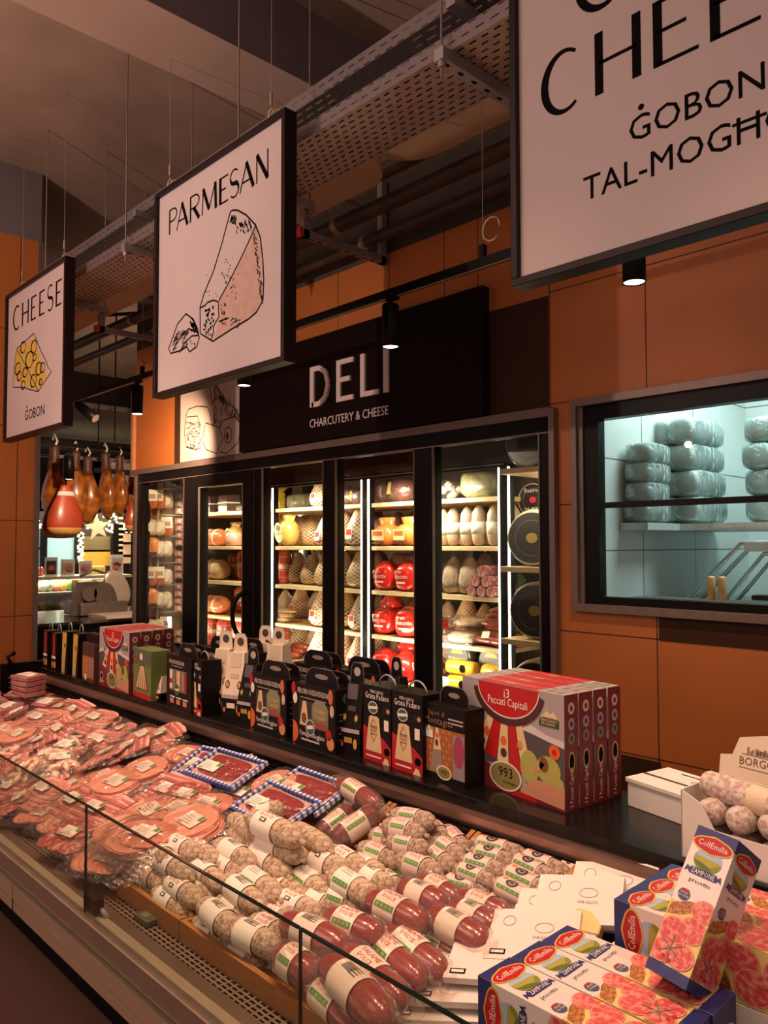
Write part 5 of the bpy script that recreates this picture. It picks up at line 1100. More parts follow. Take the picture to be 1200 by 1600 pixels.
salamis('front middle wooden tray', 180, 1260, 1/3, .028, sorted([
 ('A', 378, 540, 535, 642, .3, .024), ('B', 408, 455, 572, 600, 1.3, .03), ('G', 490, 440, 652, 550, 1.0), ('B', 538, 560, 760, 672, 1.3, .03), ('A', 645, 540, 810, 630, 1.6), ('B', 512, 650, 700, 745, .1, .024), ('B', 512, 345, 690, 478, 1.9, .03), ('G', 590, 310, 765, 430, 2.2, .03), ('A', 690, 330, 872, 420, 1.9), ('B', 475, 238, 600, 330, 2.3), ('A', 680, 505, 830, 560, 1.4), ('A', 750, 425, 955, 515, 2.0), ('B', 600, 440, 725, 520, .9)], key=lambda i: i[1]))
salamis('tall heap beside checked trays', 180, 1260, 1/3, .028, sorted([
 ('B', 480, 175, 645, 280, 2.7, .03), ('N', 545, 60, 660, 135, 3.6), ('A', 630, 55, 862, 160, 4.0, .032), ('B', 640, 50, 782, 12, 3.6), ('B', 648, 118, 862, 240, 3.0, .031), ('B', 625, 175, 806, 325, 2.2, .032), ('N', 835, 105, 1000, 205, 2.8, .029), ('N', 825, 190, 922, 250, 2.2), ('N', 770, 220, 885, 300, 1.6), ('N', 545, 130, 640, 160, 3.0)], key=lambda i: i[1]))
salamis('heap right of tall heap', 180, 1260, 1/3, .028, sorted([
 ('G', 830, 310, 985, 425, 1.5, .03), ('B', 878, 285, 1030, 380, 1.3), ('G', 1015, 325, 1215, 445, 2.0, .032), ('A', 910, 225, 1080, 315, 1.9, .03), ('A', 1020, 215, 1165, 305, 1.7), ('G', 980, 410, 1175, 485, 1.7), ('B', 880, 420, 1045, 492, 1.5), ('B', 975, 195, 1065, 250, 1.2), ('G', 1105, 255, 1250, 330, 1.2), ('B', 1130, 305, 1290, 385, 1.2), ('B', 930, 480, 1100, 540, .9), ('B', 1240, 330, 1330, 400, .6)], key=lambda i: i[1]))
salamis('back left wooden tray', 440, 1200, .25, .027, [
 ('D', 105, 365, 305, 205, .5), ('D', 215, 340, 415, 175, .9), ('D', 235, 420, 440, 260, 1.1), ('D', 330, 455, 590, 280, 1.9, .03), ('D', 365, 505, 560, 375, .3), ('D', 405, 205, 520, 260, .9), ('R', 362, 85, 597, 235, 2.1, .028)])
salamis('back middle wooden tray', 440, 1200, .25, .026, [
 ('F', 490, 500, 735, 595, 1.2, .027), ('F', 505, 585, 700, 645, .3), ('F', 568, 425, 705, 455, 1.6), ('F', 645, 365, 885, 420, 2.3, .028), ('F', 670, 460, 905, 515, 1.9, .027), ('F', 690, 300, 945, 345, 2.7, .027), ('F', 700, 650, 850, 705, .1), ('F', 735, 570, 985, 675, 1.2, .029), ('F', 870, 395, 945, 490, 1.2), ('F', 905, 520, 1065, 632, 1.0, .027), ('F', 925, 365, 1015, 445, 1.4), ('F', 955, 465, 1120, 568, 1.2), ('F', 1015, 390, 1155, 525, .9)])
salamis('back right wooden tray', 640, 1260, .26667, .0225, [
 ('E', 185, 435, 482, 515, .6), ('E', 272, 365, 505, 460, 1.2), ('E', 305, 315, 565, 395, 1.5), ('E', 365, 265, 625, 335, 1.5), ('E', 365, 210, 672, 285, 1.1), ('E', 470, 540, 640, 620, .2), ('E', 485, 445, 785, 600, 1.2), ('E', 535, 375, 855, 525, 1.4), ('E', 590, 310, 860, 440, 1.4), ('E', 620, 630, 745, 690, .1), ('E', 640, 290, 925, 395, .8), ('E', 840, 430, 965, 490, .6), ('E', 900, 345, 1015, 420, .3)])
salamis('red heap before white packs', 460, 1380, 1/3, .03, sorted([
 ('R', 355, 75, 605, 200, 2.0, .034), ('Q', 500, 20, 700, 110, 1.8), ('R', 590, -5, 772, 90, 1.3), ('Q', 635, 150, 898, 290, 1.5, .033), ('Q', 735, 115, 945, 215, 1.4), ('R', 770, 70, 1005, 165, 1.2), ('R', 595, 235, 785, 360, .6), ('R', 435, 220, 700, 440, 1.5, .034), ('R', 320, 230, 595, 470, 1.5, .033), ('R', 245, 315, 505, 570, 1.5, .034), ('Q', 150, 375, 432, 650, 1.4, .036), ('R', 65, 460, 310, 680, .6, .032), ('R', 150, 160, 400, 260, 2.1, .034), ('Q', -50, 180, 235, 310, 1.8, .034), ('R', -60, 335, 85, 440, 1.2, .034), ('Q', 30, 340, 180, 410, .9, .032)], key=lambda i: i[1]))
# ------------------------------------------------------------------ sliced meat packs
def wavy(b, lx, ly, m, amp=.006, n=9, k=7, seed=1, lift=.012):
    rg = random.Random(seed); vs = []
    for j in range(k+1):
        for i in range(n+1):
            u, v = i/n-.5, j/k-.5; e = max(abs(u), abs(v))*2
            vs.append((u*lx*(1+rg.uniform(-.03, .03)), v*ly*(1+rg.uniform(-.03, .03)), max(.001, lift*(1-e**4)+.003+rg.uniform(-amp, amp)*(.4+e))))
    b.add(vs, [(j*(n+1)+i, j*(n+1)+i+1, (j+1)*(n+1)+i+1, (j+1)*(n+1)+i) for j in range(k) for i in range(n)], m, True)
def slab(b, pts, z0, z1, m): b.prism(pts, FZ(0), z0, z1, m)
def oval(rx, ry, rg, n=22, pw=2.3, cx=0, cy=0):
    o = []
    for i in range(n):
        g = 2*math.pi*i/n; q = 1+rg.uniform(-.025, .025); c, s_ = math.cos(g), math.sin(g)
        o.append((cx+rx*q*math.copysign(abs(c)**(2/pw), c), cy+ry*q*math.copysign(abs(s_)**(2/pw), s_)))
    return o
def plabel(lx=.058, ly=.036, z=.03, x=0, y=0):
    lx *= 1.3; ly *= 1.25; z += .0015
    def f(b):
        b.bx(x-lx/2, x+lx/2, y-ly/2, y+ly/2, z, z+.001, PAPER); F = FZ(z+.001); b.rect(F, x+lx*.28, y+ly*.1, x+lx*.48, y+ly*.48, GRNI)
        for k in range(4): b.rect(F, x-lx*.42, y-ly*.32+k*ly*.17, x+lx*(.2-.06*k), y-ly*.28+k*ly*.17, ink('#9b938a'))
        for k in range(6): b.rect(F, x-lx*.42+k*.0035, y-ly*.46, x-lx*.42+k*.0035+.0017, y-ly*.36, INKD)
    return f
HAMC = mk('cooked_ham_slice', '#e39f86', .4, var=.08, scale=30, coat=.3); HAMR = mk('ham_slice_rim', '#c97c62', .45, var=.1)
def ham(b, seed=1, n=6, rx=.088, ry=.064):
    rg = random.Random(seed)
    for i in range(n):
        cx, cy = rg.uniform(-.006, .006)-.002*i, rg.uniform(-.004, .004)
        slab(b, oval(rx, ry, rg, cx=cx, cy=cy), .003+.0036*i, .003+.0036*i+.0022, HAMR); slab(b, oval(rx*.985, ry*.985, rg, cx=cx, cy=cy), .003+.0036*i+.0022, .003+.0036*i+.0034, HAMC)
def ham2(b):
    rg = random.Random(4)
    for i in range(7): slab(b, oval(.062, .055, rg, cx=-.04+.013*i), .003+.0022*i, .006+.0022*i, HAMC if i % 2 else HAMR)
BAC = mk('bacon_lean', '#c4706a', .4, var=.2, scale=20, coat=.4); FAT = mk('bacon_fat', '#dfb5a4', .4, var=.06)
def bacon(b, seed=2, n=5):
    rg = random.Random(seed)
    for i in range(n):
        y = -.055+.026*i; z = .003+.0035*i; T = rg.uniform(-.06, .06); L = .10+rg.uniform(-.01, .008)
        def st(y0, y1): return [(-L, y+y0+T*-L), (-L*.5, y+y0-.003), (0, y+y0), (L*.5, y+y0-.002), (L, y+y0+T*L), (L*1.01, y+y1+T*L), (L*.4, y+y1+.003), (-L*.4, y+y1), (-L*1.01, y+y1-T*L)]
        slab(b, st(0, .030), z, z+.004, BAC); slab(b, st(.030, .039), z+.0006, z+.0046, FAT); slab(b, st(.012, .0145), z+.003, z+.0044, FAT)
COP = mk('coppa_slice', '#a8433e', .4, c2='#dba898', lo=.5, hi=.62, scale=60, coat=.4)
def coppa(b):
    rg = random.Random(8)
    for i in range(9): slab(b, oval(.042, .04, rg, cx=-.06+.03*(i % 5), cy=-.03+.055*(i//5)+rg.uniform(-.005, .005)), .003+.002*i, .006+.002*i, COP)
PNK = mk('prosciutto_pink', '#cc7f78', .4, c2='#e3b4a4', lo=.45, hi=.65, scale=28, stretch=(1, 4, 1), coat=.4)
def prosc(b):
    rg = random.Random(5)
    for i in range(6): slab(b, oval(.10-.004*i, .03, rg, pw=2.8, cx=rg.uniform(-.008, .008), cy=-.045+.017*i), .003+.004*i, .0085+.004*i, PNK)
CRM = mk('pale_lard', '#ddc7a8', .45, c2='#c98a72', lo=.55, hi=.72, scale=30, coat=.3)
def lard(b):
    rg = random.Random(6)
    for i in range(14): b.lathe([(.005, -.05), (.014, -.03), (.016, .02), (.006, .05)], CRM, 8, M.Translation((rg.uniform(-.05, .05), rg.uniform(-.045, .045), .012+.0015*i)) @ M.Rotation(rg.uniform(0, 3), 4, 'Z'), ax='X', jig=.2)
    for i in range(4): b.lathe([(.004, -.04), (.012, -.02), (.008, .04)], COP, 8, M.Translation((rg.uniform(-.05, .05), rg.uniform(-.04, .04), .03)) @ M.Rotation(rg.uniform(0, 3), 4, 'Z'), ax='X')
VAC = mk('vacuum_pink_meat', '#b4606a', .3, c2='#cc8f88', lo=.4, hi=.7, scale=14, coat=.8)
def block(b): b.bx(-.078, .078, -.052, .052, .003, .024, VAC); b.bx(-.08, .08, -.054, .054, .020, .0215, mk('pink_edge', '#d49a96', .4))
def bagf(lx, ly, seed, lift): return lambda b: wavy(b, lx, ly, FILM, .005, 10, 8, seed, lift)
PK = {'ham': [parts('ham_pack', 'sliced meat pack', ('slices', lambda b, s=s: ham(b, s)), ('price_label', plabel(.06, .04, .0262, -.004, .002)), ('plastic_bag', bagf(.25, .18, s, .028))) for s in (1, 2)],
      'ham2': [parts('ham_pack', 'sliced meat pack', ('slices', ham2), ('price_label', plabel(.055, .035, .022, .02, 0)), ('plastic_bag', bagf(.23, .15, 3, .024)))],
      'bacon': [parts('bacon_pack', 'sliced meat pack', ('slices', lambda b, s=s: bacon(b, s)), ('price_label', plabel(.058, .036, .0235, -.02, .01)), ('plastic_bag', bagf(.25, .17, 4+s, .025))) for s in (1, 2)],
      'coppa': [parts('cured_slice_pack', 'sliced meat pack', ('slices', coppa), ('price_label', plabel(.056, .036, .0255, .0, .0)), ('plastic_bag', bagf(.22, .16, 7, .026)))],
      'prosc': [parts('cured_slice_pack', 'sliced meat pack', ('slices', prosc), ('price_label', plabel(.06, .034, .030, -.02, .012)), ('plastic_bag', bagf(.26, .16, 8, .03)))],
      'lard': [parts('lard_pack', 'sliced meat pack', ('slices', lard), ('price_label', plabel(.052, .034, .044, -.01, .0)), ('plastic_bag', bagf(.2, .17, 9, .042)))],
      'block': [parts('vacuum_pack', 'sliced meat pack', ('meat', block), ('price_label', plabel(.10, .05, .0245)), ('plastic_edge', lambda b: b.bx(-.092, .092, -.062, .062, .011, .0125, FILM)))]}
PDES = {'ham': 'round ham slices in clear bag', 'ham2': 'fanned ham slices in clear bag', 'bacon': 'striped bacon in clear bag', 'coppa': 'dark marbled slices in clear bag', 'prosc': 'pink folded slices in clear bag', 'lard': 'pale crumpled fat in clear bag', 'block': 'flat pink vacuum pack'}
_pk = {}
def pack(kd, loc, rz, tilt, label, s_=1, tx=0):
    i = _pk.get(kd, 0); _pk[kd] = i+1
    return PK[kd][i % len(PK[kd])].put(f'{PDES[kd]}, {label}', PDES[kd], loc, (tilt, tx, rz), (s_, s_, s_))
def MS(y): return .615+.30*max(0, y-.96)                           # the meat bed's surface
ROWS = [('front', 1.03), ('second', 1.14), ('third', 1.25), ('fourth', 1.36), ('rear', 1.48)]
pr = random.Random(21)
for ri, (rn, y) in enumerate(ROWS):
    x = -4.32; j = 0
    while x < (-2.24, -2.24, -2.2, -2.2, -2.25)[ri]:
        if x < -3.9: kd = 'block' if ri > 1 else 'bacon'
        elif x < -3.3: kd = pr.choice(['prosc', 'bacon', 'ham', 'bacon'])
        elif x < -2.85: kd = pr.choice(['bacon', 'coppa', 'lard' if ri in (1, 2) else 'prosc', 'bacon'])
        else: kd = pr.choice(['ham', 'ham', 'bacon', 'coppa', 'ham2'])
        if kd == 'lard' and ri not in (1, 2): kd = 'prosc'
        pack(kd, (x+pr.uniform(-.02, .02), y+pr.uniform(-.02, .02), MS(y)+.012+pr.uniform(0, .014)), pr.uniform(-.5, .35), math.radians(17+pr.uniform(-5, 5)), f'{ORD[j]} from pillar in {rn} meat row', pr.uniform(.92, 1.08), pr.uniform(-.1, .1))
        x += pr.uniform(.15, .19); j += 1
for k in range(4): pack('block', (-4.15, 1.46, MS(1.46)+.055+.026*k), .05+.04*k, .05, f'in the tidy stack by the black end panel, {ORD[k]} from below', 1)
for k in range(3): pack('block', (-4.30, 1.3, MS(1.3)+.045+.026*k), -.1+.05*k, .08, f'in the stack nearest the orange pillar, {ORD[k]} from below', 1)
# packs lying on top, largest first to be seen
for kd, px, py, h, rz, lb, s_ in (('ham', 230, 1204, .065, -.1, 'lying highest beside the back checked tray', 1.15), ('ham', 185, 1226, .065, .1, 'just left of the biggest ham pack', 1.15), ('ham', 238, 1272, .06, -.2, 'showing concentric rings in the middle of the bed', 1.2), ('ham2', 275, 1262, .07, .1, 'lying right of the ringed ham pack', 1.15),
    ('ham', 303, 1289, .085, -.05, 'on top of the pile beside the front left tray', 1.15), ('ham2', 318, 1255, .07, .2, 'against the lower checked tray', 1.1), ('ham', 432, 1226, .05, -.3, 'between the two pairs of checked trays', 1.05), ('bacon', 265, 1240, .06, .1, 'between the ham packs and the checked tray', 1.1), ('coppa', 292, 1243, .07, .2, 'right beside the back checked tray', 1.0),
    ('lard', 110, 1176, .06, .3, 'heaped in the middle of the bed', 1.2), ('lard', 76, 1190, .06, -.4, 'heaped nearest the front glass', 1.2), ('lard', 100, 1193, .06, 1.0, 'heaped right of the other fat packs', 1.1), ('bacon', 160, 1180, .06, -.7, 'fanned steeply behind the fat packs', 1.1), ('bacon', 196, 1170, .06, -.5, 'leaning fanned towards the back panel', 1.1), ('bacon', 250, 1150, .05, -.3, 'at the right rear under the bronze strip', 1.1),
    ('ham2', 222, 1147, .05, -.2, 'with small slices at the right rear', 1.1), ('prosc', 150, 1128, .05, .1, 'on top near the back panel', 1.15), ('prosc', 60, 1128, .05, .2, 'on top near the middle', 1.2), ('ham', 85, 1122, .05, .4, 'on top behind the pink vacuum packs', 1.0), ('ham', 30, 1150, .05, .0, 'on top close to the left picture edge', 1.15), ('prosc', 70, 1240, .05, .1, 'seen through the front glass at the left', 1.1), ('bacon', 115, 1255, .05, .0, 'seen through the front glass, middle', 1.1),
    ('ham', 195, 1305, .07, .0, 'in the tall heap seen through the glass', 1.15), ('ham', 215, 1312, .095, .1, 'on top of the tall heap seen through the glass', 1.1), ('ham2', 165, 1340, .045, .3, 'low by the wire grille', 1.1), ('coppa', 112, 1303, .05, .2, 'low by the wire grille, dark red', 1.0), ('bacon', 150, 1268, .06, .1, 'seen just left of the glass joint', 1.1)):
    y = 1.2
    for _ in range(30): q = P(px, py, z=MS(y)+h); y = .5*y+.5*q.y
    q = P(px, py, z=MS(y)+h); pack(kd, (q.x, q.y, q.z-.015), rz, math.radians(16), lb, s_)
for k in range(5): pack('ham', P(302, 1300, z=MS(1.2)+.03)+V((.004*k, 0, -.02+.014*k)), .1-.05*k, .2, f'{ORD[k]} from below under the top ham pack', 1.1)
for k in range(6): pack('ham2', P(208, 1330, z=MS(1.1)+.03)+V((.01*k, 0, -.02+.014*k)), .05*k, .2, f'{ORD[k]} from below left of front trays', 1.2)
GING = gingham('blue_gingham', '#28357a', 52); BRES = mk('dry_beef_slices', '#a13238', .35, c2='#8a2328', lo=.35, hi=.6, scale=18, stretch=(1, 4, 1), coat=.7)
def gtray(b):
    b.bx(-.13, .13, -.075, .075, 0, .004, GING)
    for x0, x1, y0, y1 in ((-.13, -.118, -.075, .075), (.118, .13, -.075, .075), (-.118, .118, -.075, -.063), (-.118, .118, .063, .075)): b.bx(x0, x1, y0, y1, .004, .014, GING)
def gmeat(b):
    rg = random.Random(9)
    for i in range(5): slab(b, oval(.095, .016, rg, pw=3, cx=rg.uniform(-.006, .006), cy=-.034+.017*i), .005+.002*(i % 2), .011+.002*(i % 2), BRES)
KG = parts('checked_tray_pack', 'sliced meat pack', ('tray', gtray), ('slices', gmeat), ('inner_sheet', lambda b: b.bx(-.112, .112, -.058, .058, .0042, .0052, mk('pale_pink_sheet', '#dcb9b0', .5))), ('price_label', plabel(.07, .036, .0155, -.05, -.018)), ('plastic_cover', lambda b: wavy(b, .25, .14, FILM, .0012, 8, 6, 3, .0145)))
for px, py, h, rz, lb in ((352, 1203, .07, .06, 'blue checked tray of dark red slices, upper one of the back pair'), (335, 1198, .05, .2, 'blue checked tray half hidden under the upper back tray'), (430, 1262, .06, -.05, 'blue checked tray lying in front of the tan salami heap'), (480, 1238, .05, -.02, 'blue checked tray leaning on the dark salami tray'), (395, 1240, .03, .15, 'blue checked tray mostly buried between the ham packs')):
    y = 1.3
    for _ in range(30): q = P(px, py, z=MS(y)+h); y = .5*y+.5*q.y
    q = P(px, py, z=MS(y)+h); KG.put(lb, None, (q.x, q.y, q.z), (math.radians(20), 0, rz), (1.05, 1.05, 1))
# ================================================================== GIFT BOXES ON THE SHELF
MAR = ink('#6e1f22'); RED = ink('#b5161c'); GRYP = ink('#a59a98'); CREAM = ink('#dcbf8f'); GOLD = ink('#b48a45'); SNOW = ink('#cfc6c4'); MTN = ink('#4f4a4c'); PEAR = ink('#a9a455'); STONE = ink('#c48a6c'); OLIV = ink('#857a45'); ORG = ink('#d8602c'); BROWN = ink('#7a4a2c'); SAGE = ink('#62806c')
def box993(b):
    w_, h_, d_ = .385, .295, .052
    b.bx(0, w_, 0, d_, 0, h_, GRYP); F = FY(0); R = lambda u0, v0, u1, v1, m, o=.0006: b.rect(F, u0*w_, v0*h_, u1*w_, v1*h_, m, o)
    PL = lambda pts, m, o=.0006: b.poly([(u*w_, v*h_) for u, v in pts], F, m, o)
    PL([(0, .25), (1, .2), (1, .6), (.85, .62), (.7, .68), (.6, .62), (.45, .66), (.25, .6), (.12, .66), (0, .6)], MTN, .0004)
    PL([(0, .60), (.12, .66), (.25, .60), (.22, .55), (.12, .6), (0, .56)], SNOW); PL([(.6, .62), (.7, .68), (.85, .62), (1, .6), (1, .54), (.85, .57), (.72, .6)], SNOW)
    PL([(0, 0), (1, 0), (1, .06), (.62, .05), (.42, .16), (.25, .24), (.1, .33), (0, .44)], MAR, .0008); R(.42, 0, .75, .05, RED, .001)
    for i, m in enumerate((CREAM, RED, CREAM, RED, CREAM)):
        t0, t1 = i/5+.008, (i+1)/5-.008; lo_ = lambda t: .36-.2*t
        PL([(.12+.62*t0, lo_(t0)), (.12+.62*t1, lo_(t1)), (.28+.34*t1, .68), (.28+.34*t0, .68)], m, .0012+.0001*i)
    for u, v, m in ((.27, .52, ORG), (.44, .47, ORG), (.6, .47, ORG), (.22, .42, INKD), (.44, .36, INKD)): b.ell(F, u*w_, v*h_, .012, .013, m, .0016, 12)
    b.ell(F, .48*w_, h_*.99, .115, .085, RED, .0018, 26, 180, 360); b.ring(F, .48*w_, h_*.99, .128, .100, .018, ink('#4a2522'), .0018, 20, 190, 350); b.ring(F, .48*w_, h_*.99, .117, .087, .003, PAPER, .0021, 20, 184, 356)
    b.text(F, 'i3', .475*w_, .875*h_, .024, PAPER, .0024); b.text(F, 'Peccati Capitali', .48*w_, .80*h_, .021, PAPER, .0024, maxw=.15)
    R(.78, .70, .955, .77, ink('#2f3a2a'), .0014); b.text(F, 'PARMIGIANO', .867*w_, .742*h_, .0075, CREAM, .002, maxw=.06, res=1); b.text(F, 'REGGIANO', .867*w_, .712*h_, .0075, CREAM, .002, maxw=.05, res=1); PL([(.8, .78), (.85, .84), (.88, .81), (.91, .84), (.95, .78)], CREAM, .0014)
    b.ell(F, .915*w_, .49*h_, .019, .019, ORG, .0016, 18); b.ell(F, .915*w_, .49*h_, .008, .008, RED, .002, 12)
    b.ell(F, .69*w_, .30*h_, .034, .044, PEAR, .0018, 18); b.ell(F, .86*w_, .32*h_, .042, .036, PEAR, .0016, 18); b.ell(F, .82*w_, .36*h_, .016, .02, BROWN, .0022, 12); PL([(.72, .24), (.79, .3), (.83, .36), (.8, .38), (.74, .3)], STONE, .0022)
    PL([(.60, .05), (1, .02), (1, .22), (.72, .2)], STONE, .002); b.ell(F, .94*w_, .235*h_, .022, .014, PEAR, .0022, 12)
    b.ell(F, .455*w_, .15*h_, .062, .04, ink('#e0d2b8'), .0024, 24); b.ell(F, .455*w_, .15*h_, .056, .035, OLIV, .0027, 24); b.text(F, '993', .46*w_, .14*h_, .026, INKK, .003, maxw=.095); b.text(F, 'montagna', .50*w_, .085*h_, .009, INKK, .003, maxw=.06, res=1)
    b.ell(F, .1*w_, .17*h_, .02, .02, ink('#d8c4a8'), .0014, 16); b.ell(F, .1*w_, .17*h_, .015, .015, INKK, .0017, 16); R(.03, .055, .17, .1, GOLD, .0014); PL([(.17, .7), (.2, .76), (.22, .72), (.2, .65), (.165, .66)], STONE, .0012); b.line(F, [(.19*w_, .66*h_), (.15*w_, .5*h_)], .012, ink('#5d5a55'), .0012)
    T = FZ(h_); b.rect(T, .19*w_, 0, .76*w_, d_, RED); b.rect(T, .4*w_, .3*d_, .5*w_, .6*d_, GOLD, .001); b.rect(T, 0, .5*d_-.0008, w_, .5*d_+.0008, ink('#e4d6d0'), .0011)
    for u in (.05, .11, .17): b.ell(T, u*w_, d_*.5, .005, .004, INKD, .001, 8)
    for u in (.82, .9): b.rect(T, u*w_, .25*d_, (u+.05)*w_, .75*d_, ink('#7c765a'), .001)
    X = FX(w_); b.rect(X, 0, 0, d_, h_, MAR, .0004)
    for v, m in ((.88, ink('#c9b79c')), (.745, ink('#8f93a0')), (.62, SAGE)): b.ell(X, d_/2, v*h_, .012, .0155, m, .001, 16); b.ell(X, d_/2, v*h_, .006, .008, MAR, .0014, 10)
    b.ell(X, d_/2, .42*h_, .012, .026, ink('#c2ab62'), .001, 16); b.ell(X, d_/2, .42*h_, .009, .021, INKK, .0014, 16); b.text(X, '3 Peccati Capitali', d_/2+.005, .2*h_, .013, PAPER, .0014, rot=math.pi/2, maxw=.10, res=1)
K993 = simple('gift_box', 'gift box', box993)
S0 = (-1.517, 1.768)
for k in range(4):
    dd = (.0, .062, .125, .19)[k]; K993.put(('front' if k == 0 else ('second', 'third', 'rearmost')[k-1])+' grey and red gift box of the four at shelf right end', 'red topped cheese gift boxes at the right', (S0[0]+dd*.10, S0[1]+dd*.95-.06+.06, .9), (0, 0, -.13), (1, 1, 1))
def hndl(b, x0, x1, y, z, hh, m, edge=None, cut=True):
    """carton carrying handle with a rounded top and a hand hole"""
    n = 8; r = min(hh, (x1-x0)*.3); pts = [(x0, z), (x1, z)]+[(x1-r+r*math.cos(math.pi/2*i/n), z+hh-r+r*math.sin(math.pi/2*i/n)) for i in range(n+1)]+[(x0+r-r*math.sin(math.pi/2*i/n), z+hh-r+r*math.cos(math.pi/2*i/n)) for i in range(n+1)]
    b.prism(pts, FY(y), -.0008, .0008, m)
    b.line(FY(y), pts[1:]+[pts[0]], .002, edge or ink('#7a716a'), .0012)
    if cut: b.ell(FY(y), (x0+x1)/2, z+hh*.5, (x1-x0)*.2, hh*.16, ink('#8a8078'), .0016, 14)
NAVYB = mk('near_black_carton', '#171111', .4, var=.1, spec=.2)
def percorso(b):
    w_, h_, d_ = .245, .205, .10
    b.bx(0, w_, 0, d_, 0, h_, NAVYB); F = FY(0); b.text(F, 'PERCORSO DI DEGUSTAZIONE', w_/2, h_*.84, .017, PAPER, maxw=w_*.74, res=1); b.line(F, [(w_*.2, h_*.775), (w_*.8, h_*.775)], .003, ink('#a39a94'))
    b.rect(F, w_*.17, h_*.30, w_*.86, h_*.73, ink('#2f2a26'), .0005); b.poly([(w_*.18, h_*.32), (w_*.4, h_*.32), (w_*.34, h_*.72), (w_*.26, h_*.72)], F, CREAM, .0012); b.ell(F, w_*.29, h_*.44, .015, .018, BROWN, .0016, 14)
    b.rect(F, w_*.47, h_*.32, w_*.85, h_*.66, ink('#7d6b50'), .001); b.ell(F, w_*.66, h_*.62, .045, .035, ink('#8a8468'), .0013, 18); b.text(F, 'Delizie', w_*.66, h_*.58, .014, ink('#d9b860'), .0018, maxw=.06, res=1); b.text(F, 'Contadina', w_*.66, h_*.48, .013, ink('#d9b860'), .0018, maxw=.075, res=1); b.rect(F, w_*.48, h_*.33, w_*.84, h_*.42, ink('#9a4a38'), .0015)
    b.ell(F, w_*.44, h_*.31, .026, .027, ink('#d8dcd4'), .002, 18); b.ell(F, w_*.44, h_*.31, .023, .024, ink('#3c5a50'), .0023, 18); b.line(F, [(w_*.37, h_*.3), (w_*.51, h_*.33)], .012, PAPER, .0026)
    b.text(F, 'ParmigianoReggiano', w_*.48, h_*.15, .017, PAPER, .001, maxw=w_*.58, res=1); b.line(F, [(w_*.22, h_*.09), (w_*.65, h_*.09)], .006, ink('#c8b8ac')); b.ell(F, w_*.02, h_*.18, .032, .037, ORG, .001, 18, -90, 90)
    b.ell(F, w_*.86, h_*.27, .016, .018, RED, .0012, 14); b.ell(F, w_*.9, h_*.14, .02, .022, ink('#d98a58'), .0012, 14); b.ell(F, w_*.07, h_*.74, .013, .02, PAPER, .0012, 14); b.ell(F, w_*.9, h_*.88, .013, .025, ink('#c9683c'), .0012, 14); b.ell(F, w_*.93, h_*.66, .011, .02, ink('#d0b090'), .0012, 14); b.ell(F, w_*.03, h_*.9, .012, .022, RED, .0012, 14)
    X = FX(w_); [b.rect(X, .015, h_*(.2+.1*k), d_-.02, h_*(.22+.1*k), ink('#6d645e')) for k in range(5)]; b.ell(X, d_/2, h_*.85, .022, .018, ink('#3c5a50'), .001, 14)
KP = parts('gift_box', 'gift box', ('carton', percorso), ('handle', lambda b: (hndl(b, .035, .225, .03, .205, .055, NAVYB), hndl(b, .03, .23, .075, .205, .045, NAVYB), b.bx(.03, .215, .031, .074, .205, .2075, NAVYB))))
def grana(b):
    w_, h_, d_ = .135, .235, .085
    b.bx(0, w_, 0, d_, 0, h_, NAVYB); F = FY(0); b.poly([(0, 0), (w_, 0), (w_, h_*.22), (w_*.75, h_*.32), (w_*.2, h_*.42), (0, h_*.46)], F, RED, .0005)
    b.text(F, 'PERCORSO', w_/2, h_*.905, .009, PAPER, maxw=w_*.68, res=1); b.text(F, 'Grana Padano', w_/2, h_*.825, .019, PAPER, maxw=w_*.86, res=1); b.ell(F, w_*.36, h_*.71, .024, .020, ink('#d8dcd4'), .001, 18); b.ell(F, w_*.36, h_*.71, .021, .017, ink('#3c5a50'), .0013, 18); b.line(F, [(w_*.2, h_*.7), (w_*.52, h_*.72)], .009, PAPER, .0016)
    b.poly([(w_*.1, h_*.13), (w_*.68, h_*.13), (w_*.58, h_*.58), (w_*.5, h_*.6), (w_*.28, h_*.6), (w_*.22, h_*.58)], F, CREAM, .001); b.line(F, [(w_*.28, h_*.46), (w_*.38, h_*.56), (w_*.5, h_*.46), (w_*.28, h_*.46)], .004, BROWN, .0013); b.line(F, [(w_*.28, h_*.36), (w_*.38, h_*.26), (w_*.5, h_*.36), (w_*.28, h_*.36)], .004, BROWN, .0013); b.text(F, 'GRANA', w_*.39, h_*.425, .010, BROWN, .0014, maxw=.035, res=1); b.text(F, 'PADANO', w_*.39, h_*.38, .010, BROWN, .0014, maxw=.035, res=1)
    b.rect(F, w_*.72, h_*.66, w_*.97, h_*.75, ink('#0d0a0a'), .0008); b.ell(F, w_*.9, h_*.7, .008, .007, STONE, .0012, 10); b.rect(F, w_*.76, h_*.44, w_*.92, h_*.58, PAPER, .001); b.rect(F, w_*.12, h_*.055, w_*.64, h_*.075, PAPER, .001); b.poly([(w_*.7, .0), (w_*.95, .0), (w_*.9, h_*.07), (w_*.8, h_*.09)], F, ink('#e8c8a0'), .0014); b.ell(F, w_*.86, h_*.17, .014, .012, INKK, .0014, 10)
KGP = parts('gift_box', 'gift box', ('carton', grana), ('handle', lambda b: b.tube([(.03+.085*i/10, .04, .235+.032*math.sin(math.pi*i/10)**.6) for i in range(11)], .0028, mk('grey_cord', '#a09a98', .4), 6)))
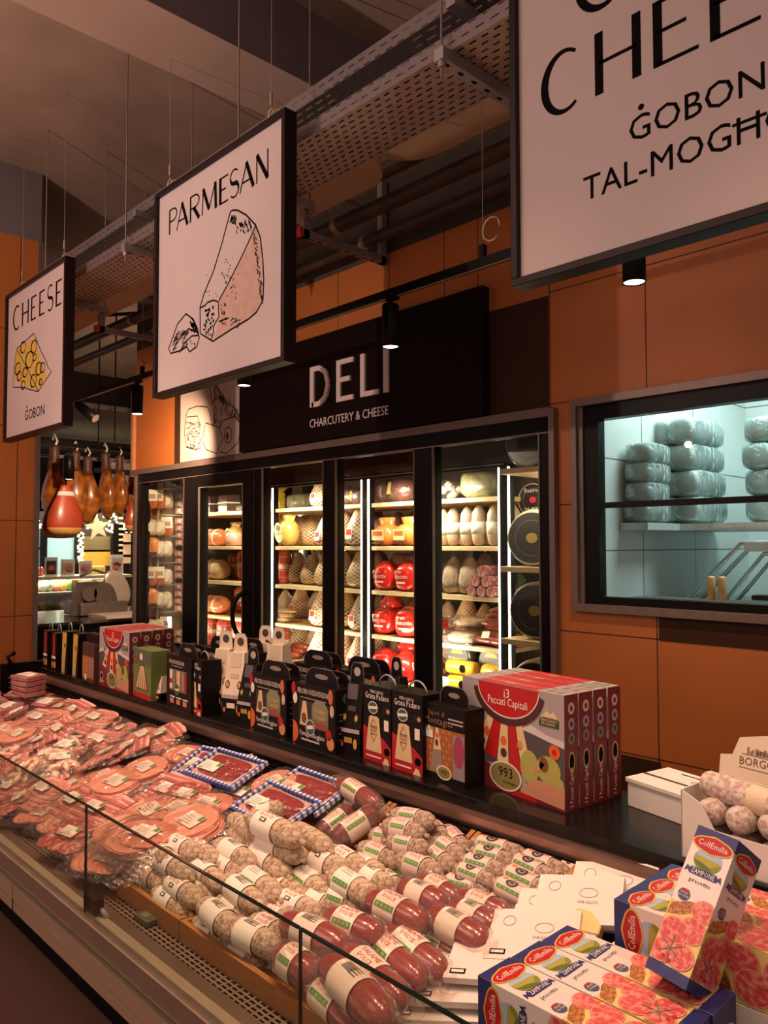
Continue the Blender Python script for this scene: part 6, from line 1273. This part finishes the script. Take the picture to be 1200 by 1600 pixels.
def mont(b):
    w_, h_, d_ = .17, .215, .09
    b.bx(0, w_, 0, d_, 0, h_, NAVYB); F = FY(0); b.rect(F, 0, .02, w_, h_*.70, ink('#9c5c30'), .0005)
    for i in range(7):
        for j in range(7): b.ell(F, .006+.0125*i+.006*(j % 2) if i < 3 else (.07+.0125*(i-3)), .035+.018*j, .0062, .0078, ink(('#b8743c', '#a5622f')[(i+j) % 2]), .001, 8)
    b.text(F, 'Sapori di', w_*.3, h_*.86, .014, ink('#8c6a58'), maxw=.07, res=1); b.text(F, 'Montagna', w_*.36, h_*.745, .021, ink('#8c6a58'), maxw=.12, res=1); [b.rect(F, w_*.6, h_*(.79+.05*k), w_*.96, h_*(.81+.05*k), ink('#b8aaa0')) for k in range(2)]
    b.poly([(w_*.14, h_*.1), (w_*.48, h_*.12), (w_*.36, h_*.7), (w_*.3, h_*.7)], F, ink('#8f7f70'), .0014); b.poly([(w_*.24, h_*.4), (w_*.43, h_*.42), (w_*.36, h_*.7), (w_*.3, h_*.7)], F, CREAM, .0017); b.ell(F, w_*.33, h_*.6, .008, .008, ORG, .002, 10); b.ell(F, w_*.32, h_*.5, .007, .01, INKD, .002, 10); b.rect(F, .002, h_*.55, w_*.22, h_*.66, ink('#dfe2d0'), .0016); b.poly([(w_*.06, h_*.64), (w_*.12, h_*.72), (w_*.19, h_*.64)], F, ink('#dfe2d0'), .0016)
    b.rect(F, w_*.72, h_*.09, w_*.99, h_*.66, ink('#8d8286'), .0014); b.ell(F, w_*.86, h_*.45, .022, .045, ink('#9c3a5c'), .0018, 14); b.ell(F, w_*.5, h_*.13, .032, .021, ink('#dcc8a8'), .0019, 18); b.ell(F, w_*.5, h_*.13, .026, .016, OLIV, .0022, 18); b.text(F, '993', w_*.5, h_*.105, .013, INKK, .0025, maxw=.04, res=1)
KM = parts('gift_box', 'gift box', ('carton', mont), ('handle', lambda b: hndl(b, .02, .14, .045, .215, .05, NAVYB)))
def bagbox(body, band, txt):
    def f(b):
        w_, d_ = .085, .085; vs = [(0, 0, 0), (w_, 0, 0), (w_, d_, 0), (0, d_, 0), (-.002, -.002, .07), (w_+.002, -.002, .07), (w_+.002, d_+.002, .07), (-.002, d_+.002, .07), (.013, d_/2-.02, .21), (w_-.013, d_/2-.02, .21), (w_-.013, d_/2+.02, .21), (.013, d_/2+.02, .21)]
        b.add(vs[:8], [(0, 3, 2, 1), (0, 1, 5, 4), (1, 2, 6, 5), (2, 3, 7, 6), (3, 0, 4, 7)], band); b.add(vs[4:], [(0, 1, 5, 4), (1, 2, 6, 5), (2, 3, 7, 6), (3, 0, 4, 7), (4, 5, 6, 7)], body)
        F = FY(-.0035); b.rect(F, 0, .066, w_, .078, ink('#b9a9a6'), .0); b.rect(F, .022, .036, .055, .052, PAPER if txt else GOLD, .001); b.ell(F, .068, .035, .008, .016, ink('#d9a23a'), .001, 12); b.ell(F, .012, .03, .006, .008, ORG, .001, 10)
        U = frame((0, -.002, .07), (1, 0, 0), (0, .0245, .14)); 
        for u in (.018, .066): b.ell(U, u, .04, .009, .013, INKD, .001, 12); b.ell(U, u, .04, .006, .009, ink('#c9a04a'), .0014, 10)
        b.rect(U, .028, .06, .06, .075, ink('#c4b296') if txt else ink('#4a4240'), .001); b.rect(U, .02, .095, .062, .14, ink('#d0bfa4') if txt else ink('#5a5058'), .0008)
        b.line(FX(w_, 0, .07), [(.0, 0), (.012, .15)], .0015, ink('#a89a88'), .001)
    return f
def baghandle(m, m2):
    def f(b):
        pts = [(.013, .21), (.072, .21), (.068, .255), (.058, .27), (.027, .27), (.017, .255)]; b.prism(pts, FY(.04), -.001, .001, m); b.ell(FY(.04), .0425, .243, .014, .014, m2, .0016, 12); b.line(FY(.04), pts[1:]+[pts[0]], .0015, ink('#8a8078'), .0014)
    return f
KWB = parts('gift_bag', 'gift bag', ('carton', bagbox(KRAFT, NAVYB, True)), ('handle', baghandle(KRAFT, ink('#4a3c34'))))
KBB = parts('gift_bag', 'gift bag', ('carton', bagbox(NAVYB, NAVYB, False)), ('handle', baghandle(NAVYB, ink('#b8a898'))))
def wide(b):
    w_, h_, d_ = .245, .225, .10
    b.bx(0, w_, 0, d_, 0, h_, NAVYB); F = FY(0); b.text(F, 'PERCORSO DI DEGUSTAZIONE', w_*.42, h_*.84, .016, PAPER, maxw=w_*.6, res=1); b.rect(F, w_*.2, h_*.79, w_*.64, h_*.805, ink('#a39a94')); b.rect(F, w_*.12, h_*.33, w_*.82, h_*.74, ink('#6d5a4e'), .0005)
    for u0, u1, m in ((.14, .24, PAPER), (.25, .36, ink('#8d7a6a')), (.42, .56, CREAM), (.62, .72, ink('#a08a78')), (.74, .81, RED)): b.rect(F, w_*u0, h_*.36, w_*u1, h_*.72, m, .001)
    b.rect(F, w_*.14, h_*.46, w_*.24, h_*.55, RED, .0014); b.ell(F, w_*.45, h_*.36, .024, .024, ink('#3c5a50'), .0018, 16); b.line(F, [(w_*.38, h_*.36), (w_*.54, h_*.37)], .009, PAPER, .0021)
    for u in (.16, .42, .68): b.rect(F, w_*u, h_*.09, w_*(u+.15), h_*.18, ink('#c98a64'), .001); b.rect(F, w_*u, h_*.2, w_*(u+.2), h_*.225, PAPER, .001)
KW = parts('gift_box', 'gift box', ('carton', wide), ('handle', lambda b: (hndl(b, .06, .24, .03, .225, .055, NAVYB), hndl(b, .06, .25, .07, .225, .05, NAVYB))))
def greenbox(b):
    w_, h_, d_ = .2, .215, .09
    b.bx(0, w_, 0, d_, 0, h_, ink('#6b7a44')); F = FY(0); b.rect(F, 0, 0, w_, h_*.1, RED); b.rect(F, 0, h_*.68, w_, h_, ink('#55634c'), .0005); b.poly([(w_*.15, h_*.18), (w_*.85, h_*.18), (w_*.62, h_*.68), (w_*.36, h_*.68)], F, ink('#7d2f2a'), .001)
    for k in range(5): b.poly([(w_*(.18+.13*k), h_*.2), (w_*(.26+.13*k), h_*.2), (w_*(.45+.04*k), h_*.66), (w_*(.41+.04*k), h_*.66)], F, CREAM, .0014)
    b.ell(F, w_*.45, h_*.85, .016, .016, PAPER, .001, 12); b.poly([(w_*.08, h_*.8), (w_*.3, h_*.88), (w_*.2, h_*.72)], F, RED, .0012)
KGB = simple('gift_box', 'gift box', greenbox)
def yb_(b):
    w_, h_, d_ = .085, .22, .07
    b.bx(0, w_, 0, d_, 0, h_, NAVYB); F = FY(0); b.poly([(0, 0), (w_*.55, 0), (w_*.9, h_*.98), (w_*.15, h_*.98)], F, ink('#c8a24a'), .0006); b.poly([(w_*.05, h_*.02), (w_*.4, h_*.02), (w_*.5, h_*.3), (w_*.1, h_*.4)], F, ink('#b5aa98'), .001); b.ell(F, w_*.55, h_*.66, .008, .012, INKK, .001, 12); b.ell(F, w_*.3, h_*.2, .01, .014, ink('#d9b23a'), .0014, 12)
KY = parts('gift_box', 'gift box', ('carton', yb_), ('handle', lambda b: b.tube([(.015+.055*i/10, .03, .22+.045*math.sin(math.pi*i/10)**.5) for i in range(11)], .003, mk('grey_cord', '#a09a98', .4), 6)))
def db_(b):
    w_, h_, d_ = .08, .20, .07
    b.bx(0, w_, 0, d_, 0, h_, NAVYB); F = FY(0); b.poly([(w_*.3, h_*.4), (w_*.75, h_*.4), (w_*.7, h_*.98), (w_*.35, h_*.98)], F, ink('#a3212e'), .0008); b.rect(F, w_*.1, h_*.3, w_*.85, h_*.37, PAPER, .001)
    for k in range(3): b.ell(F, w_*(.2+.28*k), h_*.14, .01, .02, ink(('#d98a3a', '#c9683c', '#d9b06a')[k]), .001, 10)
KD = parts('gift_box', 'gift box', ('carton', db_), ('handle', lambda b: b.tube([(.012+.055*i/10, .03, .20+.045*math.sin(math.pi*i/10)**.5) for i in range(11)], .003, mk('grey_cord', '#a09a98', .4), 6)))
def pasta(b):
    w_, h_, d_ = .16, .19, .08
    b.bx(0, w_, 0, d_, 0, h_, ink('#4a3228')); F = FY(0); b.rect(F, 0, h_*.1, w_, h_*.66, ink('#a5642f'), .0005); b.rect(F, w_*.55, h_*.15, w_*.97, h_*.62, ink('#9a6a70'), .001); b.ell(F, w_*.3, h_*.12, .02, .016, ink('#dcc8a8'), .0014, 14); [b.line(F, [(w_*(.08+.09*k), h_*.16), (w_*(.12+.09*k), h_*.62)], .004, ink('#d09a58'), .001) for k in range(5)]
KPB = parts('gift_box', 'gift box', ('carton', pasta), ('handle', lambda b: b.bx(.0, .16, .02, .06, .19, .235, NAVYB)))
KWB_S = 1.22
def shelfput(kit, px, py, label, group=None, rz=0, s_=1, dy=0, fy=None):
    q = P(px, py, z=.9); kit.put(label, group, (q.x, max(q.y, 1.648)+dy, .9), (0, 0, rz), (s_,)*3 if not isinstance(s_, tuple) else s_)
GB = 'black handled tasting boxes'
shelfput(KM, 664, 1212, 'black and orange gift box with nut pattern, just left of the red gift boxes', None, -.1)
shelfput(KGP, 613, 1199, 'black and red gift box with a cheese wedge, right one of its pair', 'black and red wedge gift boxes', -.06)
shelfput(KGP, 568, 1184, 'black and red gift box with a cheese wedge, left one of its pair', 'black and red wedge gift boxes', -.06)
shelfput(KBB, 531, 1176, 'tall black gift bag standing between the tasting boxes and the wedge boxes', None, .15, (1.0, 1.0, 1.08))
shelfput(KBB, 560, 1172, 'tall black gift bag behind the front one, left of the wedge boxes', None, -.05, (.97, .97, 1.1), .1)
shelfput(KP, 457, 1157, 'black tasting gift box with orange slice, right one of the front pair', GB, -.05)
shelfput(KP, 391, 1135, 'black tasting gift box with orange slice, left one of the front pair', GB, -.05, .98)
shelfput(KP, 420, 1120, 'black tasting gift box behind the left front one, only its handle showing', GB, -.05, 1, .12)
shelfput(KP, 487, 1137, 'black tasting gift box behind the right front one, only its handle showing', GB, -.05, 1, .12)
shelfput(KBB, 371, 1128, 'tall black gift bag right of the cream gift bags', None, .15, (1.05, 1, 1.05))
shelfput(KWB, 347, 1122, 'cream handled gift bag at the front, right one', 'cream handled gift bags', .3, KWB_S)
shelfput(KWB, 325, 1113, 'cream handled gift bag at the front, left one', 'cream handled gift bags', .3, KWB_S)
shelfput(KWB, 368, 1110, 'cream handled gift bag behind, peeking between the front ones and the black bag', 'cream handled gift bags', .3, KWB_S, .13)
shelfput(KWB, 348, 1104, 'cream handled gift bag behind the left front one', 'cream handled gift bags', .3, KWB_S, .13)
shelfput(KGP, 291, 1112, 'narrow black and red gift box with a wedge, left of the cream gift bags', None, -.1, (.95, 1, .93))
shelfput(KW, 244, 1104, 'wide black gift box with cheeses behind a window and a tall handle', None, -.08, .97)
shelfput(KW, 270, 1090, 'wide black gift box behind the window box, handle showing', None, -.08, .97, .13)
shelfput(KW, 318, 1096, 'wide black gift box behind the cream bags, handle showing', None, -.08, .97, .14)
shelfput(KWB, 227, 1094, 'small cream gift bag low beside the green gift box', None, .2, (.9, .9, .5))
shelfput(KGB, 193, 1088, 'green gift box with wedges beside the far red gift boxes', None, -.08)
for k in range(4): q = P(148, 1070, z=.9); K993.put(('front' if k == 0 else ('second', 'third', 'rearmost')[k-1])+' red topped gift box of the group near shelf left end', 'red topped cheese gift boxes at the left', (q.x-.01*k, max(q.y, 1.65)+.003+.062*k, .9), (0, 0, -.05), (.93, 1, .95))
shelfput(KPB, 128, 1062, 'brown gift box with pasta pattern left of the far red boxes', None, -.06)
shelfput(KY, 113, 1055, 'yellow wedge gift box with wire handle, right one', 'yellow wedge gift boxes', -.05)
shelfput(KY, 96, 1050, 'yellow wedge gift box with wire handle, left one', 'yellow wedge gift boxes', -.05)
shelfput(KD, 80, 1045, 'small dark red gift box with wire handle, second from the left end', 'dark gift boxes at the left end', -.05)
shelfput(KD, 67, 1040, 'small dark red gift box with wire handle at the left end of the shelf', 'dark gift boxes at the left end', -.05)
# white flat carton and salami carton on the shelf's right end
b = MB(); t = thing('carton', 'flat white carton with taped lid behind the salami carton', 'carton', (-1.055, 1.885, .90), -.22)
b.bx(0, .30, 0, .16, 0, .065, CARD); b.bx(-.004, .30, -.004, .164, .062, .074, CARD); b.obj('box', t, bevel=.002)
b = MB(); F = FZ(.074); b.rect(F, 0, .06, .3, .07, INKD, .001); b.rect(F, .06, .135, .29, .141, INKD, .001); b.ring(F, .17, .10, .05, .035, .006, ink('#b9a79a'), .001, 6); b.obj('lid_print', t)
SX = P(1066, 1368, y=1.665).x
t = thing('display_carton', 'open white display carton full of salami at the right edge', 'carton', (SX, 1.665, .90), -.06)
b = MB(); w_, d_, h_ = .34, .15, .125; nt_ = [(0, 0), (w_, 0), (w_, h_), (.26, h_), (.23, .075), (.075, .075), (.045, h_+.0), (0, h_+.02)]
b.prism(nt_, FY(0), -.003, 0, CARD); b.bx(0, .003, 0, d_, 0, .145, CARD); b.bx(w_-.003, w_, 0, d_, 0, .145, CARD); b.bx(0, w_, d_-.003, d_, 0, .15, CARD); b.bx(0, w_, 0, d_, 0, .003, CARD); b.obj('box', t)
b = MB(); pts = [(0, .06), (.34, .06), (.34, .20), (.31, .235)]+[(.31-.265*i/8, .235+.022*math.sin(math.pi*i/8)) for i in range(1, 8)]+[(.042, .235), (.028, .195), (0, .19)]
HF = frame((-.0, .135, -.04), (1, 0, 0), (0, .2, 1)); b.prism([(u, v+.045) for u, v in pts], HF, -.003, 0, KRAFT); b.text(HF, 'BORGO ROVIJO', .046, .222, .017, ink('#6b584a'), .001, align='L', maxw=.16)
for k in range(26): u = .06+.13*rnd.random(); b.rect(HF, u, .247, u+.005, .251+.012*rnd.random(), ink('#8d7a68'), .001)
b.line(HF, [(.05, .246), (.12, .243), (.2, .246)], .0018, ink('#8d7a68'), .001); b.line(HF, [(.045, .216), (.12, .213), (.2, .216)], .0018, ink('#8d7a68'), .001); b.obj('printed_flap', t)
SKF = mk('floury_salami_skin', '#b59488', .75, c2='#d3c6bb', lo=.4, hi=.56, scale=1, stretch=(16, 3, 3), bump=.8, bscale=1.2); KF = parts('floury_salami', 'salami', ('casing', lambda b: b.lathe([(.3, -.5), (.75, -.47), (.97, -.4), (1, -.2), (1, .25), (.96, .4), (.75, .47), (.3, .5)], SKF, 16, ax='X', jig=.03)), ('net_band', lambda b: b.lathe([(1.02, .1), (1.02, .32)], mk('cream_net', '#dcc9a8', .6), 16, ax='X')))
fl = [(.05, .035, .04), (.12, .03, .04), (.19, .03, .04), (.26, .03, .04), (.32, .03, .04), (.06, .03, .10), (.125, .02, .10), (.185, .03, .10), (.25, .02, .10), (.31, .03, .10)]
for i, (x, y, z) in enumerate(fl): KF.put(f'end-on floury salami in display carton, {ORD[i % 5]} from left, {"lower" if i < 5 else "middle"} layer', 'floury salami in the display carton', (SX+x*.97, 1.69+y+.02, .90+z), (0, 0, math.pi/2-.06+rnd.uniform(-.1, .1)), (.12, .03, .03))
for i, (x, z, a, lb) in enumerate(((.11, .155, .12, 'floury white salami lying crosswise on top at the left of the display carton'), (.225, .158, .9, 'floury white salami with netting on top in the middle of the display carton'), (.31, .16, 1.2, 'floury white salami on top at the right edge of the picture'))): KF.put(lb, 'floury salami in the display carton', (SX+x, 1.725, .90+z-.012), (0, .08, -a), (.19, .03, .03))
# ================================================================== ZAMPONE BOXES AND WHITE PACKS
NAVY = mk('navy_print', '#2a2f6b', .4, var=.05); HAMP = mk('printed_ham_slice', '#cf4a48', .4, c2='#e89a88', lo=.45, hi=.68, scale=95); LENT = mk('printed_lentils', '#8a4a22', .4, c2='#c98848', lo=.4, hi=.6, scale=160); BUT = ink('#e3c878'); HILL = ink('#7f8a34'); HILL2 = ink('#a8a03c'); SKYP = ink('#a4bccf'); WBOX = mk('white_gloss_carton', '#e2d8cf', .35, var=.02, coat=.3)
ZL, ZW, ZH = .33, .088, .10
def logo(b, F, u, v, s_, rot=0):
    c_, n_ = math.cos(rot), math.sin(rot); q = lambda a, c: (u+(a*c_-c*n_)*s_, v+(a*n_+c*c_)*s_)
    ov = lambda kx, ky: [q(kx*math.cos(g), ky*math.sin(g)*(1+.14*max(0, 1-abs(math.cos(g))*2.4))) for g in [2*math.pi*i/28 for i in range(28)]]
    b.poly(ov(.55, .235), F, ink('#e0b24a'), .0012)
    b.poly(ov(.51, .20), F, RED, .0015)
    x, y = q(0, -.07); b.text(F, 'CollEmilia', x, y, .16*s_, PAPER, .0018, maxw=.8*s_, rot=rot, res=1)
def zface(b, F, L, wd, end=True):
    """u along the box from the logo end, v across; writing reads across"""
    b.rect(F, 0, 0, .03, wd, NAVY, .0005); R_ = math.pi/2; c = wd/2; K_ = L/.40
    b.ell(F, .067, c, .026, .030, SKYP, .0006, 22); b.ell(F, .070, c, .024, .0295, HILL, .0008, 22, -90, 90); b.poly([(.062, c-.029), (.07, c-.03), (.085, c-.01), (.08, c+.012), (.066, c+.028)], F, HILL2, .001)
    logo(b, F, .034, c, .08, R_); b.poly([(.074, c-.028), (.083, c-.02), (.092, c+.002), (.088, c+.016), (.08, c+.004), (.076, c-.01)], F, ink('#5d6b28'), .0011)
    b.poly([(.090, c-.036), (.106, c-.040), (.1, c-.034), (.106, c-.028), (.1055, c+.028), (.1, c+.034), (.106, c+.04), (.090, c+.036), (.096, c+.031), (.0905, c+.027), (.0905, c-.027), (.096, c-.031)], F, NAVY, .0012)
    b.text(F, 'ZAMPONE', .1035, c, .0105, PAPER, .0018, maxw=.05, rot=R_, res=1); b.text(F, 'precotto', .123, c, .0095, INKD, .0012, maxw=.045, rot=R_, res=1)
    b.ell(F, .155, c-.022, .013, .013, ink('#4a4a6a'), .001, 16); b.rect(F, .143, c-.03, .148, c-.014, RED, .0014); b.text(F, 'SENZA', .153, c-.022, .004, PAPER, .0014, rot=R_, res=1); b.text(F, 'GLUTINE', .160, c-.022, .004, PAPER, .0014, rot=R_, res=1)
    q = lambda pts: [(u*K_, v) for u, v in pts]
    b.poly(q([(.21, wd), (.20, wd*.55), (.215, wd*.4), (.21, 0)])+[(L-.025, 0), (L-.025, wd)], F, BUT, .0006)
    b.poly(q([(.195, wd*.62), (.2, wd*.4), (.22, .004), (.25, .002), (.24, wd*.34), (.225, wd*.55)]), F, LENT, .001)
    for i, (u, v, r) in enumerate(((.21, wd*.82, .024), (.265, wd*.72, .028), (.285, wd*.34, .03), (.335, wd*.66, .027), (.34, wd*.22, .025))):
        u *= K_; b.poly([(u+r*math.cos(g), min(wd-.001, max(.001, v+r*1.05*math.sin(g)))) for g in [2*math.pi*i_/20 for i_ in range(20)]], F, HAMP, .0012+.0003*i)
        b.line(F, [(u+r*.94*math.cos(g), min(wd-.002, max(.002, v+r*math.sin(g)))) for g in [2*math.pi*i_/20 for i_ in range(21)]], .0015, ink('#e8a08c'), .0013+.0003*i)
    for g in range(6): b.line(F, [(L-.06, wd*.4), (L-.06+.028*math.cos(g*1.05), wd*.4+.025*math.sin(g*1.05))], .002, ink('#5d7050'), .0029)
    for u, v in ((L-.04, wd*.3), (L-.036, wd*.45)): b.ell(F, u, v, .004, .004, RED, .0031, 10)
    b.rect(F, L-.025, 0, L, wd, NAVY, .0007)
def zamp(b):
    b.bx(0, ZL, 0, ZW, 0, ZH, WBOX); zface(b, FZ(ZH), ZL, ZW); zface(b, FY(0), ZL, ZH)
    b.rect(FX(ZL), 0, 0, ZW, ZH, NAVY, .0004); logo(b, FX(ZL), ZW/2, ZH/2, .065); zface(b, frame((0, ZW, ZH), (1, 0, 0), (0, 0, -1)), ZL, ZH); b.rect(frame((0, ZW, 0), (0, -1, 0), (0, 0, 1)), 0, 0, ZW, ZH, NAVY, .0004)
KZ = simple('food_box', 'boxed meat', zamp); ZG = 'white and navy boxes with ham slice pictures'
A0 = P(747, 1524, z=.82)
for k, lb in enumerate(('white and navy food box lying nearest the front glass', 'white and navy food box lying second from the front glass', 'white and navy food box lying third from the front glass')): KZ.put(lb, ZG, (A0.x+.004*k, A0.y+.0905*k, .72), (0, 0, -.015+.01*k))
B0 = P(949, 1411, z=.895)
for k, lb in enumerate(('white and navy food box at the front of the rear group', 'white and navy food box in the middle of the rear group', 'white and navy food box at the back of the rear group, against the bronze strip')): KZ.put(lb, ZG, (B0.x, B0.y+.025+.080*k, .795), (0, 0, .01), (1.1, .9, 1))
# upright leaning box: its long side stands up, front face towards the customer
ax_, ay_, az_ = V((.99, -.116, -.08)).normalized(), V((.052, .829, -.556)).normalized(), V((.13, .546, .827)).normalized()
top = V((-.646, 1.405, 1.072))                                     # upper left front corner
mt = M((-az_, ax_, -ay_)).transposed().to_4x4(); mt.translation = top+ay_*.1
KZ.put('white and navy food box propped upright against the others', ZG, mt.translation, mt.to_euler(), (.78, .86, 1))
# white cartons underneath and flat white packs
def wpack(b):
    b.bx(-.085, .085, -.06, .06, 0, .014, CARD); F = FZ(.014); b.rect(F, -.075, -.05, -.045, -.038, INKK, .0008); b.rect(F, -.072, -.047, -.048, -.041, PAPER, .0011); b.ring(F, .02, .015, .018, .012, .0015, ink('#a89e98'), .0008, 14); b.text(F, 'VIRGILIO', .02, -.012, .007, ink('#8f8680'), .0009, res=1); b.ring(F, -.05, .03, .012, .012, .002, ink('#b0a6a0'), .0008, 14)
KWP = simple('white_pack', 'white paper pack', wpack)
for i, (px, py, h, rz, tl, lb) in enumerate(((960, 1392, .06, .3, .45, 'flat white pack lying against the louvre beside the rear boxes'), (930, 1415, .05, .2, .45, 'flat white pack second from the louvre'), (905, 1412, .085, .35, .4, 'flat white pack on top right of the thin salami tray'), (872, 1436, .08, .3, .4, 'flat white pack half over the end of the thin salami'), (835, 1468, .10, .4, .35, 'flat white pack pointing at the red salami'), (862, 1462, .08, .3, .35, 'flat white pack squeezed behind the third front box'), (775, 1500, .10, .4, .3, 'flat white pack leaning in the middle of the white packs'), (795, 1488, .08, .35, .3, 'flat white pack directly behind the middle one'), (722, 1535, .075, .45, .25, 'flat white pack over the wrapped red salami'), (690, 1565, .05, .5, .2, 'flat white pack second from the front glass'), (655, 1592, .03, .5, .1, 'flat white pack nearest the front glass'))):
    q = PS(px, py, h); KWP.put(lb, 'flat white packs', q, (tl, -.15, rz), (1.1, 1.1, 1))
b = MB(); b.bx(A0.x+.01, A0.x+.32, A0.y+.005, A0.y+.26, SURF(1)+.002, .718, CARD); tag(b.obj('carton'), 'white carton under the three front food boxes', 'carton')
b = MB(); b.bx(-.83, -.40, 1.385, 1.59, .775, .793, CARD); b.bx(-.80, -.42, 1.385, 1.45, .70, .775, CARD); tag(b.obj('carton'), 'low white carton under the rear food boxes', 'carton')
q = P(1060, 1600, z=.85); b = MB(); b.bx(0, .3, 0, .11, 0, .10, WBOX); F = FZ(.10); [b.line(F, [(.10+.012*k, .055), (.106+.012*k, .066), (.112+.012*k, .056)], .0025, ink('#b98a80'), .001) for k in range(7)]; b.line(F, [(.06, .1), (.09, .08), (.12, .085)], .006, RED, .001); b.line(F, [(.05, .05), (.06, .03), (.08, .028)], .005, RED, .001); [b.rect(F, .1, .018+.012*k, .2, .022+.012*k, ink('#c98a80'), .001) for k in range(2)]; b.rect(FY(0), .03, .03, .25, .06, ink('#d9c8bc'))
o = b.obj('carton'); o.location = (-.50, .985, .74); o.rotation_euler = (.12, 0, .35); tag(o, 'white carton with thin red lettering at the lower right corner', 'carton')
q = PS(920, 1457, .07); b = MB(); b.bx(-.03, .03, -.03, .03, 0, .03, mk('pale_cheese_piece', '#dfc27e', .4)); o = b.obj('cheese_piece', bevel=.004); o.location = q; o.rotation_euler = (.3, 0, .3); tag(o, 'small pale yellow cheese piece behind the third front food box', 'cheese')
for lb, os_ in _labels.items():
    if len(lb.split()) > 16: print('LONG LABEL', lb)
    if len(os_) > 1: print('SHARED LABEL', lb, os_)
print('THINGS', sum(len(v) for v in _labels.values()))
